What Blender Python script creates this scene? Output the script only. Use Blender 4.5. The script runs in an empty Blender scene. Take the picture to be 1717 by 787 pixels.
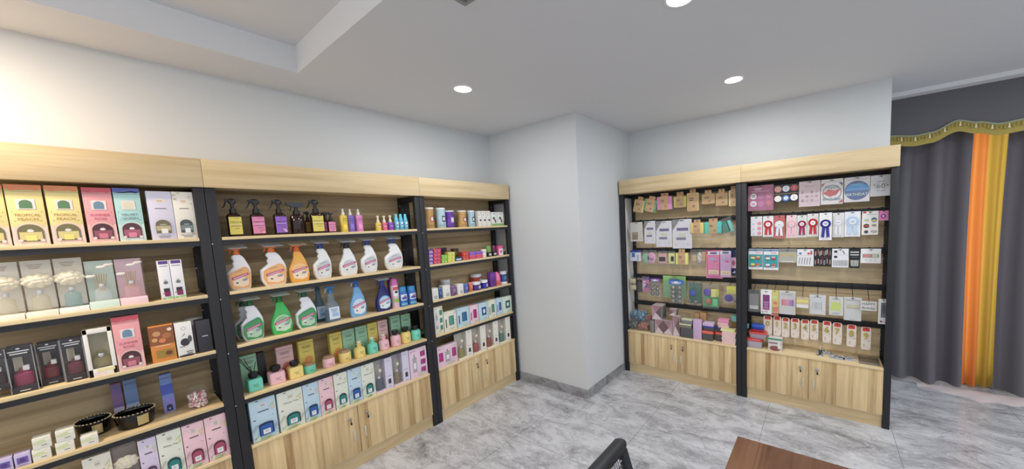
import bpy, bmesh, math, random
from mathutils import Vector, Matrix
random.seed(7)
PI = math.pi
SC = bpy.context.scene
COL = SC.collection

# ------------------------------------------------------------------ camera, world, exposure
F_PX, CXP, CYP = 586.557, 945.866, 432.858
YAW, PITCH, ROLL = 0.64030, -0.093574, -0.050015
cam_data = bpy.data.cameras.new('camera')
cam_data.sensor_fit = 'HORIZONTAL'
cam_data.sensor_width = 36.0
cam_data.lens = F_PX / 1717 * 36.0
cam_data.shift_x = -(CXP - 858.5) / 1717
cam_data.shift_y = (CYP - 393.5) / 1717
cam_data.clip_start = 0.02
cam = bpy.data.objects.new('camera', cam_data)
COL.objects.link(cam)
fw = Vector((math.cos(YAW)*math.cos(PITCH), math.sin(YAW)*math.cos(PITCH), math.sin(PITCH)))
rt = Vector((math.sin(YAW), -math.cos(YAW), 0)); up = rt.cross(fw)
c_, s_ = math.cos(ROLL), math.sin(ROLL)
rt2 = c_*rt + s_*up; up2 = -s_*rt + c_*up
mw = Matrix((rt2, up2, -fw)).transposed().to_4x4(); mw.translation = (0, 0, 1.6)
cam.matrix_world = mw
SC.camera = cam
SC.view_settings.view_transform = 'Standard'
SC.view_settings.look = 'None'
SC.view_settings.gamma = 1
SC.view_settings.use_curve_mapping = False
SC.view_settings.exposure = EXPOSURE = 0.0
SC.cycles.transparent_max_bounces = 24
SC.cycles.max_bounces = 8
SC.cycles.caustics_reflective = False
SC.cycles.caustics_refractive = False
LAMP_W = 8.5
AMBIENT = 0.98
world = bpy.data.worlds.new('world'); SC.world = world; world.use_nodes = True
bg = world.node_tree.nodes['Background']
bg.inputs[0].default_value = (0.90, 0.95, 1.0, 1); bg.inputs[1].default_value = AMBIENT
# daylight outside the curtained window
def area(name, loc, rot, sx, sy, power, col):
    l = bpy.data.lights.new(name, 'AREA'); l.shape = 'RECTANGLE'; l.size = sx; l.size_y = sy
    l.energy = power; l.color = col
    o = bpy.data.objects.new(name, l); COL.objects.link(o); o.location = loc; o.rotation_euler = rot
    return o
area('window_daylight', (5.3, -1.6, 1.5), (0, PI/2, 0), 2.2, 2.2, 24, (1.0, 0.93, 0.82))

# ------------------------------------------------------------------ materials
def lin(c):
    c = c/255.0
    return c/12.92 if c <= 0.04045 else ((c+0.055)/1.055)**2.4
_M = {}
def M(col, rough=0.5, metal=0.0, spec=0.5, kind=None):
    key = (col, rough, metal, spec, kind)
    if key in _M: return _M[key]
    m = bpy.data.materials.new('paint_%d_%d_%d' % col[:3]); m.use_nodes = True
    nt = m.node_tree; b = nt.nodes['Principled BSDF']
    lu = 0.3*col[0]+0.59*col[1]+0.11*col[2]; sat = 0.88
    rgb = tuple(lin(lu+(q-lu)*sat) for q in col[:3])+(1,)
    b.inputs['Base Color'].default_value = rgb
    b.inputs['Roughness'].default_value = rough
    b.inputs['Metallic'].default_value = metal
    b.inputs['Specular IOR Level'].default_value = spec
    if kind in ('clear', 'tint', 'film'):
        if kind != 'tint': b.inputs['Base Color'].default_value = (0.75, 0.75, 0.75, 1)
        out = nt.nodes['Material Output']
        tr = nt.nodes.new('ShaderNodeBsdfTransparent'); tr.inputs[0].default_value = tuple(q**0.35 for q in rgb[:3])+(1,) if kind != 'film' else (0.97, 0.97, 0.97, 1)
        mx = nt.nodes.new('ShaderNodeMixShader'); mx.inputs[0].default_value = {'clear': 0.05, 'tint': 0.22, 'film': 0.09}[kind]
        b.inputs['Roughness'].default_value = rough
        nt.links.new(tr.outputs[0], mx.inputs[1]); nt.links.new(b.outputs[0], mx.inputs[2])
        if kind == 'film':   # crumpled bag: glints follow the creases
            n = nt.nodes.new('ShaderNodeTexNoise'); n.inputs['Scale'].default_value = 55; n.inputs['Detail'].default_value = 3
            tc = nt.nodes.new('ShaderNodeTexCoord'); nt.links.new(tc.outputs['Object'], n.inputs['Vector'])
            bp = nt.nodes.new('ShaderNodeBump'); bp.inputs['Strength'].default_value = 0.9; bp.inputs['Distance'].default_value = 0.01
            nt.links.new(n.outputs['Fac'], bp.inputs['Height']); nt.links.new(bp.outputs['Normal'], b.inputs['Normal'])
        nt.links.new(mx.outputs[0], out.inputs[0])
    elif kind == 'speckle':
        n = nt.nodes.new('ShaderNodeTexNoise'); n.inputs['Scale'].default_value = 170; n.inputs['Detail'].default_value = 2
        tc = nt.nodes.new('ShaderNodeTexCoord'); nt.links.new(tc.outputs['Object'], n.inputs['Vector'])
        r = nt.nodes.new('ShaderNodeValToRGB'); r.color_ramp.elements[0].position = .40; r.color_ramp.elements[1].position = .62
        r.color_ramp.elements[0].color = tuple(x*0.35 for x in rgb[:3])+(1,); r.color_ramp.elements[1].color = tuple(min(1, x*1.5) for x in rgb[:3])+(1,)
        nt.links.new(n.outputs['Fac'], r.inputs[0]); nt.links.new(r.outputs[0], b.inputs['Base Color'])
        bp = nt.nodes.new('ShaderNodeBump'); bp.inputs['Strength'].default_value = 0.8; bp.inputs['Distance'].default_value = 0.004
        nt.links.new(n.outputs['Fac'], bp.inputs['Height']); nt.links.new(bp.outputs['Normal'], b.inputs['Normal'])
    _M[key] = m
    return m
def clear(col=(250, 252, 252)): return M(col, 0.08, 0, 0.8, 'clear')
def tint(col): return M(col, 0.08, 0, 0.8, 'tint')
def film(): return M((245, 245, 245), 0.12, 0, 1.0, 'film')

def nodes_mat(name):
    m = bpy.data.materials.new(name); m.use_nodes = True
    return m, m.node_tree, m.node_tree.nodes, m.node_tree.links, m.node_tree.nodes['Principled BSDF']
def rgbl(c): return (lin(c[0]), lin(c[1]), lin(c[2]), 1)

def wood(name, light, dark, grain='x', band=0.085, contrast=1.0, rough=0.45):
    """light laminate: staves of slightly different tone, fine grain along one local axis"""
    m, nt, N, L, b = nodes_mat(name)
    tc = N.new('ShaderNodeTexCoord')
    sep = N.new('ShaderNodeSeparateXYZ'); L.new(tc.outputs['Object'], sep.inputs[0])
    along, across = {'x': ('X', 'Z'), 'z': ('Z', 'X'), 'top': ('X', 'Y')}[grain]
    # stave index
    dv = N.new('ShaderNodeMath'); dv.operation = 'DIVIDE'; L.new(sep.outputs[across], dv.inputs[0]); dv.inputs[1].default_value = band
    nz = N.new('ShaderNodeTexNoise'); nz.noise_dimensions = '1D'; nz.inputs['Scale'].default_value = 1.1
    L.new(dv.outputs[0], nz.inputs['W'])
    ad = N.new('ShaderNodeMath'); ad.operation = 'MULTIPLY_ADD'; L.new(nz.outputs['Fac'], ad.inputs[0]); ad.inputs[1].default_value = 1.6; L.new(dv.outputs[0], ad.inputs[2])
    fl = N.new('ShaderNodeMath'); fl.operation = 'FLOOR'; L.new(ad.outputs[0], fl.inputs[0])
    wn = N.new('ShaderNodeTexWhiteNoise'); wn.noise_dimensions = '1D'; L.new(fl.outputs[0], wn.inputs['W'])
    # grain
    mp = N.new('ShaderNodeMapping')
    mp.inputs['Scale'].default_value = {'x': (1.6, 8, 34), 'z': (34, 8, 1.6), 'top': (1.6, 34, 8)}[grain]
    L.new(tc.outputs['Object'], mp.inputs[0])
    off = N.new('ShaderNodeCombineXYZ'); ml = N.new('ShaderNodeMath'); ml.operation = 'MULTIPLY'; ml.inputs[1].default_value = 9.7
    L.new(wn.outputs['Value'], ml.inputs[0]); L.new(ml.outputs[0], off.inputs[1]); L.new(off.outputs[0], mp.inputs['Location'])
    n1 = N.new('ShaderNodeTexNoise'); n1.inputs['Scale'].default_value = 1.0; n1.inputs['Detail'].default_value = 6; n1.inputs['Roughness'].default_value = 0.6; n1.inputs['Distortion'].default_value = 0.5
    L.new(mp.outputs[0], n1.inputs['Vector'])
    mix = N.new('ShaderNodeMath'); mix.operation = 'MULTIPLY_ADD'; L.new(wn.outputs['Value'], mix.inputs[0]); mix.inputs[1].default_value = 0.42*contrast
    m2 = N.new('ShaderNodeMath'); m2.operation = 'MULTIPLY'; L.new(n1.outputs['Fac'], m2.inputs[0]); m2.inputs[1].default_value = 1.05
    L.new(m2.outputs[0], mix.inputs[2])
    rp = N.new('ShaderNodeValToRGB'); rp.color_ramp.elements[0].position = 0.38; rp.color_ramp.elements[1].position = 1.0
    rp.color_ramp.elements[0].color = rgbl(dark); rp.color_ramp.elements[1].color = rgbl(light)
    L.new(mix.outputs[0], rp.inputs[0]); L.new(rp.outputs[0], b.inputs['Base Color'])
    b.inputs['Roughness'].default_value = rough
    b.inputs['Specular IOR Level'].default_value = 0.35
    return m
WOOD_H = wood('oak_laminate_horizontal', (228, 209, 172), (190, 166, 124), 'x', 0.075, 0.8)
WOOD_BACK = wood('oak_laminate_back', (206, 186, 150), (146, 124, 90), 'x', 0.085, 1.1)
WOOD_BACK_LIT = wood('oak_laminate_back_lit', (246, 226, 188), (204, 178, 136), 'x', 0.085, 1.0)  # back laminate again, its colour lightened for the light reaching the hook units
WOOD_V = wood('oak_laminate_vertical', (228, 204, 158), (164, 130, 88), 'z', 0.055, 1.0)
WOOD_EDGE = wood('oak_shelf_edge', (238, 218, 176), (208, 184, 138), 'x', 0.2, 0.5)
BLACK_STEEL = M((31, 32, 37), 0.5)

def wall_mat(name, col):
    m, nt, N, L, b = nodes_mat(name)
    b.inputs['Base Color'].default_value = rgbl(col); b.inputs['Roughness'].default_value = 0.85
    b.inputs['Specular IOR Level'].default_value = 0.2
    n = N.new('ShaderNodeTexNoise'); n.inputs['Scale'].default_value = 220; tc = N.new('ShaderNodeTexCoord'); L.new(tc.outputs['Object'], n.inputs['Vector'])
    bp = N.new('ShaderNodeBump'); bp.inputs['Strength'].default_value = 0.06; L.new(n.outputs['Fac'], bp.inputs['Height']); L.new(bp.outputs['Normal'], b.inputs['Normal'])
    return m
WALL = wall_mat('white_wall_paint', (207, 211, 214))
CEIL = wall_mat('ceiling_paint', (216, 218, 222))

def marble(name, scale=1.0, dark=1.0, joints=True):
    m, nt, N, L, b = nodes_mat(name)
    tc = N.new('ShaderNodeTexCoord')
    mp = N.new('ShaderNodeMapping'); mp.inputs['Rotation'].default_value = (0, 0, math.radians(24)); mp.inputs['Scale'].default_value = (2.3, 1.05, 1.6)
    L.new(tc.outputs['Object'], mp.inputs[0])
    n1 = N.new('ShaderNodeTexNoise'); n1.inputs['Scale'].default_value = 2.4*scale; n1.inputs['Detail'].default_value = 12; n1.inputs['Roughness'].default_value = 0.74; n1.inputs['Distortion'].default_value = 0.5
    L.new(mp.outputs[0], n1.inputs['Vector'])
    rp = N.new('ShaderNodeValToRGB'); e = rp.color_ramp.elements
    e[0].position = 0.30; e[0].color = rgbl((108, 109, 112)); e[1].position = 0.70; e[1].color = rgbl((204, 206, 211))
    k = e.new(0.44); k.color = rgbl((164, 165, 170)); k = e.new(0.56); k.color = rgbl((196, 198, 203))
    L.new(n1.outputs['Fac'], rp.inputs[0])
    # thin bright veins
    n2 = N.new('ShaderNodeTexNoise'); n2.inputs['Scale'].default_value = 4.2*scale; n2.inputs['Detail'].default_value = 8; n2.inputs['Distortion'].default_value = 1.2
    L.new(mp.outputs[0], n2.inputs['Vector'])
    sb = N.new('ShaderNodeMath'); sb.operation = 'SUBTRACT'; L.new(n2.outputs['Fac'], sb.inputs[0]); sb.inputs[1].default_value = 0.5
    ab = N.new('ShaderNodeMath'); ab.operation = 'ABSOLUTE'; L.new(sb.outputs[0], ab.inputs[0])
    vr = N.new('ShaderNodeMapRange'); L.new(ab.outputs[0], vr.inputs[0]); vr.inputs[1].default_value = 0.0; vr.inputs[2].default_value = 0.016; vr.inputs[3].default_value = 0.5; vr.inputs[4].default_value = 0.0
    mx = N.new('ShaderNodeMixRGB'); L.new(vr.outputs[0], mx.inputs[0]); L.new(rp.outputs[0], mx.inputs[1]); mx.inputs[2].default_value = rgbl((224, 226, 230))
    last = mx.outputs[0]
    n3 = N.new('ShaderNodeTexNoise'); n3.inputs['Scale'].default_value = 3.1*scale; n3.inputs['Detail'].default_value = 7; n3.inputs['Distortion'].default_value = 1.1
    mp3 = N.new('ShaderNodeMapping'); mp3.inputs['Location'].default_value = (4, 7, 1); mp3.inputs['Rotation'].default_value = (0, 0, math.radians(24)); mp3.inputs['Scale'].default_value = (2.2, 1.0, 1.6)
    L.new(tc.outputs['Object'], mp3.inputs[0]); L.new(mp3.outputs[0], n3.inputs['Vector'])
    s3 = N.new('ShaderNodeMath'); s3.operation = 'SUBTRACT'; L.new(n3.outputs['Fac'], s3.inputs[0]); s3.inputs[1].default_value = 0.47
    a3 = N.new('ShaderNodeMath'); a3.operation = 'ABSOLUTE'; L.new(s3.outputs[0], a3.inputs[0])
    v3 = N.new('ShaderNodeMapRange'); L.new(a3.outputs[0], v3.inputs[0]); v3.inputs[2].default_value = 0.018; v3.inputs[3].default_value = 0.45; v3.inputs[4].default_value = 0.0
    m3 = N.new('ShaderNodeMixRGB'); L.new(v3.outputs[0], m3.inputs[0]); L.new(last, m3.inputs[1]); m3.inputs[2].default_value = rgbl((128, 129, 133))
    last = m3.outputs[0]
    if joints:
        sep = N.new('ShaderNodeSeparateXYZ'); L.new(tc.outputs['Object'], sep.inputs[0])
        def joint(axis, off, pitch):
            a = N.new('ShaderNodeMath'); a.operation = 'SUBTRACT'; L.new(sep.outputs[axis], a.inputs[0]); a.inputs[1].default_value = off
            p = N.new('ShaderNodeMath'); p.operation = 'PINGPONG'; L.new(a.outputs[0], p.inputs[0]); p.inputs[1].default_value = pitch/2
            c = N.new('ShaderNodeMath'); c.operation = 'LESS_THAN'; L.new(p.outputs[0], c.inputs[0]); c.inputs[1].default_value = 0.0013
            return c.outputs[0]
        j1 = joint('Y', 0.347, 0.768); j2 = joint('X', 3.33, 1.536)
        mxj = N.new('ShaderNodeMath'); mxj.operation = 'MAXIMUM'; L.new(j1, mxj.inputs[0]); L.new(j2, mxj.inputs[1])
        m4 = N.new('ShaderNodeMixRGB'); L.new(mxj.outputs[0], m4.inputs[0]); L.new(last, m4.inputs[1]); m4.inputs[2].default_value = rgbl((108, 109, 112))
        last = m4.outputs[0]
    if dark != 1.0:
        mm = N.new('ShaderNodeMixRGB'); mm.blend_type = 'MULTIPLY'; mm.inputs[0].default_value = 1; L.new(last, mm.inputs[1]); mm.inputs[2].default_value = (dark, dark, dark, 1); last = mm.outputs[0]
    L.new(last, b.inputs['Base Color'])
    b.inputs['Roughness'].default_value = 0.22; b.inputs['Specular IOR Level'].default_value = 0.4
    return m
MARBLE = marble('grey_marble_tile'); SKIRT = marble('grey_marble_skirting', 2.0, 0.62, False)

def fabric(name, col, trans=0.0, tcol=None, rough=0.8):
    m, nt, N, L, b = nodes_mat(name)
    b.inputs['Base Color'].default_value = rgbl(col); b.inputs['Roughness'].default_value = rough
    b.inputs['Sheen Weight'].default_value = 0.15
    if trans:
        t = N.new('ShaderNodeBsdfTranslucent'); t.inputs[0].default_value = rgbl(tcol or col)
        mx = N.new('ShaderNodeMixShader'); mx.inputs[0].default_value = trans
        L.new(b.outputs[0], mx.inputs[1]); L.new(t.outputs[0], mx.inputs[2]); L.new(mx.outputs[0], N['Material Output'].inputs[0])
    return m

# ------------------------------------------------------------------ mesh building
class MB:
    """collects faces of one mesh, each face with its own material"""
    def __init__(s): s.v = []; s.f = []; s.m = []; s.sm = []; s.mats = []
    def mi(s, mat):
        if mat not in s.mats: s.mats.append(mat)
        return s.mats.index(mat)
    def add(s, verts, faces, mat, smooth=False):
        o = len(s.v); s.v += [tuple(v) for v in verts]; k = s.mi(mat)
        for f in faces: s.f.append([i+o for i in f]); s.m.append(k); s.sm.append(smooth)
        return s
    def box(s, x0, x1, y0, y1, z0, z1, mat, bev=0.0):
        if bev <= 0:
            v = [(x, y, z) for z in (z0, z1) for y in (y0, y1) for x in (x0, x1)]
            return s.add(v, [(0,2,3,1), (4,5,7,6), (0,1,5,4), (2,6,7,3), (0,4,6,2), (1,3,7,5)], mat)
        bm = bmesh.new(); bmesh.ops.create_cube(bm, size=1)
        for v in bm.verts: v.co = ((x0+x1)/2+v.co.x*(x1-x0), (y0+y1)/2+v.co.y*(y1-y0), (z0+z1)/2+v.co.z*(z1-z0))
        bev = min(bev, abs(x1-x0)*.45, abs(y1-y0)*.45, abs(z1-z0)*.45)
        bmesh.ops.bevel(bm, geom=list(bm.edges), offset=bev, segments=2, profile=0.6, affect='EDGES')
        bm.verts.index_update()
        s.add([v.co.copy() for v in bm.verts], [[v.index for v in f.verts] for f in bm.faces], mat, True); bm.free(); return s
    def prism(s, pts, y0, y1, mat):          # pts in (x, z), extruded in y
        n = len(pts); v = [(x, y0, z) for x, z in pts]+[(x, y1, z) for x, z in pts]
        return s.add(v, [list(range(n)), list(range(2*n-1, n-1, -1))]+[(i, i+n, (i+1) % n+n, (i+1) % n) for i in range(n)], mat)
    def poly(s, pts, y, mat):                # flat printed patch facing -y
        return s.add([(x, y, z) for x, z in pts], [list(range(len(pts)))], mat)
    def loft(s, sl, mat, n=20, e=2.6, cy=0.0):
        """slices (z, x_left, x_right, half_depth[, cy]); super-ellipse sections"""
        v = []; 
        for q in sl:
            z, a, b, d = q[:4]; yy = q[4] if len(q) > 4 else cy
            for i in range(n):
                t = 2*PI*i/n; cx, sy = math.cos(t), math.sin(t)
                v.append(((a+b)/2+(b-a)/2*math.copysign(abs(cx)**(2/e), cx), yy+d*math.copysign(abs(sy)**(2/e), sy), z))
        F = [list(range(n-1, -1, -1)), [len(v)-n+i for i in range(n)]]
        for k in range(len(sl)-1):
            for i in range(n): F.append((k*n+i, k*n+(i+1) % n, (k+1)*n+(i+1) % n, (k+1)*n+i))
        return s.add(v, F, mat, True)
    def lathe(s, prof, mat, n=20, cx=0.0, cy=0.0, sx=1.0, sy=1.0, caps=True):
        v = [(cx+r*sx*math.cos(2*PI*i/n), cy+r*sy*math.sin(2*PI*i/n), z) for z, r in prof for i in range(n)]
        F = [list(range(n-1, -1, -1)), [len(v)-n+i for i in range(n)]] if caps else []
        for k in range(len(prof)-1):
            for i in range(n): F.append((k*n+i, k*n+(i+1) % n, (k+1)*n+(i+1) % n, (k+1)*n+i))
        return s.add(v, F, mat, True)
    def tube(s, pts, r, mat, n=8):
        pts = [Vector(p) for p in pts]; v = []; rr = r if isinstance(r, (list, tuple)) else [r]*len(pts)
        for i, p in enumerate(pts):
            d = (pts[min(i+1, len(pts)-1)]-pts[max(i-1, 0)]).normalized()
            a = d.cross(Vector((0, 0, 1)) if abs(d.z) < .9 else Vector((0, 1, 0))).normalized(); b = d.cross(a)
            for k in range(n): v.append(p+(a*math.cos(2*PI*k/n)+b*math.sin(2*PI*k/n))*rr[i])
        F = [list(range(n)), [len(v)-1-i for i in range(n)]]
        for k in range(len(pts)-1):
            for i in range(n): F.append((k*n+i, (k+1)*n+i, (k+1)*n+(i+1) % n, k*n+(i+1) % n))
        return s.add(v, F, mat, True)
    def ball(s, cx, cy, cz, rx, ry, rz, mat, n=12, m=8):
        pr = [(cz+rz*math.sin(-PI/2+PI*k/m), max(1e-4, math.cos(-PI/2+PI*k/m))) for k in range(m+1)]
        v = [(cx+rx*r*math.cos(2*PI*i/n), cy+ry*r*math.sin(2*PI*i/n), z) for z, r in pr for i in range(n)]
        F = [(k*n+i, k*n+(i+1) % n, (k+1)*n+(i+1) % n, (k+1)*n+i) for k in range(m) for i in range(n)]
        return s.add(v, F, mat, True)
    def ell(s, cx, cz, rx, rz, y, mat, n=18): return s.poly([(cx+rx*math.cos(2*PI*i/n), cz+rz*math.sin(2*PI*i/n)) for i in range(n)], y, mat)
    def ring(s, cx, cz, r0, r1, y, mat, n=20, k=1.0):
        v = []; 
        for i in range(n):
            c, q = math.cos(2*PI*i/n), math.sin(2*PI*i/n); v += [(cx+r0*c, y, cz+r0*q*k), (cx+r1*c, y, cz+r1*q*k)]
        return s.add(v, [(2*i, 2*i+1, (2*i+3) % (2*n), (2*i+2) % (2*n)) for i in range(n)], mat)
    def text(s, txt, cx, cz, size, y, mat, wmax=None):
        v, F, w = glyphs(txt)
        k = size
        if wmax and w*k > wmax: kx = wmax/w
        else: kx = k
        return s.add([(cx+(a-w/2)*kx, y, cz+(b-0.33)*k) for a, b in v], F, mat)
    def build(s, name, parent=None, loc=None, sharp=38):
        me = bpy.data.meshes.new(name); me.from_pydata(s.v, [], s.f)
        for m in s.mats: me.materials.append(m)
        me.polygons.foreach_set('material_index', s.m); me.polygons.foreach_set('use_smooth', s.sm); me.update()
        if any(s.sm):
            try: me.set_sharp_from_angle(angle=math.radians(sharp))
            except Exception: pass
        o = bpy.data.objects.new(name, me); COL.objects.link(o)
        if parent: o.parent = parent
        if loc: o.location = loc
        return o
_G = {}
def glyphs(txt):
    if txt in _G: return _G[txt]
    c = bpy.data.curves.new('lettering', 'FONT'); c.body = txt; c.resolution_u = 2; c.size = 1
    o = bpy.data.objects.new('lettering', c); me = bpy.data.meshes.new_from_object(o)
    v = [(p.co.x, p.co.y) for p in me.vertices]; F = [list(p.vertices) for p in me.polygons]
    xs = [a for a, b in v] or [0]
    w = max(xs)-min(xs); mn = min(xs); v = [(a-mn, b) for a, b in v]
    bpy.data.objects.remove(o); bpy.data.curves.remove(c); bpy.data.meshes.remove(me)
    _G[txt] = (v, F, w); return _G[txt]

def empty(name, loc=(0, 0, 0), rz=0.0):
    o = bpy.data.objects.new(name, None); COL.objects.link(o); o.location = loc; o.rotation_euler = (0, 0, rz); o.empty_display_size = 0.05
    return o
def tag(o, label, cat, group=None):
    o['label'] = label; o['category'] = cat
    if group: o['group'] = group
    return o
def structure(o): o['kind'] = 'structure'; return o

# ------------------------------------------------------------------ the room
YW, XB, XC, YC, YE, H = 2.829, 3.590, 2.569, 1.722, -0.386, 2.555
b = MB().box(-3.2, 5.0, -3.2, 3.0, -0.08, 0.0, MARBLE); structure(b.build('floor'))
# ceiling around a raised tray
TX, TY, TZ = 0.815, 2.462, 2.70
b = MB()
b.box(TX, 5.0, -3.2, 3.0, H, H+0.18, CEIL); b.box(-3.2, TX, TY, 3.0, H, H+0.18, CEIL)
b.box(-3.2, TX, -0.62, TY, TZ, TZ+0.035, CEIL); b.box(-3.2, TX, -3.2, -0.62, H, H+0.18, CEIL)
structure(b.build('ceiling'))
structure(MB().box(-3.2, XC, YW, YW+0.15, 0, H, WALL).build('wall_left'))
structure(MB().box(XC, XB+0.15, YC, YW+0.15, 0, H, WALL).build('wall_column'))
structure(MB().box(XB, XB+0.15, YE, YC, 0, H, WALL).build('wall_back'))
structure(MB().box(XB+0.15, 4.62, YE, YE+0.12, 0, H, WALL).build('wall_alcove'))
b = MB()   # window wall behind the curtains, with its opening
b.box(4.55, 4.70, -3.2, -2.75, 0, H, WALL); b.box(4.55, 4.70, -0.62, YE, 0, H, WALL)
b.box(4.55, 4.70, -2.75, -0.62, 0, 0.12, WALL); b.box(4.55, 4.70, -2.75, -0.62, 2.35, H, WALL)
structure(b.build('wall_window'))
w = empty('window_1', (4.58, -1.685, 0.12)); w['kind'] = 'structure'
FR = M((225, 225, 225), 0.4)
b = MB()
for y0, y1, z0, z1 in ((-1.065, -1.015, 0, 2.23), (1.015, 1.065, 0, 2.23), (-1.065, 1.065, 0, 0.05), (-1.065, 1.065, 2.18, 2.23), (-0.03, 0.03, 0, 2.23)):
    b.box(0, 0.06, y0, y1, z0, z1, FR)
b.build('window_frame', w)
MB().box(0.025, 0.033, -1.015, 1.015, 0.05, 2.18, clear()).build('window_pane', w)
b = MB()   # grey stone skirting, mitred round the column
b.box(XC-0.012, XC, YC-0.012, YW, 0, 0.08, SKIRT)
structure(b.build('baseboard_left'))
structure(MB().box(XC, XB, YC-0.012, YC, 0, 0.08, SKIRT).build('baseboard_right'))
structure(MB().box(4.10, 4.20, -3.2, YE, H-0.032, H, M((226, 226, 228), 0.7)).build('trim_1'))

# ------------------------------------------------------------------ downlights
def downlight(x, y, z, label, warm=False, watts=LAMP_W):
    r = empty('downlight', (x, y, z)); tag(r, label, 'ceiling light', 'recessed round downlights')
    b = MB(); n = 28
    v = []
    for rad, dz in ((0.064, -0.0005), (0.064, -0.006), (0.056, -0.006), (0.054, -0.001)):
        v += [(rad*math.cos(2*PI*i/n), rad*math.sin(2*PI*i/n), dz) for i in range(n)]
    b.add(v, [(k*n+i, k*n+(i+1) % n, (k+1)*n+(i+1) % n, (k+1)*n+i) for k in range(3) for i in range(n)], M((240, 240, 240), 0.4), True)
    b.build('trim_ring', r)
    m = bpy.data.materials.get('lamp_glow_warm' if warm else 'lamp_glow')
    if not m:
        m = bpy.data.materials.new('lamp_glow_warm' if warm else 'lamp_glow'); m.use_nodes = True; nt = m.node_tree
        e = nt.nodes.new('ShaderNodeEmission'); e.inputs[0].default_value = (1, .8, .58, 1) if warm else (0.96, 0.97, 1, 1); e.inputs[1].default_value = 14
        nt.links.new(e.outputs[0], nt.nodes['Material Output'].inputs[0])
    MB().lathe([(-0.0022, 0.054), (-0.0012, 0.054)], m, 28).build('diffuser', r)
    l = bpy.data.lights.new('downlight_beam', 'AREA'); l.shape = 'DISK'; l.size = 0.09; l.energy = watts; l.color = (1.0, 0.80, 0.60) if warm else (0.97, 0.98, 1.0)
    lo = bpy.data.objects.new('downlight_beam', l); COL.objects.link(lo); lo.parent = r; lo.location = (0, 0, -0.008)
    return r
downlight(1.6056, 1.979, H, 'round white downlight glowing in the ceiling left of the column')
downlight(2.7844, 0.522, H, 'round white downlight glowing in the ceiling above the hook-display shelves')
downlight(1.6217, 0.515, H, 'round white downlight cut by the top edge of the photo')
for x, y in ((2.78, -1.0), (1.62, -1.0), (1.62, -2.4), (2.78, -2.4), (3.9, -2.4), (-0.4, -1.0), (-0.4, -2.4)):
    downlight(x, y, H, 'round downlight in the ceiling behind the viewer')
downlight(-0.60, 2.30, H, 'warm-toned downlight close to the wall above the left end of the shelves', True, LAMP_W*3.0)
gl = empty('tray_fill_lamp', (-1.1, 0.9, TZ)); tag(gl, 'unseen round opal lamp added to brighten the raised ceiling tray', 'ceiling light')  # unseen fill lamp, added to warm and brighten the tray sides and top
MB().lathe([(-0.02, 0.15), (0, 0.15)], M((230, 230, 230), 0.4), 28).build('ceiling_plate', gl)
m = bpy.data.materials.new('tray_fill_glow'); m.use_nodes = True
e_ = m.node_tree.nodes.new('ShaderNodeEmission'); e_.inputs[0].default_value = (1, .90, .78, 1); e_.inputs[1].default_value = 60
m.node_tree.links.new(e_.outputs[0], m.node_tree.nodes['Material Output'].inputs[0])
MB().lathe([(-0.13, 0.02), (-0.125, 0.08), (-0.10, 0.135), (-0.06, 0.155), (-0.021, 0.14)], m, 28).build('fill_lamp_shade', gl)
v = empty('ceiling_vent', (0.97, 1.16, H)); tag(v, 'small square grey vent in the ceiling at the top edge of the photo', 'vent')
MB().box(-0.085, 0.085, -0.085, 0.085, -0.006, -0.0005, M((150, 150, 152), 0.6), 0.002).build('frame', v)
b = MB()
for k in range(6): b.box(-0.065, 0.065, -0.062+k*0.022, -0.052+k*0.022, -0.011, -0.006, M((120, 120, 122), 0.6))
b.build('louver', v)

# ------------------------------------------------------------------ display shelves
ZT = (1.627, 1.333, 1.037, 0.744)          # tops of the four boards
ZC = 0.455                                  # top of the cabinet
def lock_and_handle(door, lx, hx, tone):
    b = MB().lathe([(0, 0.009), (0.006, 0.009), (0.008, 0.006)], M((190, 190, 192), 0.25, 1.0), 14)
    b.v = [(lx+p[0], -0.002-p[2], 0.365+p[1]) for p in b.v]
    b.box(lx-0.0015, lx+0.0015, -0.022, -0.008, 0.359, 0.371, M((170, 170, 172), 0.3, 1.0))
    b.build('lock', door)
    k = MB().loft([(0.327, lx-0.001, lx+0.006, 0.002), (0.333, lx-0.004, lx+0.008, 0.003), (0.343, lx-0.004, lx+0.006, 0.003), (0.349, lx-0.001, lx+0.003, 0.0015), (0.359, lx-0.0015, lx+0.002, 0.0015)], M((28, 28, 30), 0.4), 12, cy=-0.016)
    k.build('key', door)
    MB().box(hx-0.006, hx+0.006, -0.0032, 0, 0.20, 0.275, M((216, 206, 184), 0.35, 0.3), 0.001).build('handle', door)
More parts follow.
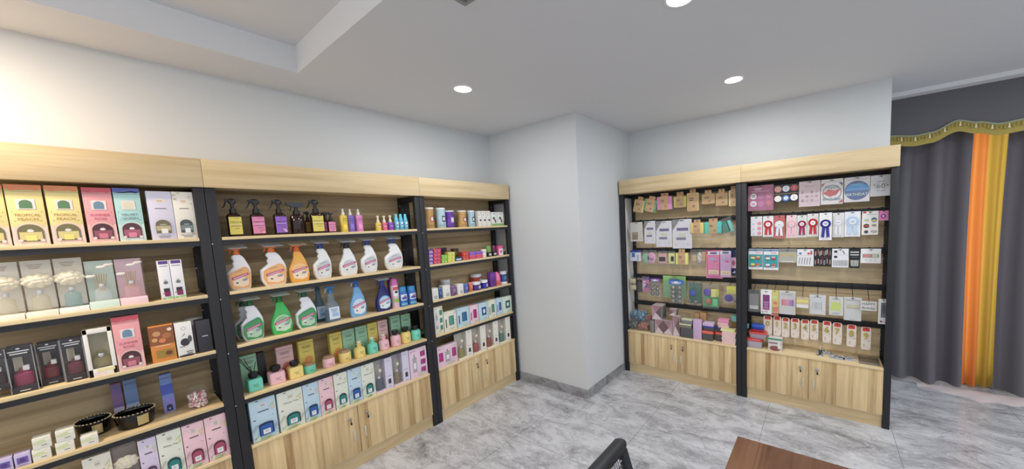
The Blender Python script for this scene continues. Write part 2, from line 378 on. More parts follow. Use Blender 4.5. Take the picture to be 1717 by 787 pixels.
def shelf(name, loc, rz, W, depth, label, boards, hooks, group):
    """local frame: x right along the unit, y into the wall, z up"""
    r = empty(name, loc, rz); tag(r, label, 'shelf unit', group)
    P = 0.040; S0 = 0.001
    for k, (x0, nm) in enumerate(((S0, 'l'), (W-P-S0, 'r'))):
        b = MB().box(x0, x0+P, 0, 0.034, 0, 1.884, BLACK_STEEL, 0.002)
        if boards and k == 0:
            for z in ZT: b.ball(x0+0.002, -0.001, z-0.034, 0.004, 0.003, 0.004, M((200, 200, 205), 0.3, 0.9), 8, 4)
        b.build('front_post', r)
        b = MB().box(x0, x0+P, depth-0.05, depth-0.016, 0, 1.884, BLACK_STEEL, 0.002)
        xi = x0+P-0.004 if k == 0 else x0+0.004
        for q in range(12): b.ball(xi+(0.0045 if k == 0 else -0.0045), depth-0.052, 0.52+q*0.118, 0.004, 0.002, 0.004, M((185, 185, 190), 0.3, 0.9), 8, 4)
        b.build('rear_post', r)
        for z in [1.849, ZC-0.03]+([t-0.041 for t in ZT] if boards else []):
            MB().box(x0+0.004, x0+P-0.004, 0.034, depth-0.05, z, z+(0.03 if z > 1.8 or z < .5 else 0.025), BLACK_STEEL).build('side_rail', r)
    # illuminated-sign style header box, wood faced
    MB().box(S0*.6, W-S0*.6, -0.012, depth-0.003, 1.884, 2.027, WOOD_H, 0.0015).build('header_board', r)
    MB().box(S0, W-S0, depth-0.014, depth-0.003, ZC-0.3, 1.884, WOOD_BACK if boards else WOOD_BACK_LIT).build('back_panel', r)
    if boards:
        for z in ZT:
            bd = MB().box(P+0.002, W-P-0.002, -0.002, depth-0.016, z-0.016, z, WOOD_EDGE, 0.001).build('shelf_board', r)
            b = MB().box(P+0.002, W-P-0.002, 0.002, 0.026, z-0.041, z-0.0165, BLACK_STEEL)
            b.box(P+0.002, W-P-0.002, depth-0.05, depth-0.03, z-0.041, z-0.0165, BLACK_STEEL)
            b.build('shelf_beam', bd)
    # cabinet
    c0, c1 = P+0.003, W-P-0.003
    b = MB().box(c0, c1, 0.020, depth-0.016, 0.10, ZC-0.0165, WOOD_V)
    b.build('cabinet_body', r)
    MB().box(c0, c1, -0.004, depth-0.016, ZC-0.016, ZC, WOOD_EDGE, 0.0015).build('cabinet_top', r)
    MB().box(c0, c1, 0.016, depth-0.03, 0.0, 0.0995, WOOD_H).build('plinth', r)
    mid = (c0+c1)/2
    for x0, x1, lx, hx in ((c0, mid-0.0015, -0.055, -0.032), (mid+0.0015, c1, 0.055, 0.032)):
        d = MB().box(x0, x1, 0.0015, 0.0195, 0.1015, ZC-0.018, WOOD_V, 0.001).build('cabinet_door', r)
        lock_and_handle(d, mid+lx*1.0, mid+hx*1.1, None)
    if hooks:
        for z in (1.862, 1.590, 1.292, 1.010, 0.716):
            b = MB().box(P-0.004, W-P+0.004, depth-0.088, depth-0.056, z-0.021, z+0.021, BLACK_STEEL, 0.002)
            b.build('hook_rail', r)
    return r
YF, XF = 2.555, 3.300
DL, DR = YW-YF-0.001, XB-XF-0.001
shelf('display_shelf', (-0.827, YF, 0), 0, 1.20, DL, 'wood and black steel shelf unit at the left, stocked with boxed diffusers', True, False, 'wood and black steel shelf units along the left wall')
shelf('display_shelf', (0.373, YF, 0), 0, 1.194, DL, 'wide wood and black steel shelf unit stocked with trigger spray bottles', True, False, 'wood and black steel shelf units along the left wall')
shelf('display_shelf', (1.567, YF, 0), 0, 0.976, DL, 'narrow wood and black steel shelf unit with tins and jars, next to the column', True, False, 'wood and black steel shelf units along the left wall')
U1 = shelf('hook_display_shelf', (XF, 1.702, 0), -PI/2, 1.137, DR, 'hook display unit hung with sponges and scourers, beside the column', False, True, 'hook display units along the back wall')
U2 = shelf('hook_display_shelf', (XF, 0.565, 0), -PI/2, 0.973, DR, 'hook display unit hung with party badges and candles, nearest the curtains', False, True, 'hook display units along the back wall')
# pale perforated side sheets between the posts of the hook units
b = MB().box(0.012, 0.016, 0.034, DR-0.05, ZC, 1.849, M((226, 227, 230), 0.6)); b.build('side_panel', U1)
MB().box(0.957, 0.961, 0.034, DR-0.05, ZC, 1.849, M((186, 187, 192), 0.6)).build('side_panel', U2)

# ------------------------------------------------------------------ curtains
CG = fabric('grey_curtain_fabric', (98, 96, 103), 0.06, (120, 105, 110))
CO = fabric('orange_curtain_fabric', (214, 138, 72), 0.5, (242, 156, 80))
CY_ = fabric('mustard_curtain_fabric', (170, 140, 60), 0.5, (214, 178, 80))
CS = fabric('sheer_white_fabric', (248, 236, 236), 0.55, (255, 244, 240))
def curtain(name, x, y0, y1, z0, z1, mats, label, cat, amp=0.052, pitch=0.15, seed=1, taper=0.0):
    """mats: list of (fraction, material) from y0 towards y1"""
    rnd = random.Random(seed); n = int(abs(y1-y0)/0.006); m = 14
    ph = [rnd.uniform(-.6, .6) for _ in range(40)]
    b = MB(); V = []
    for j in range(m+1):
        t = j/m; z = z1+(z0-z1)*t
        for i in range(n+1):
            u = i/n; y = y0+(y1-y0)*u; s = abs(y-y0)/pitch
            k = int(s) % 40; a = ph[k]*(1-(s % 1))+ph[(k+1) % 40]*(s % 1)
            w = math.sin(2*PI*s*0.8+a+0.25*math.sin(3*t+k*.1)); w = math.copysign(abs(w)**0.75, w)
            zz = z if j < m else z+0.006*math.sin(s*2.1+a)
            V.append((x+amp*(0.55+0.6*t)*w+0.012*math.sin(5*u+2*t), y+taper*t*(u-.5)+0.006*math.sin(4*t+a), zz))
    for j in range(m):
        for i in range(n):
            u = (i+.5)/n; acc = 0
            for fr, mt in mats:
                acc += fr
                if u <= acc+1e-6: break
            b.f.append([j*(n+1)+i, j*(n+1)+i+1, (j+1)*(n+1)+i+1, (j+1)*(n+1)+i]); b.m.append(b.mi(mt)); b.sm.append(True)
    b.v = V
    return tag(b.build(name), label, cat)
curtain('curtain', 4.36, -0.44, -0.965, 0.035, 2.30, [(1, CG)], 'dark grey pleated curtain hanging beside the end of the hook display', 'curtain', seed=3)
curtain('curtain', 4.445, -0.93, -1.19, 0.03, 2.30, [(0.60, CO), (0.40, CY_)], 'orange and mustard pleated curtain glowing with daylight', 'curtain', seed=5, amp=0.03, pitch=0.06, taper=0.03)
curtain('curtain', 4.36, -1.158, -2.2, 0.035, 2.30, [(1, CG)], 'dark grey curtain at the right edge, past the orange one', 'curtain', seed=9)
curtain('curtain', 4.36, -2.21, -3.15, 0.035, 2.30, [(1, CG)], 'dark grey curtain furthest from the hook display, outside the frame', 'curtain', seed=11)
# sheer lining gathered on the floor
b = MB(); n = 150; V = []
for i in range(n+1):
    u = i/n; y = -0.70-u*1.9; a = 0.03*math.sin(u*23)+0.02*math.sin(u*61)
    w = 0.5+0.5*min(1, u*9)
    for k, (dx, z) in enumerate(((0.06, 0.004), (0.01, 0.020), (-0.04, 0.030), (-0.08, 0.022), (-0.11, 0.010), (-0.125, 0.001))):
        V.append((4.35+dx*w-0.02*k*0+a*(k/5.0)-0.03*w, y, z*(0.7+0.5*abs(math.sin(u*37+k)))*w+0.0005))
for i in range(n):
    for k in range(5): b.f.append([i*6+k, (i+1)*6+k, (i+1)*6+k+1, i*6+k+1]); b.m.append(b.mi(CS)); b.sm.append(True)
b.v = V; tag(b.build('sheer_curtain'), 'sheer white curtain hem bunched on the floor under the dark curtains', 'sheer curtain')
# valance: stiff grey pelmet with a waved lower edge, gold braid and tassels
VP = [(-0.3, 2.245), (-0.457, 2.222), (-0.61, 2.199), (-0.7, 2.208), (-0.848, 2.272), (-0.95, 2.238), (-1.07, 2.203), (-1.19, 2.214), (-1.207, 2.222), (-1.36, 2.199), (-1.45, 2.208), (-1.598, 2.272), (-1.7, 2.238), (-1.82, 2.203), (-1.94, 2.214), (-1.957, 2.222), (-2.11, 2.199), (-2.2, 2.208), (-2.348, 2.272), (-2.45, 2.238), (-2.57, 2.203), (-2.69, 2.214), (-2.707, 2.222), (-2.86, 2.199), (-2.95, 2.208), (-3.098, 2.272), (-3.2, 2.238), (-3.32, 2.203), (-3.44, 2.214)]
def vz(y):
    for (a, za), (c, zc) in zip(VP, VP[1:]):
        if c <= y <= a:
            t = (a-y)/(a-c); t = t*t*(3-2*t); return za+(zc-za)*t
    return VP[-1][1]
val = empty('curtain_valance', (0, 0, 0)); tag(val, 'dark grey pelmet with a waved gold tasselled edge above the curtains', 'valance')
ys = [YE-0.003-i*0.012 for i in range(220)]
VG = fabric('pelmet_fabric', (96, 95, 101)); GOLD = fabric('gold_braid', (168, 152, 78)); GOLD2 = fabric('pale_braid', (150, 156, 130)); TAS = fabric('cream_tassel', (232, 222, 180)); TAS2 = fabric('olive_tassel', (164, 146, 84))
def strip(name, f0, f1, x, mat, thick, parent):
    b = MB(); V = []
    for y in ys:
        for xx in (x, x+thick):
            V += [(xx, y, f0(y)), (xx, y, f1(y))]
    for i in range(len(ys)-1):
        o = i*4; p = o+4
        for q in ((o, p, p+1, o+1), (o+2, o+3, p+3, p+2), (o, o+2, p+2, p), (o+1, p+1, p+3, o+3)): b.f.append(list(q)); b.m.append(b.mi(mat)); b.sm.append(True)
    b.v = V; return b.build(name, parent, sharp=50)
strip('pelmet_board', lambda y: vz(y)-0.02, lambda y: H-0.034, 4.20, VG, 0.02, val)
strip('gold_border', lambda y: vz(y)-0.085, lambda y: vz(y)-0.005, 4.192, GOLD, 0.008, val)
strip('braid', lambda y: vz(y)-0.008, lambda y: vz(y)+0.004, 4.186, GOLD2, 0.006, val)
b = MB(); k = 0; y = YE-0.03
while y > -2.9:
    z = vz(y)-0.010; kk = k % 4
    if kk != 3: b.lathe([(z-0.034, 0.0075), (z-0.030, 0.0075), (z-0.012, 0.003), (z-0.008, 0.0045), (z-0.003, 0.0035), (z, 0.001)], TAS if kk == 1 else TAS2, 8, 4.184, y)
    else: b.lathe([(z-0.028, 0.004), (z-0.02, 0.005), (z, 0.001)], GOLD, 6, 4.184, y)
    y -= 0.021; k += 1
b.build('tassel_fringe', val)

# ------------------------------------------------------------------ desk
dk = empty('desk', (1.415, 0.256, 0)); tag(dk, 'walnut-topped desk, only its near corner showing at the bottom', 'desk')
DSK = wood('walnut_top', (138, 100, 74), (84, 54, 38), 'top', 0.11, 0.8, 0.3)
b = MB().box(-0.50, 0, -1.30, 0, 0.722, 0.747, DSK, 0.002); b.box(-0.50, 0, -1.30, 0, 0.7472, 0.75, DSK, 0.001); b.build('desktop', dk)
for x, y in ((-0.48, -0.07), (-0.06, -0.07), (-0.48, -1.28), (-0.06, -1.28)):
    MB().box(x, x+0.04, y, y+0.04, 0, 0.7215, BLACK_STEEL, 0.002).build('leg', dk)
MB().box(-0.44, -0.06, -0.06, -0.04, 0.66, 0.7215, BLACK_STEEL).box(-0.44, -0.06, -1.26, -1.24, 0.66, 0.7215, BLACK_STEEL).build('frame', dk)

# ------------------------------------------------------------------ office chair
BLK = M((30, 32, 38), 0.5); CHROME = M((200, 200, 205), 0.2, 1.0)
ch = empty('office_chair', (0.60, 0.22, 0)); tag(ch, 'black mesh-backed office chair whose top corner shows at the bottom', 'office chair')
def bp(u, t):      # back plane: u across (-.235...235), t = height above floor
    return (u, 0.235-0.30*(1.0-t), t)
b = MB()
def bar(p, q, r): b.tube([p, q], r, BLK, 10)
W2 = 0.228
b = MB()
v0 = [bp(-W2, 0.985), bp(W2, 0.985)]
b.loft([(-W2-0.004, -0.010, 0.014, 0.020), (-W2+0.01, -0.016, 0.020, 0.026), (W2-0.01, -0.016, 0.020, 0.026), (W2+0.004, -0.010, 0.014, 0.020)], BLK, 16, 3.0)
b.v = [(p[2], 0.228+p[1]*.7, 0.978+p[0]*1.0) for p in b.v]
for sx in (-1, 1): b.tube([bp(sx*(W2-0.006), t) for t in (0.965, 0.85, 0.72, 0.58, 0.50)], 0.016, BLK, 10)
b.tube([bp(-W2+0.006, 0.51), bp(W2-0.006, 0.51)], 0.014, BLK, 10)
b.build('backrest_frame', ch)
b = MB(); MSH = M((70, 72, 80), 0.6); MSL = M((190, 192, 200), 0.5)
for k in range(36):
    t = 0.525+k*0.012; p, q = bp(-W2+0.01, t), bp(W2-0.01, t); b.tube([p, (0, p[1]+0.012, t), q], 0.0022, MSL if k % 2 else MSH, 5)
for k in range(46):
    u = -W2+0.01+k*(2*W2-0.02)/45; b.tube([bp(u, 0.52), bp(u, 0.96)], 0.0010, MSH, 4)
b.build('mesh_back', ch)
MB().loft([(0.42, -0.22, 0.22, 0.20), (0.44, -0.24, 0.24, 0.225), (0.47, -0.24, 0.24, 0.225), (0.485, -0.22, 0.22, 0.205)], BLK, 28, 4.0, cy=-0.10).build('seat', ch)
MB().tube([(0, 0.0, 0.41), (0, 0.09, 0.415), (0, 0.115, 0.47), bp(0, 0.56)], 0.018, BLK, 10).build('back_support', ch)
MB().lathe([(0.10, 0.028), (0.28, 0.028), (0.28, 0.018), (0.42, 0.018)], CHROME, 16, 0, -0.08).build('gas_lift', ch)
b = MB()
for k in range(5):
    a = 2*PI*k/5+.3; b.tube([(0, -0.08, 0.105), (0.28*math.cos(a), -0.08+0.28*math.sin(a), 0.078)], [0.024, 0.014], BLK, 8)
b.build('star_base', ch)
for k in range(5):
    a = 2*PI*k/5+.3; x, y = 0.28*math.cos(a), -0.08+0.28*math.sin(a)
    q = MB()
    for s in (-1, 1):
        m_ = MB().lathe([(-0.009, 0.018), (-0.007, 0.0255), (0.007, 0.0255), (0.009, 0.018)], BLK, 14)
        q.add([(x-math.sin(a)*0+p[0]*math.cos(a+PI/2)*0+p[0], y+s*0.014+p[2], 0.0258+p[1]) for p in m_.v], m_.f, BLK, True)
    q.tube([(x, y, 0.025), (x, y, 0.075)], 0.006, BLK, 6)
    q.build('caster', ch)

# ------------------------------------------------------------------ merchandise
WHT = (238, 238, 238); INK = (70, 66, 72)
def deco(b, dl, w, h, y0=0.0, z0=0.0, x0=0.0):
    """printed patches on the front; positions as fractions of the face"""
    for i, q in enumerate(dl):
        y = y0-0.0004-0.00025*i; k = q[0]
        if k == 'rect':
            _, cx, cz, ww, hh, col = q; X, Z, a, c = x0+cx*w, z0+cz*h, ww*w/2, hh*h/2
            b.poly([(X-a, Z-c), (X+a, Z-c), (X+a, Z+c), (X-a, Z+c)], y, M(col))
        elif k == 'arch':
            _, cx, cz, ww, hh, col = q; X, Z, a = x0+cx*w, z0+cz*h, ww*w/2; top = Z+hh*h
            r = min(a, hh*h*.6)
            b.poly([(X-a, Z), (X+a, Z)]+[(X+a*math.cos(PI*t/10), top-r+r*math.sin(PI*t/10)) for t in range(11)], y, M(col, 0.25))
        elif k == 'ell':
            _, cx, cz, ww, hh, col = q; b.ell(x0+cx*w, z0+cz*h, ww*w/2, hh*h/2, y, M(col))
        elif k == 'circ':
            _, cx, cz, r, col = q; b.ell(x0+cx*w, z0+cz*h, r*w, r*w, y, M(col))
        elif k == 'ring':
            _, cx, cz, r0, r1, col = q; b.ring(x0+cx*w, z0+cz*h, r0*w, r1*w, y, M(col))
        elif k == 'text':
            _, cx, cz, s, col, t = q[:6]; b.text(t, x0+cx*w, z0+cz*h, s*h, y, M(col), (q[6] if len(q) > 6 else .9)*w)
        elif k == 'lines':
            _, cx, cz, ww, n, pitch, col = q
            for j in range(n):
                X, Z, a = x0+cx*w, z0+(cz-j*pitch)*h, ww*w/2*(1-0.18*((j*7) % 3)); c = pitch*h*0.22
                b.poly([(X-a, Z-c), (X+a, Z-c), (X+a, Z+c), (X-a, Z+c)], y, M(col))
        elif k == 'poly':
            _, pts, col = q; b.poly([(x0+px*w, z0+pz*h) for px, pz in pts], y, M(col))
def box_root(name, w, h, d, col, bev=0.0012, rough=0.45, mat=None):
    return MB().box(-w/2, w/2, 0, d, 0, h, mat or M(col, rough), bev)
def art(b, dl, w, h, root, name='printed_front', y0=0.0, z0=0.0):
    q = MB(); deco(q, dl, w, h, y0, z0); return q.build(name, root)

def k_arch_carton(p, w, h, d):
    """tall diffuser carton: eave band, little window, two title lines, arched opening with the bottle"""
    base, band, upper, tcol, t1, t2, glass, stick, foot = p
    r = empty('diffuser_carton')
    box_root('', w, h, d, base).build('carton', r)
    dl = [('rect', 0, .965, 1, .07, band), ('poly', [(-.5, .93), (-.35, .915), (0, .955), (.35, .915), (.5, .93), (.5, .88), (-.5, .88)], tuple(int(c*.86) for c in base)),
          ('poly', [(-.5, .93), (-.35, .905), (0, .95), (.35, .905), (.5, .93)], band),
          ('rect', 0, .68, .52, .17, (236, 220, 216)), ('arch', 0, .61, .36, .14, upper),
          ('text', 0, .50, .060, tcol, t1, .72), ('text', 0, .43, .060, tcol, t2, .72),
          ('rect', 0, .07, 1, .14, foot), ('arch', 0, .05, .86, .32, foot), ('rect', -.44, .17, .1, .3, foot), ('rect', .44, .17, .1, .3, foot),
          ('circ', -.36, .40, .02, tcol), ('circ', .36, .40, .02, tcol), ('circ', -.4, .55, .02, tcol), ('circ', .4, .55, .02, tcol)]
    art(MB(), dl, w, h, r)
    q = MB(); deco(q, [('arch', 0, .06, .72, .285, tuple(int(c*.55) for c in glass)), ('rect', 0, .15, .62, .13, glass), ('ell', 0, .235, .2, .035, WHT), ('ell', 0, .255, .14, .02, (200, 190, 190)),
        ('rect', 0, .115, .3, .09, stick), ('circ', -.3, .075, .07, (240, 214, 205)), ('circ', .3, .075, .07, (240, 214, 205))], w, h, -0.004)
    q.build('window', r); return r
def k_leaf_carton(p, w, h, d):
    base, glass, title, wtext = p
    r = empty('diffuser_carton'); box_root('', w, h, d, base).build('carton', r)
    dk = tuple(int(c*.84) for c in base); lf = (176, 194, 140)
    dl = [('ring', 0, .84, .13, .15, (190, 176, 140)), ('rect', 0, .84, .3, .055, (236, 232, 220)), ('lines', 0, .85, .2, 2, .02, INK), (('text', 0, .70, .06, INK, title, .6) if title else ('lines', 0, .70, .42, 1, .05, INK)),
          ('poly', [(.2, .74), (.42, .80), (.46, .86), (.3, .81)], (200, 206, 150)), ('poly', [(.3, .66), (.44, .72), (.4, .78)], (214, 206, 140)),
          ('ell', -.36, .53, .10, .022, INK), ('ell', .32, .55, .05, .014, INK), ('ell', -.4, .1, .06, .014, INK), ('ell', -.2, .965, .12, .02, INK),
          ('poly', [(-.5, .30), (-.3, .42), (-.26, .38), (-.46, .24)], dk), ('poly', [(.3, .2), (.5, .36), (.5, .28), (.34, .15)], dk),
          ('poly', [(-.32, .02), (0, .09), (.3, .055), (.1, .01)], lf), ('poly', [(-.46, .06), (-.2, .16), (-.24, .03)], (204, 216, 180)), ('poly', [(-.2, .03), (.16, .07), (.12, .04)], (120, 160, 90))]
    art(MB(), dl, w, h, r)
    g2 = tuple(int(c*.55) for c in glass)
    q = MB(); deco(q, [('arch', .04, .12, .56, .30, g2), ('arch', .04, .125, .46, .245, glass), ('rect', .04, .20, .28, .11, (236, 236, 238)), ('lines', .04, .225, .18, 3, .02, (150, 150, 155))], w, h, -0.004)
    q.build('window', r); return r
def k_pale_carton(p, w, h, d):
    base, glass, stick, spots = p
    r = empty('diffuser_carton'); box_root('', w, h, d, base).build('carton', r)
    dl = [('rect', 0, .80, .34, .08, (238, 226, 206)), ('lines', 0, .81, .24, 2, .025, (180, 150, 120)), ('lines', 0, .645, .46, 1, .03, (110, 105, 110)), ('lines', 0, .07, .5, 2, .03, (140, 135, 140))]
    if spots:
        for x, z, c in ((-.42, .93, (220, 180, 150)), (-.38, .84, (190, 170, 130)), (.3, .9, (220, 190, 170)), (-.2, .97, (200, 190, 150)), (.38, .75, (210, 180, 160)), (.3, .1, (180, 150, 110)), (-.25, .08, (220, 150, 150))): dl.append(('ell', x, z, .14, .03, c))
    art(MB(), dl, w, h, r)
    q = MB(); deco(q, [('arch', 0, .13, .60, .28, tuple(int(c*.6) for c in glass)), ('rect', 0, .235, .56, .1, glass), ('ell', 0, .31, .3, .012, (225, 225, 220)), ('rect', .03, .175, .26, .1, stick)], w, h, -0.004)
    q.build('window', r); return r
def bottle_in(b, cx, cy, z, w, h, col, sq=False):
    m = M(col, .12, 0, .8, 'tint')
    b.loft([(z, cx-w*.48, cx+w*.48, w*.34), (z+h*.04, cx-w*.5, cx+w*.5, w*.36), (z+h*.55, cx-w*.46, cx+w*.46, w*.33), (z+h*.68, cx-w*.18, cx+w*.18, w*.17), (z+h*.72, cx-w*.16, cx+w*.16, w*.16)], m, 14, 4 if sq else 2.4, cy)
    b.lathe([(z+h*.72, w*.2), (z+h*.86, w*.2)], M((222, 222, 224), 0.3, .4), 12, cx, cy)
def k_clear_box(p, w, h, d):
    """clear plastic gift box on a printed tray: p = tray, back, bottle, content"""
    tray, back, bot, content = p
    r = empty('clear_gift_box')
    MB().box(-w/2, w/2, 0, d, 0, h*.09 if content != 'reed' else h*.15, M(tray), .001).build('tray', r)
    MB().box(-w/2+.0015, w/2-.0015, d-.004, d-.0015, h*.1, h-.002, M(back)).build('backing_card', r)
    q = MB().box(-w/2, w/2, 0.0003, d, h*.15, h, clear()); q.f.pop(0); q.m.pop(0); q.sm.pop(0); q.build('clear_cover', r)
    q = MB(); bottle_in(q, 0, d*.45, h*(.10 if content != 'reed' else .152), w*.6, h*.42, bot, content == 'reed')
    q.build('bottle', r)
    if content == 'flower':
        q = MB(); pm = M((240, 228, 200), .8)
        for ring, (n, rr, zz) in enumerate(((9, .37, 0.0), (7, .26, .02), (4, .12, .035))):
            for i in range(n):
                a = 2*PI*i/n+ring*.5; q.ball(w*rr*math.cos(a), d*.25-zz*.2, h*.64+w*rr*.8*math.sin(a), w*.17, .008, w*.15, pm, 8, 5)
        q.build('paper_flower', r); art(MB(), [('lines', 0, .92, .5, 3, .03, (130, 120, 105))], w, h, r, 'label', 0)
    elif content == 'ribbon':
        q = MB(); 
        for s in (-1, 1): q.tube([(0, d*.3, h*.45), (s*w*.12, d*.25, h*.62), (s*w*.22, d*.2, h*.74), (s*w*.05, d*.2, h*.80), (0, d*.25, h*.66), (-s*w*.2, d*.2, h*.5)], .0042, M((214, 190, 168), .7), 6)
        q.ball(0, d*.25, h*.66, w*.13, .008, w*.10, M((224, 204, 186), .7), 8, 5); q.build('ribbon_bow', r)
    elif content == 'reed':
        q = MB()
        for i in range(6): q.tube([(0.004*(i-3), d*.45, h*.36), (w*.09*(i-2.5), d*.4+.004*(i % 2), h*.72)], .0016, M((204, 176, 130), .8), 5)
        q.build('reed', r)
        q = MB()
        for s, z, x in ((1, .90, .3), (-1, .68, -.34), (1, .86, .05)):
            q.ball(w*x, .008, h*z, w*.16, .005, h*.032, M((236, 226, 218), .8), 8, 5); q.ball(w*(x+.12), .008, h*(z+.012), w*.07, .004, h*.02, M((236, 226, 218), .8), 8, 5)
        q.build('paper_cloud', r)
    return r
def k_dark_box(p, w, h, d):
    liquid, = p; r = empty('clear_diffuser_box')
    MB().box(-w/2, w/2, 0, d, 0, h*.14, M((52, 46, 52)), .001).build('base', r)
    q = MB().box(-w/2, w/2, 0.0003, d, h*.14, h-.0005, clear()); q.build('clear_cover', r)
    MB().box(-w*.49, w*.49, d-.004, d-.001, h*.142, h-.002, M((92, 88, 94), .6)).build('backing_card', r)
    q = MB()
    for sx in (-1, 1): q.box(sx*w*.5-.0012, sx*w*.5+.0012, -.0008, .0012, 0, h, M((150, 148, 154), .3))
    q.build('cover_edge', r)
    q = MB().box(-w*.49, w*.49, .002, .006, h*.78, h*.985, M((36, 33, 40)))
    deco(q, [('lines', 0, .90, .8, 2, .05, (225, 225, 228)), ('ell', 0, .955, .16, .03, (230, 230, 230)), ('lines', 0, .09, .8, 1, .05, (200, 200, 205)), ('lines', 0, .05, .4, 1, .04, (200, 200, 205))], w, h, 0.001)
    q.build('printed_card', r)
    q = MB().loft([(h*.145, -w*.36, w*.36, d*.32), (h*.16, -w*.38, w*.38, d*.34), (h*.40, -w*.38, w*.38, d*.34), (h*.45, -w*.14, w*.14, d*.14), (h*.50, -w*.13, w*.13, d*.13)], M(liquid, .15), 18, 4, d*.45)
    q.build('bottle', r)
    MB().box(w*.02, w*.28, d*.2, d*.5, h*.455, h*.56, M((232, 226, 228)), .003).build('cap', r)
    q = MB()
    for i in range(6): q.box(-w*.3+i*w*.055, -w*.3+i*w*.055+.004, d*.5, d*.5+.003, h*.452, h*.775, M((204, 192, 170), .8))
    q.build('reed', r); return r
def k_frame_box(p, w, h, d):
    r = empty('clear_gift_box'); 
    q = MB(); mc = M((206, 196, 164)); q.box(-w/2+.001, w/2-.001, d-.003, d, 0, h, mc).box(-w/2+.001, -w/2+.004, .012, d-.003, 0, h, mc).box(w/2-.004, w/2-.001, .012, d-.003, 0, h, mc).box(-w/2+.004, w/2-.004, .012, d-.003, 0, h*.1, mc).box(-w/2+.004, w/2-.004, .012, d-.003, h-.003, h, mc); q.build('carton', r)
    q = MB(); m = M((238, 234, 226)); 
    for a in ((-w/2, w/2, 0, .16*h), (-w/2, w/2, .90*h, h), (-w/2, -w*.34, 0, h), (w*.34, w/2, 0, h)): q.box(a[0], a[1], 0, .0115, a[2], a[3], m, .001)
    q.build('front_frame', r)
    art(MB(), [('rect', .1, .12, .62, .06, (240, 226, 150)), ('circ', 0, .12, .06, (250, 230, 190)), ('rect', -.1, .05, .4, .05, (246, 214, 208))], w, h, r)
    q = MB().lathe([(.165*h, .018), (.18*h, .032), (.3*h, .032), (.42*h, .018), (.5*h, .009)], tint((226, 212, 140)), 16, 0, .045)
    q.build('bottle', r); MB().ball(0, .022, .42*h, .012, .009, .012, M((220, 222, 226), .1, 1.0), 12, 8).build('charm', r)
    MB().box(-w*.33, w*.33, .010, .0105, .17*h, .89*h, clear()).build('window', r); return r
def k_strip_box(p, w, h, d):
    """front = clear window on the left, printed strip on the right"""
    tray, strip_, arch, bot, back = p; r = empty('clear_gift_box')
    MB().box(-w/2, w/2, 0, d, 0, h*.05, M(tray), .0008).build('tray', r)
    MB().box(w*.08, w/2, 0.0004, .003, h*.052, h, M(strip_)).build('printed_strip', r)
    MB().box(w*.08, w/2-.001, .0034, d-.001, h*.052, h-.001, M(tuple(int(c*.97) for c in strip_))).build('inner_sleeve', r)
    art(MB(), [('arch', .29, .17, .17, .16, (74, 62, 74)), ('lines', .29, .42, .24, 1, .02, INK), ('lines', .29, .08, .2, 1, .02, INK), ('ell', .3, .9, .2, .02, (180, 170, 190))], w, h, r)
    MB().box(-w/2+.001, w*.078, d-.003, d-.001, h*.052, h-.001, M(back)).build('backing_card', r)
    q = MB().box(-w/2, w*.078, .0005, d, h*.052, h, clear()); q.build('clear_cover', r)
    q = MB(); bottle_in(q, -w*.21, d*.45, h*.054, w*.42, h*.5, bot); q.build('bottle', r)
    q = MB(); a, c = -w*.21, d*.4
    for s in (-1, 1): q.tube([(a, c, h*.42), (a+s*w*.1, c, h*.62), (a-s*w*.06, c, h*.85)], .0016, M((206, 190, 150), .8), 5)
    q.ball(a+w*.04, c-.012, h*.66, w*.10, .008, h*.06, M((226, 214, 190), .8), 10, 6)
    q.build('dried_flower', r); return r
def k_slim_box(p, w, h, d):
    base, dl = p; r = empty('slim_carton'); box_root('', w, h, d, base).build('carton', r); art(MB(), dl, w, h, r); return r
def k_plain_box(p, w, h, d):
    name, base, dl = p; r = empty(name); box_root('', w, h, d, base, .002).build('carton', r)
    if dl: art(MB(), dl, w, h, r)
    return r
def k_stack_box(p, w, h, d):
    """one small lidded box or tin of a stack"""
    name, base, lidc, dl = p; r = empty(name)
    MB().box(-w/2+.001, w/2-.001, .001, d-.001, 0, h*.72, M(base, .35), .003).build('body', r)
    MB().box(-w/2, w/2, 0, d, h*.722, h-.0006, M(lidc, .35), .003).build('lid', r)
    if dl: art(MB(), dl, w, h, r, 'label', 0.001)
    return r
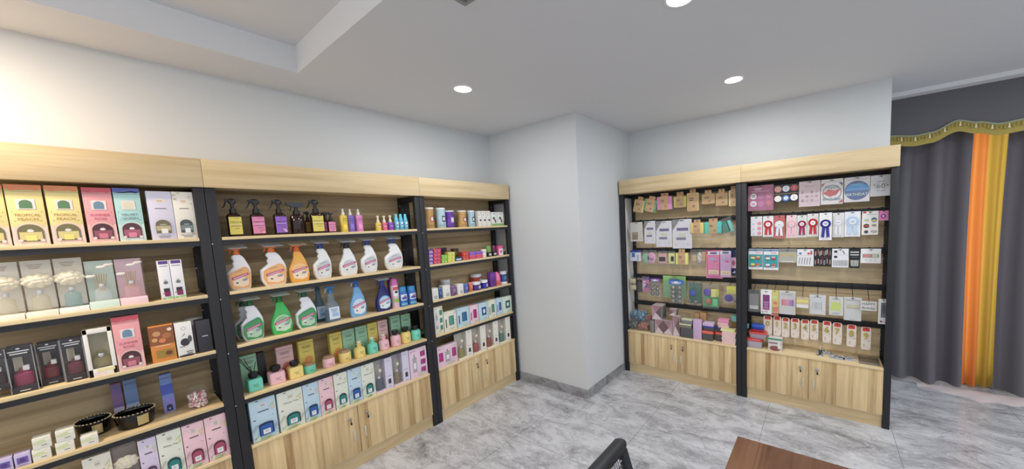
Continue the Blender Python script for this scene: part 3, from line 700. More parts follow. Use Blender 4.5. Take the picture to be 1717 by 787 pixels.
def k_set_box(p, w, h, d):
    """window box with cups (and a bottle): p = base, cup, layout"""
    base, cup, lay = p; r = empty('candle_gift_box'); box_root('', w, h, d, base, .0012).build('carton', r)
    dkc = tuple(int(c*.55) for c in cup); q = MB(); dl = []
    def cupd(x, z, s, t): return [('rect', x, z, s, t, dkc), ('poly', [(x-s*.46, z+t*.46), (x+s*.46, z+t*.46), (x+s*.36, z-t*.46), (x-s*.36, z-t*.46)], cup), ('rect', x-s*.15, z, s*.08, t*.8, tuple(min(255, c+50) for c in cup))]
    if lay == 'row': dl += cupd(-.32, .5, .2, .42)+cupd(.34, .56, .2, .42)
    if lay in ('row', 'col'):
        bx = 0.0 if lay == 'row' else -.22
        dl += [('rect', bx, .45, .24, .5, (170, 168, 176)), ('rect', bx, .73, .07, .14, (150, 148, 156)), ('rect', bx, .42, .14, .2, (232, 232, 236))]
    if lay == 'col':
        for z in (.22, .49, .77): dl += cupd(.26, z, .26, .17)
    if lay == 'cup': dl += cupd(.08, .52, .40, .48)+[('rect', -.36, .42, .08, .44, dkc)]
    if lay == 'sq': dl += [('rect', .04, .52, .50, .46, dkc), ('rect', .04, .52, .40, .36, cup), ('rect', .04, .52, .2, .2, (232, 236, 238))]
    dl += [('circ', .40, .5, .022, INK), ('circ', -.4, .9, .016, INK), ('circ', .3, .1, .014, INK), ('poly', [(-.1, .1), (.2, .17), (.3, .1), (.05, .05)], (190, 206, 160)), ('lines', -.3, .93, .3, 1, .03, (150, 150, 150)), ('poly', [(.2, .9), (.46, .97), (.44, .86)], (206, 210, 170))]
    deco(q, dl, w, h); q.build('window', r); return r

# ---- bottles
def trigger(r, cx, z, s, col, plate=None, arm=None, dark=False):
    """spray head with its nozzle to the left; s = head size"""
    m = M(col, .4); q = MB().lathe([(z, s*.27), (z+s*.34, s*.27), (z+s*.36, s*.2), (z+s*.5, s*.2)], m, 16, cx); q.build('collar', r)
    q = MB(); zt = z+s*.5; tp = .12 if plate else .24
    q.prism([(cx-s*.42, zt+s*tp*.4), (cx-s*.30, zt), (cx+s*.22, zt-s*.04), (cx+s*.42, zt+s*tp*.6), (cx+s*.46, zt+s*tp), (cx-s*.42, zt+s*tp)], -s*.14, s*.14, m)
    q.box(cx-s*.62, cx-s*.42, -s*.09, s*.09, zt+s*(.02 if plate else .08), zt+s*(tp-.02), m, s*.02); q.build('spray_head', r)
    MB().tube([(cx-s*.34, 0, zt+s*.06), (cx-s*.44, 0, zt-s*.10), (cx-s*.46, 0, zt-s*.26), (cx-s*.58, 0, zt-s*.42)], [s*.07, s*.06, s*.055, s*.04], M(arm or col, .4), 8).build('trigger', r)
    if plate:
        q = MB(); y0, y1, z0, z1, sh, t = -s*.34, s*.30, zt+s*.13, zt+s*.53, s*.24, s*.03
        V = [(cx-s*.86+sh*1.4, y0, z0), (cx+s*.62+sh, y0, z0), (cx+s*.62, y1, z1), (cx-s*.86, y1, z1)]
        q.add(V+[(a, b_, c+t) for a, b_, c in V], [(0, 3, 2, 1), (4, 5, 6, 7), (0, 1, 5, 4), (1, 2, 6, 5), (2, 3, 7, 6), (3, 0, 4, 7)], M(plate, .35)); q.build('head_plate', r)
HEXP = [(0,-108,112),(25,-126,124),(90,-150,135),(220,-147,148),(262,-100,143),(292,-60,133),(318,-60,122),(340,-68,112),(358,-52,104),(378,-50,95),(400,-66,84),(420,-70,71),(436,-58,52),(445,-46,44)]
PEARP = [(0,-112,112),(20,-122,124),(100,-134,140),(190,-124,133),(260,-86,118),(300,-68,104),(345,-50,86),(385,-50,66),(412,-38,52),(420,-34,46)]
def k_spray(p, w, h, d):
    """flat household trigger bottle; p = shape, body, head, plate, label"""
    shape, body, head, plate, lab, arm, glossy = p
    r = empty('spray_bottle'); P = HEXP if shape == 'hex' else PEARP; s = w*.52
    hb = h-s*1.04 if plate else h-s*.76; k = hb/P[-1][0]; kx = w/300.0
    mt = M(body, .32) if glossy != 'clear' else tint(body)
    dd = min(d/2, w*.26)
    MB().loft([(a*k, x0*kx, x1*kx, dd*(.86 if a == 0 else min(1, max(.42, 1.35-a/330.0))), dd) for a, x0, x1 in P], mt, 28, 3.4).build('bottle', r)
    q = MB(); l1, l2, l3 = lab
    if shape == 'hex': pts = [(-98, 18), (96, 18), (122, 96), (126, 206), (96, 276), (60, 290), (-60, 246), (-126, 206), (-132, 100)]
    else: pts = [(110*math.cos(2*PI*i/22)+4, 150+104*math.sin(2*PI*i/22)) for i in range(22)]
    F = lambda L: [(x*kx, z*k) for x, z in L]
    q.poly(F(pts), -0.0006, M(l1)); sm = [((x*.86), 150+(z-150)*.82) for x, z in pts]
    q.poly(F([(x, z) for x, z in sm if True]), -0.0009, M(l2))
    q.poly(F([(-90, 60), (20, 34), (90, 60), (96, 120), (20, 176), (-90, 150)]), -0.0012, M(tuple((a*2+b_*3)//5 for a, b_ in zip(l2, (245, 245, 240)))))
    q.poly(F([(-106, 146), (-84, 128), (92, 180), (110, 200), (84, 210), (-96, 164)]), -0.0016, M(l3))
    q.poly(F([(-84, 154), (80, 201), (84, 188), (-80, 136)]), -0.0019, M((214, 166, 204)))
    q.poly(F([(-62, 92), (-30, 96), (-22, 120), (-44, 132), (-66, 118)]), -0.0020, M((232, 226, 214))); q.ell(-44*kx, 92*k, 14*kx, 9*k, -0.0023, M(INK))
    q.poly(F([(20, 106), (78, 112), (80, 142), (24, 138)]), -0.0020, M((150, 156, 172))); q.poly(F([(-60, 226), (30, 250), (34, 245), (-58, 221)]), -.0018, M((120, 124, 130))) if shape == 'hex' else None
    q.build('label', r)
    trigger(r, (P[-1][1]+P[-1][2])/2*kx, hb, s, head, plate, arm)
    for c in r.children: c.location.y = 0 if c.name.startswith(('label', 'bottle')) else dd
    return r
def k_round_spray(p, w, h, d):
    liq, head = p; r = empty('spray_bottle'); s = w*.62; hb = h-s*.74
    MB().lathe([(0, w*.44), (.01, w*.47), (hb*.45, w*.44), (hb*.60, w*.36), (hb*.68, w*.27), (hb*.76, w*.22), (hb*.92, w*.18), (hb, w*.15)], tint(liq), 22, 0, w*.5, 1, .72).build('bottle', r)
    MB().lathe([(.004, w*.42), (hb*.42, w*.41), (hb*.43, .01)], tint((110, 160, 220)), 20, 0, w*.5, 1, .70).build('liquid', r)
    q = MB(); deco(q, [('rect', 0, .25, .62, .34, (214, 228, 244)), ('lines', 0, .36, .4, 3, .04, (90, 130, 190)), ('rect', .05, .2, .36, .1, (150, 190, 230))], w, h, w*.5-w*.345); q.build('label', r)
    trigger(r, 0, hb, s, head, None, (214, 218, 224))
    for c in r.children:
        if c.name.startswith(('collar', 'spray_head', 'trigger')): c.location.y = w*.5
    return r
def k_amber(p, w, h, d):
    """square-shouldered dark bottle, black trigger sprayer; p = label colour or None, flat head?"""
    lab, flat, art_c = p; r = empty('spray_bottle'); s = w*.75; hb = h*.62
    hs = (h-hb)
    MB().loft([(0, -w*.46, w*.46, d*.42), (.004, -w*.5, w*.5, d*.46), (hb*.88, -w*.5, w*.5, d*.46), (hb*.94, -w*.42, w*.42, d*.4), (hb, -w*.24, w*.24, d*.25)], M((44, 24, 18), .12), 22, 3.2 if not flat else 2.2, d*.5).build('bottle', r)
    if lab:
        q = MB(); pts = [('rect', 0, .5, .90, .86, lab), ('lines', .12, .86, .4, 1, .03, INK), ('text', .02, .68, .17, tuple(int(c*.62) for c in lab), 'nature', .8), ('lines', .0, .56, .8, 1, .03, (240, 236, 236)),
            ('lines', .02, .48, .72, 1, .04, INK), ('lines', .1, .36, .36, 1, .03, INK)]
        if art_c: pts += [('ell', .22, .22, .26, .12, art_c), ('ell', .12, .27, .16, .08, (200, 150, 120)), ('ell', .3, .14, .2, .06, (236, 220, 214))]
        deco(q, pts, w, hb*.86, d*.04-.0006, 0.004); q.build('label', r)
    bk = (30, 30, 32); yy = d*.5
    q = MB().lathe([(hb, w*.25), (hb+hs*.30, w*.23), (hb+hs*.31, w*.13), (hb+hs*.58, w*.12)], M(bk, .3), 16, 0, yy); q.build('collar', r)
    z1 = hb+hs*.58
    if flat:
        q = MB().prism([(-w*.66, z1+hs*.38), (-w*.68, z1+hs*.20), (-w*.2, z1+hs*.02), (w*.2, z1), (w*.62, z1+hs*.06), (w*.5, z1+hs*.40)], yy-w*.14, yy+w*.14, M((46, 54, 58), .35)); q.build('spray_head', r)
        MB().tube([(-w*.3, yy, z1+hs*.1), (-w*.36, yy, z1-hs*.12), (-w*.46, yy, z1-hs*.3)], w*.04, M(bk, .3), 6).build('trigger', r)
    else:
        q = MB().loft([(z1, -w*.15, w*.15, w*.13), (z1+hs*.18, -w*.28, w*.34, w*.15), (z1+hs*.34, -w*.32, w*.26, w*.14), (z1+hs*.42, -w*.2, w*.1, w*.1)], M(bk, .3), 14, 2.4, yy)
        q.box(-w*.5, -w*.2, yy-w*.07, yy+w*.07, z1+hs*.22, z1+hs*.38, M(bk, .3), .002); q.build('spray_head', r)
        MB().tube([(-w*.34, yy, z1+hs*.26), (-w*.5, yy, z1+hs*.05), (-w*.56, yy, z1-hs*.12), (-w*.74, yy, z1-hs*.26)], [w*.07, w*.06, w*.05, w*.03], M(bk, .3), 8).build('trigger', r)
    return r
def k_lathe(p, w, h, d):
    """round container; p = name, list of (part, colour, finish, [(z, r) fractions]), label decals, oval depth factor"""
    name, parts, dl, sy = p; r = empty(name); R = w/2; cy = R*sy
    for nm, col, fin, prof in parts:
        m = M(col, .3) if fin == 'p' else tint(col) if fin == 't' else clear() if fin == 'c' else M(col, .25, .9) if fin == 'm' else M(col, .7)
        MB().lathe([(z*h, max(r_*R, .0004)) for z, r_ in prof], m, 24, 0, cy, 1, sy).build(nm, r)
    if dl:  # wrap-round label: printed patches bent on to the cylinder
        q = MB()
        for i, (cx, cz, ww, hh, col) in enumerate(dl):
            rr = R+0.0005+.0003*i; n = 8; V = []
            for j in range(n+1):
                a = (cx-ww/2+ww*j/n)*1.25; V += [(rr*math.sin(a), cy-rr*sy*math.cos(a), (cz-hh/2)*h), (rr*math.sin(a), cy-rr*sy*math.cos(a), (cz+hh/2)*h)]
            q.add(V, [(2*j, 2*j+2, 2*j+3, 2*j+1) for j in range(n)], M(col), True)
        q.build('label', r)
    return r
def k_pot(p, w, h, d):
    """ceramic diffuser pot; p = shape, body, cap, reeds"""
    shape, body, cap, reeds = p; r = empty('reed_diffuser'); m = M(body, .42); R = w/2
    if shape == 'cube':
        MB().loft([(0, -R*.93, R*.93, R*.93), (.003, -R, R, R), (h*.60, -R, R, R), (h*.66, -R*.93, R*.93, R*.93), (h*.67, -R*.4, R*.4, R*.4)], m, 28, 7, R).build('pot', r); z = h*.67; c = .62; L = 'black'
    elif shape == 'low':
        MB().lathe([(0, R*.92), (.004, R), (h*.76, R), (h*.80, R*.94)], m, 26, 0, R).build('pot', r)
        MB().lathe([(h*.80, R*.80), (h*.97, R*.84), (h, R*.8)], M(cap, .6), 22, 0, R).build('lid', r)
    elif shape == 'ringcap':
        MB().lathe([(0, R*.9), (.004, R), (h*.46, R), (h*.56, R*.86), (h*.62, R*.42), (h*.74, R*.36), (h*.76, R*.52), (h*.81, R*.52), (h*.83, R*.3)], m, 26, 0, R).build('pot', r)
        MB().lathe([(h*.83, R*.26), (h*.89, R*.3), (h*.90, R*.46), (h*.96, R*.44), (h, R*.2)], M(cap, .4), 16, 0, R).build('stopper', r)
    else:
        MB().lathe([(0, R*.9), (.004, R), (h*.56, R), (h*.67, R*.8), (h*.70, R*.42)], m, 26, 0, R).build('pot', r); z = h*.70; c = .60
    if shape in ('cube', 'round'):
        MB().lathe([(z, R*.42), (z+h*.06, R*(c-.04)), (z+h*.18, R*(c+.06)), (h, R*(c+.02)), (h-.001, R*.4)], M(cap, .3), 22, 0, R).build('collar', r)
    art(MB(), [('lines', 0, .62, .4, 3, .10, tuple(int(c_*.75) for c_ in body)), ('circ', .2, .3, .035, INK)], w*.9, h*.6, r, 'label', 0.0)
    if reeds:
        q = MB()
        for a, l in ((-.85, .115), (-.72, .125), (-.5, .10), (.45, .07), (-.3, .05)): q.tube([(0.003*a, R, h*.9), (l*.62*a, R+.01*a, h*.9+l)], .0017, M((26, 26, 28), .5), 5)
        q.build('reed', r)
    return r

# ---- things that hang on the hook units
def k_card(p, w, h, d):
    name, base, dl, bag = p; r = empty(name)
    q = MB().box(-w/2, w/2, .001, .003, 0, h, M(base, .35)); q.build('backing_card', r)
    q = MB(); deco(q, dl+[('rect', 0, .955, .22, .022, (40, 40, 42))], w, h, .001); q.build('printed_front', r)
    if bag: MB().box(-w*.5, w*.5, -.004, -.0035, 0, h, film()).build('clear_sleeve', r)
    return r
def k_rosette(p, w, h, d):
    base, col, cen, txt = p; r = empty('rosette_badge')
    MB().box(-w/2, w/2, .001, .003, 0, h, M(base, .35)).build('backing_card', r)
    R = w*.42; cz = h*.60; q = MB(); m = M(col, .7); n = 26; V = [(0, -.006, cz)]
    for i in range(2*n):
        a = PI*i/n; V.append((R*math.cos(a), -.002-(.004 if i % 2 else 0), cz+R*math.sin(a)))
    q.add(V, [(0, i+1, (i+1) % (2*n)+1) for i in range(2*n)], m); q.build('pleated_rosette', r)
    q = MB()
    for s in (-1, 1):
        pts = [(s*w*.02, cz-R*.6), (s*w*.26, cz-R*.7), (s*w*.34, h*.09), (s*w*.22, h*.13), (s*w*.10, h*.07)]
        q.prism(pts if s > 0 else pts[::-1], -.0035-.0006*(s > 0), -.0025-.0006*(s > 0), m)
    q.build('ribbon_tail', r)
    q = MB().ell(0, cz, R*.56, R*.56, -.0078, M(cen, .5), 24); ic = col if sum(col) < 600 else (150, 150, 160)
    q.text(txt, 0, cz, R*.55, -.0081, M(ic), R*.9) if txt else [q.poly([(-R*e_, cz+R*t_-R*.035), (R*e_, cz+R*t_-R*.035), (R*e_, cz+R*t_+R*.035), (-R*e_, cz+R*t_+R*.035)], -.0081, M(ic)) for e_, t_ in ((.3, .15), (.38, 0), (.25, -.15))]; q.build('centre_disc', r)
    q = MB(); deco(q, [('rect', 0, .955, .24, .02, (40, 40, 42)), ('lines', 0, .03, .6, 1, .015, (180, 180, 180))], w, h, .001); q.build('printed_front', r)
    return r
def k_sponge(p, w, h, d):
    """sponge wrapped in a kraft paper sleeve with a hanging tab; p = sponge, back colour, sleeve share, tab share"""
    col, back, sh, tabh = p; r = empty('sponge'); hb = h*(1-tabh)
    m = M(col, .9, 0, .5, None); q = MB().box(-w/2, w/2, .004, d*.72, 0, hb, m, .006); q.build('foam', r)
    MB().box(-w/2, w/2, d*.725, d, 0, hb, M(back, .9), .004).build('scourer_layer', r)
    k = M((196, 158, 114), .7); q = MB().box(-w*sh/2, w*sh/2, 0, d+.002, -.0015, hb+.0015, k, .001)
    deco(q, [('lines', -.1, .7, .45*sh, 2, .1, INK), ('lines', .1, .3, .25*sh, 2, .08, INK)], w, hb, 0); q.build('paper_sleeve', r)
    q = MB().box(-w*.25, w*.25, d*.4, d*.4+.0012, hb+.0016, h, k); deco(q, [('ell', 0, .5, .10, .12, (60, 44, 30))], w, tabh*h, d*.4, hb); q.build('hanging_tab', r)
    return r
def k_bag(p, w, h, d):
    """clear bag with a card header and things inside; p = header, contents list"""
    head, cont, dl = p; r = empty('bagged_item')
    if head: 
        q = MB().box(-w/2, w/2, d*.4, d*.4+.002, h*.80, h, M(head, .4)); deco(q, [('ell', 0, .90, .3, .10, (238, 240, 246)), ('lines', 0, .9, .7, 2, .05, (240, 240, 246)), ('rect', 0, .97, .16, .02, INK)], w, h, d*.4); q.build('header_card', r)
    q = MB()
    for kk, cx, cz, ww, hh, col in cont:
        X, Z = cx*w, cz*h
        if kk == 'ball': q.ball(X, d*.5, Z, ww*w/2, min(d*.46, ww*w/2), hh*h/2, M(col, .35, .7, .5, 'speckle') if col[0] == col[1] or abs(col[0]-col[2]) < 8 else M(col, .8, 0, .5, 'speckle'), 14, 9)
        elif kk == 'pad': q.box(X-ww*w/2, X+ww*w/2, d*.2, d*.75, Z-hh*h/2, Z+hh*h/2, M(col, .9), .004)
        elif kk == 'sheet': q.box(X-ww*w/2, X+ww*w/2, d*.78, d*.9, Z-hh*h/2, Z+hh*h/2, M(col, .9), .002)
        elif kk == 'round':
            m_ = MB().lathe([(0, ww*w/2*.94), (.002, ww*w/2), (d*.4, ww*w/2), (d*.42, ww*w/2*.94)], M(col, .9), 22); q.add([(X+a, d*.15+c, Z+b_*(hh*h)/(ww*w)) for a, b_, c in m_.v], m_.f, M(col, .9), True)
    q.build('contents', r)
    if dl: q = MB(); deco(q, dl, w, h, d*.10); q.build('label', r)
    q = MB(); n = 7; e = []
    q.loft([(0, -w*.49, w*.49, .002), (h*.05, -w*.5, w*.5, d*.46), (h*.5, -w*.5, w*.5, d*.5), (h*.85, -w*.49, w*.49, d*.2), (h, -w*.48, w*.48, .001)], film(), 20, 3, d*.5)
    q.build('clear_bag', r); return r
def k_pouch(p, w, h, d):
    """soft bag lying on the cabinet"""
    col, = p; r = empty('bagged_scourer'); rnd = random.Random(int(w*1e4)); q = MB(); m = M(col, .45, .5, .5, 'speckle')
    for i in range(22): q.ball((rnd.random()-.5)*w*.72, d*.5+(rnd.random()-.5)*d*.66, h*(.16+.55*rnd.random()), w*.13, d*.15, h*.20, m, 9, 6)
    q.build('contents', r)
    MB().loft([(0, -w*.44, w*.44, d*.38), (h*.2, -w*.5, w*.5, d*.5), (h*.6, -w*.48, w*.48, d*.46), (h*.9, -w*.34, w*.34, d*.3), (h, -w*.16, w*.16, d*.12)], film(), 20, 2.6, d*.5).build('clear_bag', r); return r
def k_number(p, w, h, d):
    t, = p; r = empty('number_candle')
    q = MB().loft([(-.0015, -w/2+.002, w/2-.002, h*.5-.002), (0, -w/2, w/2, h*.5), (.0010, -w/2+.001, w/2-.001, h*.5-.001)], M((228, 214, 200), .4), 24, 9)
    q.v = [(a, .002-c, h*.5+b_) for a, b_, c in q.v]; q.build('blister_card', r)
    art(MB(), [('rect', 0, .90, .70, .17, (206, 62, 50)), ('rect', 0, .93, .2, .02, INK), ('lines', -.18, .24, .14, 4, .035, (160, 140, 125)), ('circ', .34, .07, .05, INK), ('ell', .3, .40, .16, .04, (170, 160, 150))], w, h, r, 'printed_front', .0008)
    v, F, gw = glyphs(t); k = h*.40; q = MB(); m = M((206, 186, 70), .25, .55)
    cx = 0
    V = [(cx+(a-gw/2)*k, 0, h*.62+(b_-.36)*k) for a, b_ in v]
    q.add([(a, -.007, c) for a, b_, c in V], F, m); q.add([(a, .0006, c) for a, b_, c in V], F, m)
    ed = {}
    for f in F:
        for i in range(len(f)):
            e_ = tuple(sorted((f[i], f[(i+1) % len(f)]))); ed[e_] = ed.get(e_, 0)+1
    n = len(V)
    q.add([(a, -.007, c) for a, b_, c in V]+[(a, .0006, c) for a, b_, c in V], [(a, b_, b_+n, a+n) for (a, b_), c in ed.items() if c == 1], m)
    q.build('candle', r); return r
def k_tray(p, w, h, d):
    """clear food tub; p = name, body colour, lid colour"""
    name, body, lidc, dl = p; r = empty(name)
    MB().loft([(0, -w*.42, w*.42, d*.42), (h*.05, -w*.44, w*.44, d*.44), (h*.74, -w*.49, w*.49, d*.49)], M(body, .25), 28, 6, d*.5).build('tub', r)
    MB().loft([(h*.742, -w*.5, w*.5, d*.5), (h*.88, -w*.5, w*.5, d*.5), (h*.95, -w*.46, w*.46, d*.46), (h, -w*.40, w*.40, d*.4)], M(lidc, .3), 28, 6, d*.5).build('lid', r)
    if dl: art(MB(), dl, w, h, r, 'label', 0.004)
    return r
def k_block(p, w, h, d):
    name, col, two, n = p; r = None
    q = MB().box(-w/2, w/2, 0, d, 0, h if not two else h*.7, M(col, .9), .004)
    if two:
        r = empty(name); q.build('foam', r); MB().box(-w/2, w/2, 0, d, h*.702, h, M(two, .9), .003).build('top_layer', r); return r
    return q.build(name)
def k_geo_box(p, w, h, d):
    """carton printed with mauve triangles; green sides"""
    side, v = p; r = empty('scourer_carton'); q = MB().box(-w/2, w/2, 0, d, 0, h, M((196, 178, 182), .4), .001)
    q.build('carton', r); a, b_ = (156, 120, 126), (112, 84, 90)
    dl = [('poly', [(-.5, 0), (-.1, .5), (-.5, 1)], (176, 146, 152)), ('poly', [(-.5, 1), (-.1, .5), (.5, 1)], a), ('poly', [(.5, 1), (-.1, .5), (.5, .1)], b_), ('poly', [(-.5, 0), (.5, .1), (-.1, .5)], (206, 190, 192))]
    if v: dl = [(k, [(-x, z) for x, z in pts], c) for k, pts, c in dl]
    art(MB(), dl, w, h, r)
    if side:
        q = MB()
        for i in range(7): q.add([(w/2+.0004, d*(.08+i*.13), h*.06), (w/2+.0004, d*(.17+i*.13), h*.06), (w/2+.0004, d*(.17+i*.13), h*.92), (w/2+.0004, d*(.08+i*.13), h*.92)], [(0, 1, 2, 3)], M((40, 96, 72), .9))
        q.build('side_window', r)
    return r
def k_bowl(p, w, h, d):
    r = empty('candle_bowl'); R = w/2; sy = d/w
    MB().lathe([(0, R*.84), (.004, R*.88), (h*.9, R), (h, R*.98), (h-.004, R*.93), (h*.8, R*.90)], M((22, 18, 18), .12), 32, 0, R*sy, 1, sy).build('bowl', r)
    MB().lathe([(h*.80, .001), (h*.80, R*.895)], M((70, 58, 44), .5), 32, 0, R*sy, 1, sy, False).build('wax', r)
    q = MB(); n = 30
    for i in range(n):
        a = 2*PI*i/n; q.ball(R*1.0*math.cos(a), R*sy+R*sy*math.sin(a), h*.985, .0040, .0040, .0035, M((206, 190, 150), .3, .6), 6, 4)
    q.build('beaded_rim', r)
    q = MB(); rr = R*1.0
    V = []
    for j in range(7):
        a = -.30+.60*j/6+p[0]; V += [(rr*.945*math.sin(a), R*sy-rr*sy*.945*math.cos(a)-.001, h*.16), (rr*1.0*math.sin(a), R*sy-rr*sy*1.0*math.cos(a)-.001, h*.80)]
    q.add(V, [(2*j, 2*j+2, 2*j+3, 2*j+1) for j in range(6)], M((196, 176, 116), .4, .3), True); q.build('label', r); return r
def k_candy(p, w, h, d):
    r = empty('glass_jar'); R = w/2
    MB().lathe([(0, R*.9), (.004, R), (h*.62, R), (h*.72, R*.86), (h*.80, R*.80), (h*.94, R*.84), (h, R*.84)], clear(), 22, 0, R).build('jar', r)
    rnd = random.Random(4); q = MB(); cs = [(232, 120, 128), (240, 206, 208), (250, 240, 238), (214, 170, 176)]
    for i in range(150):
        a, rr, z = rnd.random()*6.28, math.sqrt(rnd.random())*R*.78, .005+rnd.random()*h*.58
        if i % 2: rr = R*.80
        q.ball(rr*math.cos(a), R+rr*math.sin(a), z+.004, .0062, .0062, .006, M(cs[i % 4], .5), 6, 4)
    o = q.build('sweets', r); o['kind'] = 'stuff'
    q = MB(); m = M((240, 240, 240), .5)
    for s, k in ((-.5, .5), (.45, .35)):
        q.tube([(-R*.3, -.002, h*.74), (-R*.3+s*R*.5*k, -.008, h*.74+R*.45), (-R*.3+s*R*.6*k, -.008, h*.74+R*.1), (-R*.3, -.002, h*.74)], .0022, m, 6)
        q.tube([(-R*.3, -.002, h*.74), (-R*.3+s*R*.35, -.008, h*.52)], .0022, m, 6)
    q.build('ribbon_bow', r); return r
def k_clip_card(p, w, h, d):
    """card pack with small plastic clips on it"""
    base, top, cc, n = p; r = empty('bag_clip_pack')
    for k in range(n): MB().box(-w/2, w/2, .002+k*.010, .0035+k*.010, 0, h, M((230, 232, 234), .4)).build('backing_card', r)
    art(MB(), [('rect', 0, .43, .96, .62, base), ('rect', 0, .95, 1, .10, top), ('rect', 0, .93, .16, .03, INK), ('lines', .2, .84, .4, 2, .04, (220, 130, 140))], w, h, r, 'printed_front', .002)
    q = MB()
    for i, (x, z) in enumerate(((-.2, .56), (.18, .56), (-.2, .24), (.18, .24))):
        for s in (-1, 1): q.ball(x*w+s*w*.06, -.004, z*h, w*.10, .006, h*.055, M(cc[i % len(cc)], .3), 8, 6)
        q.box(x*w-w*.12, x*w+w*.12, -.006, -.001, z*h+(h*.05 if z > .4 else -h*.09), z*h+(h*.09 if z > .4 else -h*.05), M(cc[(i+1) % len(cc)], .3), .001)
    q.build('clip', r); return r
def k_foil(p, w, h, d):
    """flat clear packets with bright clasps, lying down"""
    r = empty('clasp_packet'); rnd = random.Random(p[0]); q = MB()
    q.box(-w/2, w/2, 0, d, 0, .0015, M((205, 206, 212), .25, .2)); q.build('packet', r)
    q = MB()
    for i in range(11):
        x, y = (rnd.random()-.5)*w*.7, d*(.15+.7*rnd.random()); q.box(x-.012, x+.012, y-.006, y+.006, .0018, .006+h*rnd.random()*.9, M((210, 212, 216), .12, 1.0), .0015)
    q.build('clasp', r); return r
def k_clear_tray(p, w, h, d):
    r = empty('clear_tray'); MB().box(-w/2, w/2, 0, d, 0, .002, tint((190, 184, 170)), .0005).build('base', r)
    q = MB(); m = tint((200, 200, 196))
    for a in ((-w/2, w/2, 0, .002), (-w/2, w/2, d-.002, d), (-w/2, -w/2+.002, .0022, d-.0022), (w/2-.002, w/2, .0022, d-.0022)): q.box(a[0], a[1], a[2], a[3], .0022, h, m)
    q.build('rim', r)
    MB().box(-w*.46, w*.46, d*.05, d*.95, .0025, h*.4, M((120, 104, 84), .3), .001).build('insert', r); return r
def k_towel(p, w, h, d):
    r = empty('hanging_cloth'); q = MB()
    q.loft([(0, -w*.40, w*.5, d*.4), (h*.3, -w*.46, w*.46, d*.5), (h*.7, -w*.36, w*.32, d*.45), (h*.95, -w*.12, w*.10, d*.3), (h, -w*.05, w*.05, d*.2)], M(p[0], .9), 16, 2.2, d*.5); q.build('cloth', r)
    MB().tube([(0, d*.5, h), (0, d*.5, h+.012), (.004, d*.5+.02, h+.012)], .0015, BLACK_STEEL, 5).build('loop', r); return r

KINDS = {k[2:]: v for k, v in list(globals().items()) if k.startswith('k_')}
_PROTO = {}
def place(kind, loc, size, params, label, cat, group=None, side='L', roll=0.0, yaw=0.0):
    """build the first of a kind, copy it with its parts for every further one"""
    w, h, d = size; key = (kind, repr(params))
    if key not in _PROTO:
        r = KINDS[kind](params, w, h, d); _PROTO[key] = (r, size)
    else:
        src, (w0, h0, d0) = _PROTO[key]
        r = src.copy(); COL.objects.link(r)
        for c in src.children:
            c2 = c.copy(); COL.objects.link(c2); c2.parent = r
            for g in c.children:
                g2 = g.copy(); COL.objects.link(g2); g2.parent = c2
        r.scale = (w/w0, d/d0, h/h0)
        for k in ('group',):
            if k in r: del r[k]
    rz = (0 if side == 'L' else -PI/2)+yaw
    r.rotation_mode = 'QUATERNION'
    from mathutils import Quaternion
    r.rotation_quaternion = Quaternion((0, 0, 1), rz) @ Quaternion((0, 1, 0), roll)
    r.location = loc
    return tag(r, label, cat, group)
def hook(x, y, z, rail_z, unit):
    """steel prong from the rail of a hook unit out to the item at world (x, y), eye height z"""
    lx = (1.702 if unit is U1 else 0.565)-y; ly = x-XF
    q = MB().box(lx-.008, lx+.008, DR-.0895, DR-.0885, rail_z-.016, rail_z+.026, BLACK_STEEL)
    q.tube([(lx, DR-.089, rail_z+.004), (lx, (DR-.089+ly)/2, (rail_z+z)/2+.002), (lx, ly-.012, z), (lx, ly-.020, z+.006)], .0022, BLACK_STEEL, 6)
    q.build('hook', unit)
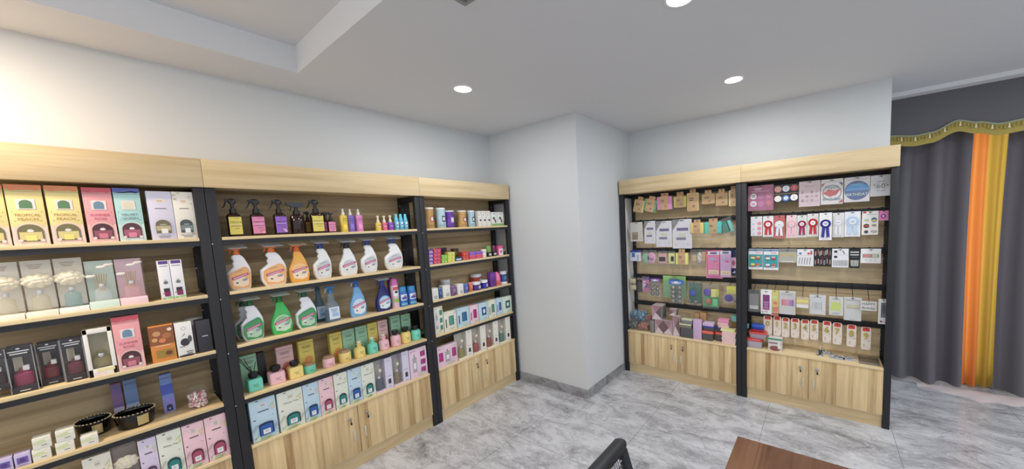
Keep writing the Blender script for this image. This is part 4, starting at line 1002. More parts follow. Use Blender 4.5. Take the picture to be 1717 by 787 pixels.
ITEMS = [
('arch_carton', (-0.2207, 2.567, 1.6272), (0.0771, 0.2374, 0.075), ((236, 216, 140), (222, 130, 84), (90, 130, 90), (150, 110, 60), 'TROPICAL', 'PEACH', (214, 200, 130), (236, 222, 120), (238, 206, 192)), 'yellow arch-window diffuser carton cut by the left edge, top shelf', 'carton', 'diffuser cartons on the top shelf at the left', 'L', 0.0, 0),
('arch_carton', (-0.1379, 2.567, 1.6272), (0.0822, 0.2403, 0.075), ((236, 216, 140), (222, 130, 84), (90, 130, 90), (150, 110, 60), 'TROPICAL', 'PEACH', (214, 200, 130), (236, 222, 120), (238, 206, 192)), 'yellow arch-window diffuser carton, the first one whole from the left, top shelf', 'carton', 'diffuser cartons on the top shelf at the left', 'L', 0.0, 0),
('arch_carton', (-0.0497, 2.567, 1.6272), (0.0818, 0.2408, 0.075), ((236, 216, 140), (222, 130, 84), (90, 130, 90), (150, 110, 60), 'TROPICAL', 'PEACH', (214, 200, 130), (236, 222, 120), (238, 206, 192)), 'yellow arch-window diffuser carton directly left of the pink one, top shelf', 'carton', 'diffuser cartons on the top shelf at the left', 'L', 0.0, 0),
('arch_carton', (0.0388, 2.567, 1.6272), (0.0786, 0.2383, 0.075), ((240, 160, 165), (206, 80, 96), (110, 140, 170), (190, 60, 110), 'SUMMER', 'ROSE', (150, 80, 96), (214, 120, 140), (240, 190, 184)), 'pink arch-window diffuser carton between yellow and turquoise ones, top shelf', 'carton', 'diffuser cartons on the top shelf at the left', 'L', 0.0, 0),
('arch_carton', (0.1208, 2.567, 1.6272), (0.0775, 0.2401, 0.075), ((170, 216, 214), (86, 96, 180), (220, 214, 190), (90, 110, 130), 'VELVET', 'QUEEN', (170, 90, 110), (226, 130, 160), (206, 224, 220)), 'turquoise arch-window diffuser carton with an indigo top band', 'carton', 'diffuser cartons on the top shelf at the left', 'L', 0.0, 0),
('pale_carton', (0.2177, 2.567, 1.6272), (0.0803, 0.2312, 0.07), ((216, 212, 232), (190, 176, 130), (232, 232, 228), 0), 'pale lilac diffuser carton with a small arched window, top shelf', 'carton', 'diffuser cartons on the top shelf at the left', 'L', 0.0, 0),
('pale_carton', (0.295, 2.567, 1.6272), (0.0714, 0.2319, 0.07), ((232, 228, 216), (120, 134, 138), (230, 234, 230), 1), 'cream flower-printed diffuser carton at the right end of the top shelf', 'carton', 'diffuser cartons on the top shelf at the left', 'L', 0.0, 0),
('clear_box', (-0.2219, 2.567, 1.3332), (0.0712, 0.231, 0.085), ((240, 236, 222), (246, 238, 224), (232, 226, 208), 'flower'), 'clear gift box with a cream paper flower, cut by the left edge', 'gift box', 'clear gift boxes on the second shelf at the left', 'L', 0.0, 0),
('clear_box', (-0.1461, 2.567, 1.3332), (0.0752, 0.2319, 0.085), ((240, 236, 222), (246, 238, 224), (232, 226, 208), 'flower'), 'clear gift box with cream paper flower, second from the left edge', 'gift box', 'clear gift boxes on the second shelf at the left', 'L', 0.0, 0),
('clear_box', (-0.0689, 2.567, 1.3332), (0.0753, 0.2335, 0.085), ((240, 240, 234), (244, 234, 218), (176, 206, 210), 'flower'), 'clear gift box with cream paper flower over a pale blue bottle', 'gift box', 'clear gift boxes on the second shelf at the left', 'L', 0.0, 0),
('clear_box', (0.0107, 2.567, 1.3332), (0.0812, 0.2132, 0.08), ((212, 234, 222), (214, 232, 220), (240, 240, 242), 'reed'), 'clear cloud-print diffuser box with a mint green tray', 'gift box', 'clear gift boxes on the second shelf at the left', 'L', 0.0, 0),
('clear_box', (0.094, 2.567, 1.3332), (0.0814, 0.2135, 0.08), ((244, 210, 218), (238, 200, 212), (246, 212, 218), 'reed'), 'clear cloud-print diffuser box with a pink tray', 'gift box', 'clear gift boxes on the second shelf at the left', 'L', 0.0, 0),
('slim_box', (0.1971, 2.567, 1.3332), (0.0382, 0.1923, 0.035), ((236, 236, 240), [('rect', 0, 0.95, 0.8, 0.08, (96, 64, 150)), ('lines', 0, 0.86, 0.7, 1, 0.03, (90, 80, 100)), ('circ', 0, 0.44, 0.2, (110, 112, 120)), ('lines', 0, 0.5, 0.2, 1, 0.03, (70, 66, 72)), ('rect', 0, 0.245, 0.5, 0.1, (60, 50, 56)), ('rect', 0.02, 0.15, 0.5, 0.12, (136, 40, 84)), ('ell', -0.3, 0.17, 0.2, 0.04, (190, 130, 200)), ('ell', 0.2, 0.05, 0.6, 0.05, (150, 200, 120)), ('ell', -0.3, 0.04, 0.4, 0.04, (130, 180, 100))]), 'slim white carton with purple top, left one of the pair', 'carton', 'slim white and purple cartons', 'L', 0.0, 0),
('slim_box', (0.2383, 2.567, 1.3332), (0.0407, 0.1922, 0.035), ((236, 236, 240), [('rect', 0, 0.95, 0.8, 0.08, (96, 64, 150)), ('lines', 0, 0.86, 0.7, 1, 0.03, (90, 80, 100)), ('circ', 0, 0.44, 0.2, (110, 112, 120)), ('lines', 0, 0.5, 0.2, 1, 0.03, (70, 66, 72)), ('rect', 0, 0.245, 0.5, 0.1, (60, 50, 56)), ('rect', 0.02, 0.15, 0.5, 0.12, (136, 40, 84)), ('ell', -0.3, 0.17, 0.2, 0.04, (190, 130, 200)), ('ell', 0.2, 0.05, 0.6, 0.05, (150, 200, 120)), ('ell', -0.3, 0.04, 0.4, 0.04, (130, 180, 100))]), 'slim white carton with purple top, right one of the pair', 'carton', 'slim white and purple cartons', 'L', 0.0, 0),
('dark_box', (-0.2795, 2.567, 1.0659), (0.0701, 0.1579, 0.075), ((60, 40, 50),), 'black-framed clear diffuser box cut by the left edge', 'diffuser box', 'black framed clear diffuser boxes', 'L', 0.0, 0),
('dark_box', (-0.2168, 2.575, 1.0372), (0.0602, 0.1889, 0.075), ((150, 44, 84),), 'black-framed clear diffuser box with bright magenta liquid', 'diffuser box', 'black framed clear diffuser boxes', 'L', 0.0, 0),
('dark_box', (-0.1538, 2.61, 1.0372), (0.0555, 0.181, 0.075), ((120, 32, 48),), 'black-framed clear diffuser box set back in the middle of its row', 'diffuser box', 'black framed clear diffuser boxes', 'L', 0.0, 0),
('dark_box', (-0.0941, 2.58, 1.0372), (0.0554, 0.1859, 0.075), ((104, 40, 56),), 'black-framed clear diffuser box with dark red liquid, beside the white-framed box', 'diffuser box', 'black framed clear diffuser boxes', 'L', 0.0, 0),
('frame_box', (-0.0245, 2.561, 1.0372), (0.0777, 0.214, 0.07), (0,), 'white-framed window box holding a yellow bottle', 'gift box', None),
('arch_carton', (0.0565, 2.561, 1.0372), (0.0786, 0.2479, 0.075), ((240, 160, 165), (206, 80, 96), (110, 140, 170), (190, 60, 110), 'SUMMER', 'ROSE', (150, 80, 96), (214, 120, 140), (240, 190, 184)), 'pink arch-window diffuser carton on the third shelf', 'carton', None),
('slim_box', (0.1571, 2.565, 1.0372), (0.0787, 0.1788, 0.05), ((226, 140, 60), [('rect', 0, 0.72, 1, 0.5, (150, 86, 50)), ('circ', -0.2, 0.78, 0.16, (206, 150, 96)), ('circ', 0.2, 0.7, 0.18, (180, 110, 60)), ('circ', 0, 0.58, 0.14, (226, 130, 80)), ('circ', 0.34, 0.86, 0.1, (236, 220, 200)), ('circ', -0.3, 0.62, 0.12, (220, 160, 90)), ('lines', 0, 0.44, 0.6, 1, 0.03, (244, 230, 210)), ('rect', 0.05, 0.22, 0.7, 0.2, (160, 130, 50)), ('ell', 0.2, 0.22, 0.3, 0.12, (120, 60, 40))]), 'orange carton printed with spices', 'carton', None),
('slim_box', (0.2301, 2.565, 1.0372), (0.0581, 0.1747, 0.055), ((232, 232, 230), [('ring', 0, 0.82, 0.12, 0.15, (170, 170, 170)), ('ell', 0, 0.42, 0.55, 0.22, (56, 56, 60)), ('ell', 0.3, 0.5, 0.24, 0.2, (90, 90, 94)), ('poly', [(-0.2, 0.58), (0.05, 0.68), (0.02, 0.64)], (60, 60, 60)), ('lines', -0.2, 0.3, 0.3, 1, 0.04, (70, 66, 72)), ('ell', 0, 0.03, 1, 0.07, (60, 50, 50)), ('lines', 0.2, 0.14, 0.4, 2, 0.05, (90, 90, 90))]), 'white carton with a black ink drawing', 'carton', None),
('lathe', (0.2848, 2.665, 1.0372), (0.0663, 0.172, 0.08), ('canister', [('tube', (214, 212, 212), 'p', [(0, 1), (0.94, 1)]), ('lid', (232, 230, 230), 'p', [(0.942, 1.02), (1, 1.02), (1, 0.9)])], [], 1), 'tall white tube standing behind the black carton', 'tube', None),
('slim_box', (0.2994, 2.567, 1.0372), (0.0522, 0.1692, 0.05), ((48, 48, 58), [('lines', 0.05, 0.5, 0.4, 1, 0.05, (214, 214, 220))]), 'plain charcoal carton with one white word', 'carton', None),
('slim_box', (-0.0011, 2.76, 0.7442), (0.0323, 0.1963, 0.03), ((122, 96, 160), [('rect', 0, 0.9, 0.9, 0.03, (90, 110, 160)), ('rect', 0, 0.6, 1, 0.26, (140, 110, 160)), ('rect', 0, 0.2, 1, 0.38, (196, 186, 216)), ('arch', 0, 0.04, 0.5, 0.17, (40, 44, 80)), ('rect', 0, 0.1, 0.2, 0.05, (110, 150, 210))]), 'slim purple carton behind the black candle bowls', 'carton', 'slim blue and purple cartons at the back of the fourth shelf', 'L', 0.0, 0),
('slim_box', (0.0419, 2.76, 0.7442), (0.0413, 0.2004, 0.03), ((110, 140, 196), [('rect', 0, 0.9, 0.9, 0.03, (90, 110, 160)), ('rect', 0, 0.6, 1, 0.26, (120, 150, 200)), ('rect', 0, 0.2, 1, 0.38, (176, 190, 224)), ('arch', 0, 0.04, 0.5, 0.17, (40, 44, 80)), ('rect', 0, 0.1, 0.2, 0.05, (110, 150, 210))]), 'slim light blue carton behind the black candle bowls', 'carton', 'slim blue and purple cartons at the back of the fourth shelf', 'L', 0.0, 0),
('slim_box', (0.1535, 2.685, 0.7442), (0.0406, 0.2017, 0.032), ((110, 140, 206), [('rect', 0, 0.9, 0.9, 0.03, (90, 110, 160)), ('rect', 0, 0.6, 1, 0.26, (70, 90, 190)), ('rect', 0, 0.2, 1, 0.38, (130, 130, 210)), ('arch', 0, 0.04, 0.5, 0.17, (40, 44, 80)), ('rect', 0, 0.1, 0.2, 0.05, (110, 150, 210))]), 'slim deep blue carton standing alone beside the jar of sweets', 'carton', 'slim blue and purple cartons at the back of the fourth shelf', 'L', 0.0, 0),
('candy', (0.249, 2.595, 0.7442), (0.0758, 0.108, 0.08), (0,), 'small glass jar of pink sweets tied with a white bow', 'jar', None),
('bowl', (0.041, 2.59, 0.7442), (0.1289, 0.072, 0.13), (0.35,), 'black oval candle bowl with a gold rim, nearer of the two', 'bowl', 'black oval candle bowls', 'L', 0.0, 0),
('bowl', (-0.0795, 2.655, 0.7442), (0.104, 0.068, 0.12), (0.2,), 'black oval candle bowl with a gold rim, behind the white boxes', 'bowl', 'black oval candle bowls', 'L', 0.0, 0),
('plain_box', (-0.2093, 2.567, 0.7442), (0.0435, 0.048, 0.05), ('small_carton', (232, 230, 218), [('ell', -0.1, 0.6, 0.8, 0.3, (214, 222, 170)), ('poly', [(-0.4, 0.7), (0.3, 0.95), (0.4, 0.8)], (222, 228, 190)), ('lines', 0.1, 0.3, 0.3, 1, 0.1, (60, 60, 60)), ('ell', 0.3, 0.7, 0.3, 0.2, (240, 236, 220))]), 'small white carton, lower one of the left stack', 'carton', 'small white cartons on the fourth shelf', 'L', 0.0, 0),
('plain_box', (-0.2042, 2.567, 0.7922), (0.0435, 0.048, 0.05), ('small_carton', (232, 230, 218), [('ell', -0.1, 0.6, 0.8, 0.3, (214, 222, 170)), ('poly', [(-0.4, 0.7), (0.3, 0.95), (0.4, 0.8)], (222, 228, 190)), ('lines', 0.1, 0.3, 0.3, 1, 0.1, (60, 60, 60)), ('ell', 0.3, 0.7, 0.3, 0.2, (240, 236, 220))]), 'small white carton, upper one of the left stack', 'carton', 'small white cartons on the fourth shelf', 'L', 0.0, 0),
('plain_box', (-0.1539, 2.567, 0.7442), (0.0462, 0.05, 0.05), ('small_carton', (232, 230, 218), [('ell', -0.1, 0.6, 0.8, 0.3, (214, 222, 170)), ('poly', [(-0.4, 0.7), (0.3, 0.95), (0.4, 0.8)], (222, 228, 190)), ('lines', 0.1, 0.3, 0.3, 1, 0.1, (60, 60, 60)), ('ell', 0.3, 0.7, 0.3, 0.2, (240, 236, 220))]), 'small white carton, lower one of the right stack', 'carton', 'small white cartons on the fourth shelf', 'L', 0.0, 0),
('plain_box', (-0.1486, 2.567, 0.7942), (0.0462, 0.05, 0.05), ('small_carton', (232, 230, 218), [('ell', -0.1, 0.6, 0.8, 0.3, (214, 222, 170)), ('poly', [(-0.4, 0.7), (0.3, 0.95), (0.4, 0.8)], (222, 228, 190)), ('lines', 0.1, 0.3, 0.3, 1, 0.1, (60, 60, 60)), ('ell', 0.3, 0.7, 0.3, 0.2, (240, 236, 220))]), 'small white carton, upper one of the right stack', 'carton', 'small white cartons on the fourth shelf', 'L', 0.0, 0),
('plain_box', (-0.0923, 2.563, 0.7442), (0.0454, 0.046, 0.05), ('small_carton', (232, 230, 218), [('ell', -0.1, 0.6, 0.8, 0.3, (214, 222, 170)), ('poly', [(-0.4, 0.7), (0.3, 0.95), (0.4, 0.8)], (222, 228, 190)), ('lines', 0.1, 0.3, 0.3, 1, 0.1, (60, 60, 60)), ('ell', 0.3, 0.7, 0.3, 0.2, (240, 236, 220))]), 'small white carton standing alone in front of the black bowl', 'carton', 'small white cartons on the fourth shelf', 'L', 0.0, 0),
('plain_box', (-0.2523, 2.567, 0.7442), (0.0361, 0.052, 0.05), ('small_carton', (196, 186, 226), [('rect', 0, 0.5, 0.7, 0.5, (112, 90, 170)), ('ell', 0, 0.5, 0.4, 0.3, (80, 60, 140)), ('lines', 0, 0.12, 0.6, 1, 0.1, (120, 110, 170))]), 'small lilac carton next to the stacked white ones', 'carton', 'small lilac cartons on the fourth shelf', 'L', 0.0, 0),
('plain_box', (-0.2921, 2.567, 0.7442), (0.037, 0.052, 0.05), ('small_carton', (196, 186, 226), [('rect', 0, 0.5, 0.7, 0.5, (112, 90, 170)), ('ell', 0, 0.5, 0.4, 0.3, (80, 60, 140)), ('lines', 0, 0.12, 0.6, 1, 0.1, (120, 110, 170))]), 'small lilac carton at the left edge of the fourth shelf', 'carton', 'small lilac cartons on the fourth shelf', 'L', 0.0, 0),
('leaf_carton', (0.2918, 2.565, 0.4552), (0.0814, 0.2358, 0.07), ((238, 196, 206), (176, 74, 104), '', 0), 'pink leaf-print diffuser carton at the right end of the left cabinet', 'carton', 'diffuser cartons standing on the left cabinet', 'L', 0.0, 0),
('leaf_carton', (0.3607, 2.625, 0.4552), (0.0267, 0.2119, 0.05), ((186, 214, 232), (40, 96, 176), '', 0), 'blue leaf-print diffuser carton half hidden by the black shelf post', 'carton', 'diffuser cartons standing on the left cabinet', 'L', 0.0, 0),
('leaf_carton', (0.2099, 2.565, 0.4552), (0.0768, 0.2344, 0.07), ((238, 196, 206), (176, 74, 104), '', 0), 'pink leaf-print diffuser carton next to the white one, left cabinet', 'carton', 'diffuser cartons standing on the left cabinet', 'L', 0.0, 0),
('leaf_carton', (0.1291, 2.565, 0.4552), (0.0794, 0.2356, 0.07), ((224, 228, 214), (40, 130, 126), 'White Tea', 0), 'white leaf-print diffuser carton with a teal bottle, left cabinet', 'carton', 'diffuser cartons standing on the left cabinet', 'L', 0.0, 0),
('leaf_carton', (0.0591, 2.565, 0.4552), (0.0556, 0.2338, 0.07), ((212, 200, 226), (150, 110, 150), '', 0), 'pale lilac diffuser carton between the flower box and the white carton', 'carton', 'diffuser cartons standing on the left cabinet', 'L', 0.0, 0),
('clear_box', (-0.0076, 2.567, 0.4552), (0.0732, 0.2349, 0.08), ((206, 196, 190), (196, 180, 174), (180, 170, 170), 'flower'), 'clear flower gift box on the left cabinet beside the lilac carton', 'gift box', None),
('leaf_carton', (-0.0844, 2.565, 0.4552), (0.0758, 0.2346, 0.07), ((226, 220, 206), (120, 110, 100), '', 0), 'cream diffuser carton barely showing at the bottom of the photo', 'carton', 'diffuser cartons standing on the left cabinet', 'L', 0.0, 0),
('amber', (0.4804, 2.575, 1.6272), (0.0579, 0.2073, 0.055), ((226, 206, 90), 0, 0), 'dark bottle with yellow label, leftmost on the top shelf', 'spray bottle', 'dark trigger bottles on the top shelf', 'L', 0.0, 0),
('amber', (0.578, 2.575, 1.6272), (0.0601, 0.2067, 0.055), ((226, 130, 176), 0, (220, 120, 110)), 'dark bottle with a pink label and trigger', 'spray bottle', 'dark trigger bottles on the top shelf', 'L', 0.0, 0),
('amber', (0.6824, 2.575, 1.6272), (0.0595, 0.2078, 0.055), ((150, 96, 206), 0, (206, 170, 230)), 'dark bottle with a violet label and trigger', 'spray bottle', 'dark trigger bottles on the top shelf', 'L', 0.0, 0),
('amber', (0.7691, 2.575, 1.6272), (0.0713, 0.1938, 0.06), (0, 1, 0), 'plain dark bottle without a label, flat spray head', 'spray bottle', 'dark trigger bottles on the top shelf', 'L', 0.0, 0),
('amber', (0.8689, 2.57, 1.6272), (0.0668, 0.2106, 0.055), ((226, 206, 90), 0, 0), 'dark bottle with yellow label, between the plain and the small bottles', 'spray bottle', 'dark trigger bottles on the top shelf', 'L', 0.0, 0),
('amber', (0.8448, 2.655, 1.6272), (0.0387, 0.141, 0.035), ((200, 150, 50), 0, 0), 'small dark bottle with an amber label, behind the big yellow-label one', 'spray bottle', 'dark trigger bottles on the top shelf', 'L', 0.0, 0),
('amber', (0.9394, 2.645, 1.6272), (0.0413, 0.1366, 0.035), ((206, 110, 160), 0, 0), 'small dark bottle with a pink label, rear one of the two', 'spray bottle', 'dark trigger bottles on the top shelf', 'L', 0.0, 0),
('amber', (0.9473, 2.575, 1.6272), (0.0446, 0.1345, 0.035), ((226, 130, 176), 0, (220, 120, 110)), 'small dark bottle with a pink label, front one of the two', 'spray bottle', 'dark trigger bottles on the top shelf', 'L', 0.0, 0),
('lathe', (1.026, 2.575, 1.6272), (0.0471, 0.1587, 0.08), ('mist_bottle', [('bottle', (222, 190, 60), 'p', [(0, 0.94), (0.01, 1), (0.66, 1), (0.7, 0.9), (0.71, 0.5)]), ('pump', (232, 226, 206), 'p', [(0.712, 0.42), (0.8, 0.42), (0.84, 0.26), (0.96, 0.2), (0.975, 0.14)]), ('cap', (240, 240, 240), 'c', [(0.7, 0.93), (0.98, 0.84), (1, 0.7)])], [(0, 0.55, 0.8, 0.02, (70, 66, 72)), (0, 0.47, 1.0, 0.02, (155, 133, 42)), (0, 0.22, 0.7, 0.2, (252, 220, 90))], 1), 'yellow mist bottle with clear cap', 'mist bottle', 'mist bottles with clear caps', 'L', 0.0, 0),
('lathe', (1.0697, 2.575, 1.6272), (0.0429, 0.1583, 0.08), ('mist_bottle', [('bottle', (120, 96, 196), 'p', [(0, 0.94), (0.01, 1), (0.66, 1), (0.7, 0.9), (0.71, 0.5)]), ('pump', (232, 226, 206), 'p', [(0.712, 0.42), (0.8, 0.42), (0.84, 0.26), (0.96, 0.2), (0.975, 0.14)]), ('cap', (240, 240, 240), 'c', [(0.7, 0.93), (0.98, 0.84), (1, 0.7)])], [(0, 0.55, 0.8, 0.02, (70, 66, 72)), (0, 0.47, 1.0, 0.02, (84, 67, 137)), (0, 0.22, 0.7, 0.2, (150, 126, 226))], 1), 'violet mist bottle with clear cap', 'mist bottle', 'mist bottles with clear caps', 'L', 0.0, 0),
('lathe', (1.1223, 2.575, 1.6272), (0.0487, 0.1587, 0.08), ('mist_bottle', [('bottle', (220, 130, 190), 'p', [(0, 0.94), (0.01, 1), (0.66, 1), (0.7, 0.9), (0.71, 0.5)]), ('pump', (232, 226, 206), 'p', [(0.712, 0.42), (0.8, 0.42), (0.84, 0.26), (0.96, 0.2), (0.975, 0.14)]), ('cap', (240, 240, 240), 'c', [(0.7, 0.93), (0.98, 0.84), (1, 0.7)])], [(0, 0.55, 0.8, 0.02, (70, 66, 72)), (0, 0.47, 1.0, 0.02, (154, 91, 133)), (0, 0.22, 0.7, 0.2, (250, 160, 220))], 1), 'pink mist bottle with clear cap', 'mist bottle', 'mist bottles with clear caps', 'L', 0.0, 0),
('lathe', (1.2508, 2.575, 1.6272), (0.0385, 0.1066, 0.08), ('mist_bottle', [('bottle', (222, 200, 80), 'p', [(0, 0.94), (0.02, 1), (0.5, 1), (0.53, 0.9), (0.54, 0.5)]), ('pump', (232, 222, 196), 'p', [(0.542, 0.55), (0.66, 0.55), (0.7, 0.36), (0.88, 0.3), (0.92, 0.5), (1, 0.48)])], [(0, 0.36, 0.7, 0.03, (70, 66, 72)), (0, 0.28, 0.8, 0.03, (236, 230, 230))], 1), 'mini bottle with yellow body and cream pump', 'mist bottle', 'mini mist bottles', 'L', 0.0, 0),
('lathe', (1.295, 2.575, 1.6272), (0.0375, 0.1063, 0.08), ('mist_bottle', [('bottle', (226, 100, 140), 'p', [(0, 0.94), (0.02, 1), (0.5, 1), (0.53, 0.9), (0.54, 0.5)]), ('pump', (232, 222, 196), 'p', [(0.542, 0.55), (0.66, 0.55), (0.7, 0.36), (0.88, 0.3), (0.92, 0.5), (1, 0.48)])], [(0, 0.36, 0.7, 0.03, (70, 66, 72)), (0, 0.28, 0.8, 0.03, (236, 230, 230))], 1), 'mini bottle with rose pink body and cream pump', 'mist bottle', 'mini mist bottles', 'L', 0.0, 0),
('lathe', (1.3405, 2.575, 1.6272), (0.039, 0.1081, 0.08), ('mist_bottle', [('bottle', (140, 70, 190), 'p', [(0, 0.94), (0.02, 1), (0.5, 1), (0.53, 0.9), (0.54, 0.5)]), ('pump', (232, 222, 196), 'p', [(0.542, 0.55), (0.66, 0.55), (0.7, 0.36), (0.88, 0.3), (0.92, 0.5), (1, 0.48)])], [(0, 0.36, 0.7, 0.03, (70, 66, 72)), (0, 0.28, 0.8, 0.03, (236, 230, 230))], 1), 'mini bottle with purple body and cream pump', 'mist bottle', 'mini mist bottles', 'L', 0.0, 0),
('lathe', (1.3849, 2.575, 1.6272), (0.0331, 0.1189, 0.08), ('mist_bottle', [('bottle', (90, 180, 214), 'p', [(0, 0.9), (0.02, 1), (0.56, 1), (0.62, 0.8)]), ('cap', (96, 200, 230), 'p', [(0.622, 0.84), (0.72, 0.78), (0.76, 0.62), (0.98, 0.5), (1, 0.4)])], [(0.05, 0.34, 0.8, 0.3, (220, 236, 242)), (0, 0.3, 0.5, 0.1, (60, 110, 170))], 1), 'sky blue mini spray bottle, left one of three', 'mist bottle', 'sky blue mini spray bottles', 'L', 0.0, 0),
('lathe', (1.4205, 2.575, 1.6272), (0.0339, 0.1187, 0.08), ('mist_bottle', [('bottle', (90, 180, 214), 'p', [(0, 0.9), (0.02, 1), (0.56, 1), (0.62, 0.8)]), ('cap', (96, 200, 230), 'p', [(0.622, 0.84), (0.72, 0.78), (0.76, 0.62), (0.98, 0.5), (1, 0.4)])], [(0.05, 0.34, 0.8, 0.3, (220, 236, 242)), (0, 0.3, 0.5, 0.1, (60, 110, 170))], 1), 'sky blue mini spray bottle, middle one of three', 'mist bottle', 'sky blue mini spray bottles', 'L', 0.0, 0),
('lathe', (1.4567, 2.575, 1.6272), (0.0346, 0.1186, 0.08), ('mist_bottle', [('bottle', (90, 180, 214), 'p', [(0, 0.9), (0.02, 1), (0.56, 1), (0.62, 0.8)]), ('cap', (96, 200, 230), 'p', [(0.622, 0.84), (0.72, 0.78), (0.76, 0.62), (0.98, 0.5), (1, 0.4)])], [(0.05, 0.34, 0.8, 0.3, (220, 236, 242)), (0, 0.3, 0.5, 0.1, (60, 110, 170))], 1), 'sky blue mini spray bottle, right one of three', 'mist bottle', 'sky blue mini spray bottles', 'L', 0.0, 0),
('spray', (0.4715, 2.585, 1.3332), (0.1064, 0.2505, 0.05), ('hex', (238, 236, 238), (226, 110, 50), (206, 206, 208), ((238, 170, 110), (240, 176, 110), (196, 70, 96)), (226, 110, 50), 0), 'white trigger bottle with an orange label and head, left end', 'spray bottle', 'flat trigger bottles on the second shelf', 'L', 0.0, 0),
('spray', (0.6252, 2.585, 1.3332), (0.126, 0.2505, 0.05), ('hex', (238, 236, 238), (226, 110, 50), (206, 206, 208), ((238, 170, 110), (240, 176, 110), (196, 70, 96)), (226, 110, 50), 0), 'white trigger bottle with an orange label and head, beside the orange bottle', 'spray bottle', 'flat trigger bottles on the second shelf', 'L', 0.0, 0),
('spray', (0.7471, 2.585, 1.3332), (0.1166, 0.2505, 0.055), ('pear', (246, 176, 70), (226, 100, 40), (210, 190, 160), ((240, 200, 150), (244, 190, 120), (196, 70, 96)), (226, 120, 60), 0), 'trigger bottle that is orange all over, second shelf', 'spray bottle', 'flat trigger bottles on the second shelf', 'L', 0.0, 0),
('spray', (0.8761, 2.585, 1.3332), (0.1044, 0.2505, 0.05), ('hex', (238, 238, 238), (40, 60, 140), (206, 208, 212), ((220, 222, 224), (196, 200, 206), (196, 70, 96)), (40, 50, 110), 0), 'white trigger bottle with blue head, just right of the orange bottle', 'spray bottle', 'flat trigger bottles on the second shelf', 'L', 0.0, 0),
('spray', (1.028, 2.585, 1.3332), (0.1235, 0.2505, 0.055), ('pear', (238, 238, 238), (30, 32, 48), (200, 204, 208), ((220, 222, 224), (196, 200, 206), (196, 70, 96)), (30, 32, 40), 0), 'white pear-shaped trigger bottle with a black head', 'spray bottle', 'flat trigger bottles on the second shelf', 'L', 0.0, 0),
('spray', (1.1664, 2.585, 1.3332), (0.1126, 0.2505, 0.05), ('hex', (238, 238, 238), (40, 60, 140), (206, 208, 212), ((220, 222, 224), (196, 200, 206), (196, 70, 96)), (40, 50, 110), 0), 'white trigger bottle with blue head, second from the right', 'spray bottle', 'flat trigger bottles on the second shelf', 'L', 0.0, 0),
('spray', (1.3463, 2.585, 1.3332), (0.1375, 0.2505, 0.05), ('hex', (238, 238, 238), (40, 60, 140), (206, 208, 212), ((220, 222, 224), (196, 200, 206), (196, 70, 96)), (40, 50, 110), 0), 'white trigger bottle with blue head, at the right end of the shelf', 'spray bottle', 'flat trigger bottles on the second shelf', 'L', 0.0, 0),
('spray', (0.4985, 2.585, 1.0372), (0.1039, 0.2525, 0.05), ('hex', (236, 236, 244), (30, 92, 54), (206, 214, 208), ((60, 150, 90), (70, 160, 100), (196, 70, 96)), (30, 92, 54), 0), 'white trigger bottle with a green label, front left of the third shelf', 'spray bottle', 'trigger bottles on the third shelf', 'L', 0.0, 0),
('spray', (0.4803, 2.655, 1.0372), (0.0961, 0.2447, 0.05), ('hex', (236, 236, 244), (30, 92, 54), (206, 214, 208), ((60, 150, 90), (70, 160, 100), (196, 70, 96)), (30, 92, 54), 0), 'white trigger bottle half hidden behind the leftmost green-label one', 'spray bottle', 'trigger bottles on the third shelf', 'L', 0.0, 0),
('spray', (0.6306, 2.585, 1.0372), (0.1152, 0.2525, 0.055), ('pear', (60, 190, 90), (24, 110, 50), (200, 220, 206), ((170, 214, 180), (120, 190, 130), (196, 70, 96)), (24, 110, 50), 0), 'bright green pear-shaped trigger bottle', 'spray bottle', 'trigger bottles on the third shelf', 'L', 0.0, 0),
('spray', (0.7581, 2.585, 1.0372), (0.114, 0.252, 0.05), ('hex', (236, 236, 244), (30, 92, 54), (206, 214, 208), ((60, 150, 90), (70, 160, 100), (196, 70, 96)), (30, 92, 54), 0), 'white trigger bottle with a green label, beside the clear blue ones', 'spray bottle', 'trigger bottles on the third shelf', 'L', 0.0, 0),
('round_spray', (0.9124, 2.585, 1.0372), (0.0989, 0.2351, 0.08), ((190, 214, 232), (60, 130, 200)), 'clear round trigger bottle with pale blue liquid, in front', 'spray bottle', 'trigger bottles on the third shelf', 'L', 0.0, 0),
('round_spray', (0.8704, 2.685, 1.0372), (0.0764, 0.2414, 0.08), ((120, 160, 196), (40, 96, 150)), 'clear round trigger bottle with blue head, set back', 'spray bottle', 'trigger bottles on the third shelf', 'L', 0.0, 0),
('spray', (1.062, 2.585, 1.0372), (0.1172, 0.2525, 0.055), ('pear', (120, 178, 232), (50, 110, 196), 0, ((206, 224, 240), (196, 216, 238), (196, 70, 96)), (210, 214, 220), 0), 'light blue pear-shaped trigger bottle', 'spray bottle', 'trigger bottles on the third shelf', 'L', 0.0, 0),
('spray', (1.2385, 2.585, 1.0372), (0.1181, 0.2524, 0.055), ('pear', (34, 40, 120), (44, 60, 150), (200, 206, 214), ((120, 190, 230), (170, 214, 236), (196, 70, 96)), (30, 40, 90), 0), 'dark blue pear-shaped trigger bottle', 'spray bottle', 'trigger bottles on the third shelf', 'L', 0.0, 0),
('lathe', (1.3303, 2.585, 1.0372), (0.0552, 0.2291, 0.08), ('aerosol_can', [('can', (232, 200, 220), 'p', [(0, 0.94), (0.01, 1), (0.76, 1)]), ('cap', (214, 110, 190), 'p', [(0.762, 0.98), (0.9, 0.94), (0.97, 0.7), (1, 0.4)])], [(0, 0.66, 1.2, 0.1, (220, 90, 70)), (0, 0.5, 1.2, 0.18, (240, 240, 240)), (0, 0.26, 1.2, 0.12, (150, 190, 70)), (0, 0.54, 0.6, 0.08, (70, 66, 72))], 1), 'pink spray can with a lilac cap', 'spray can', None),
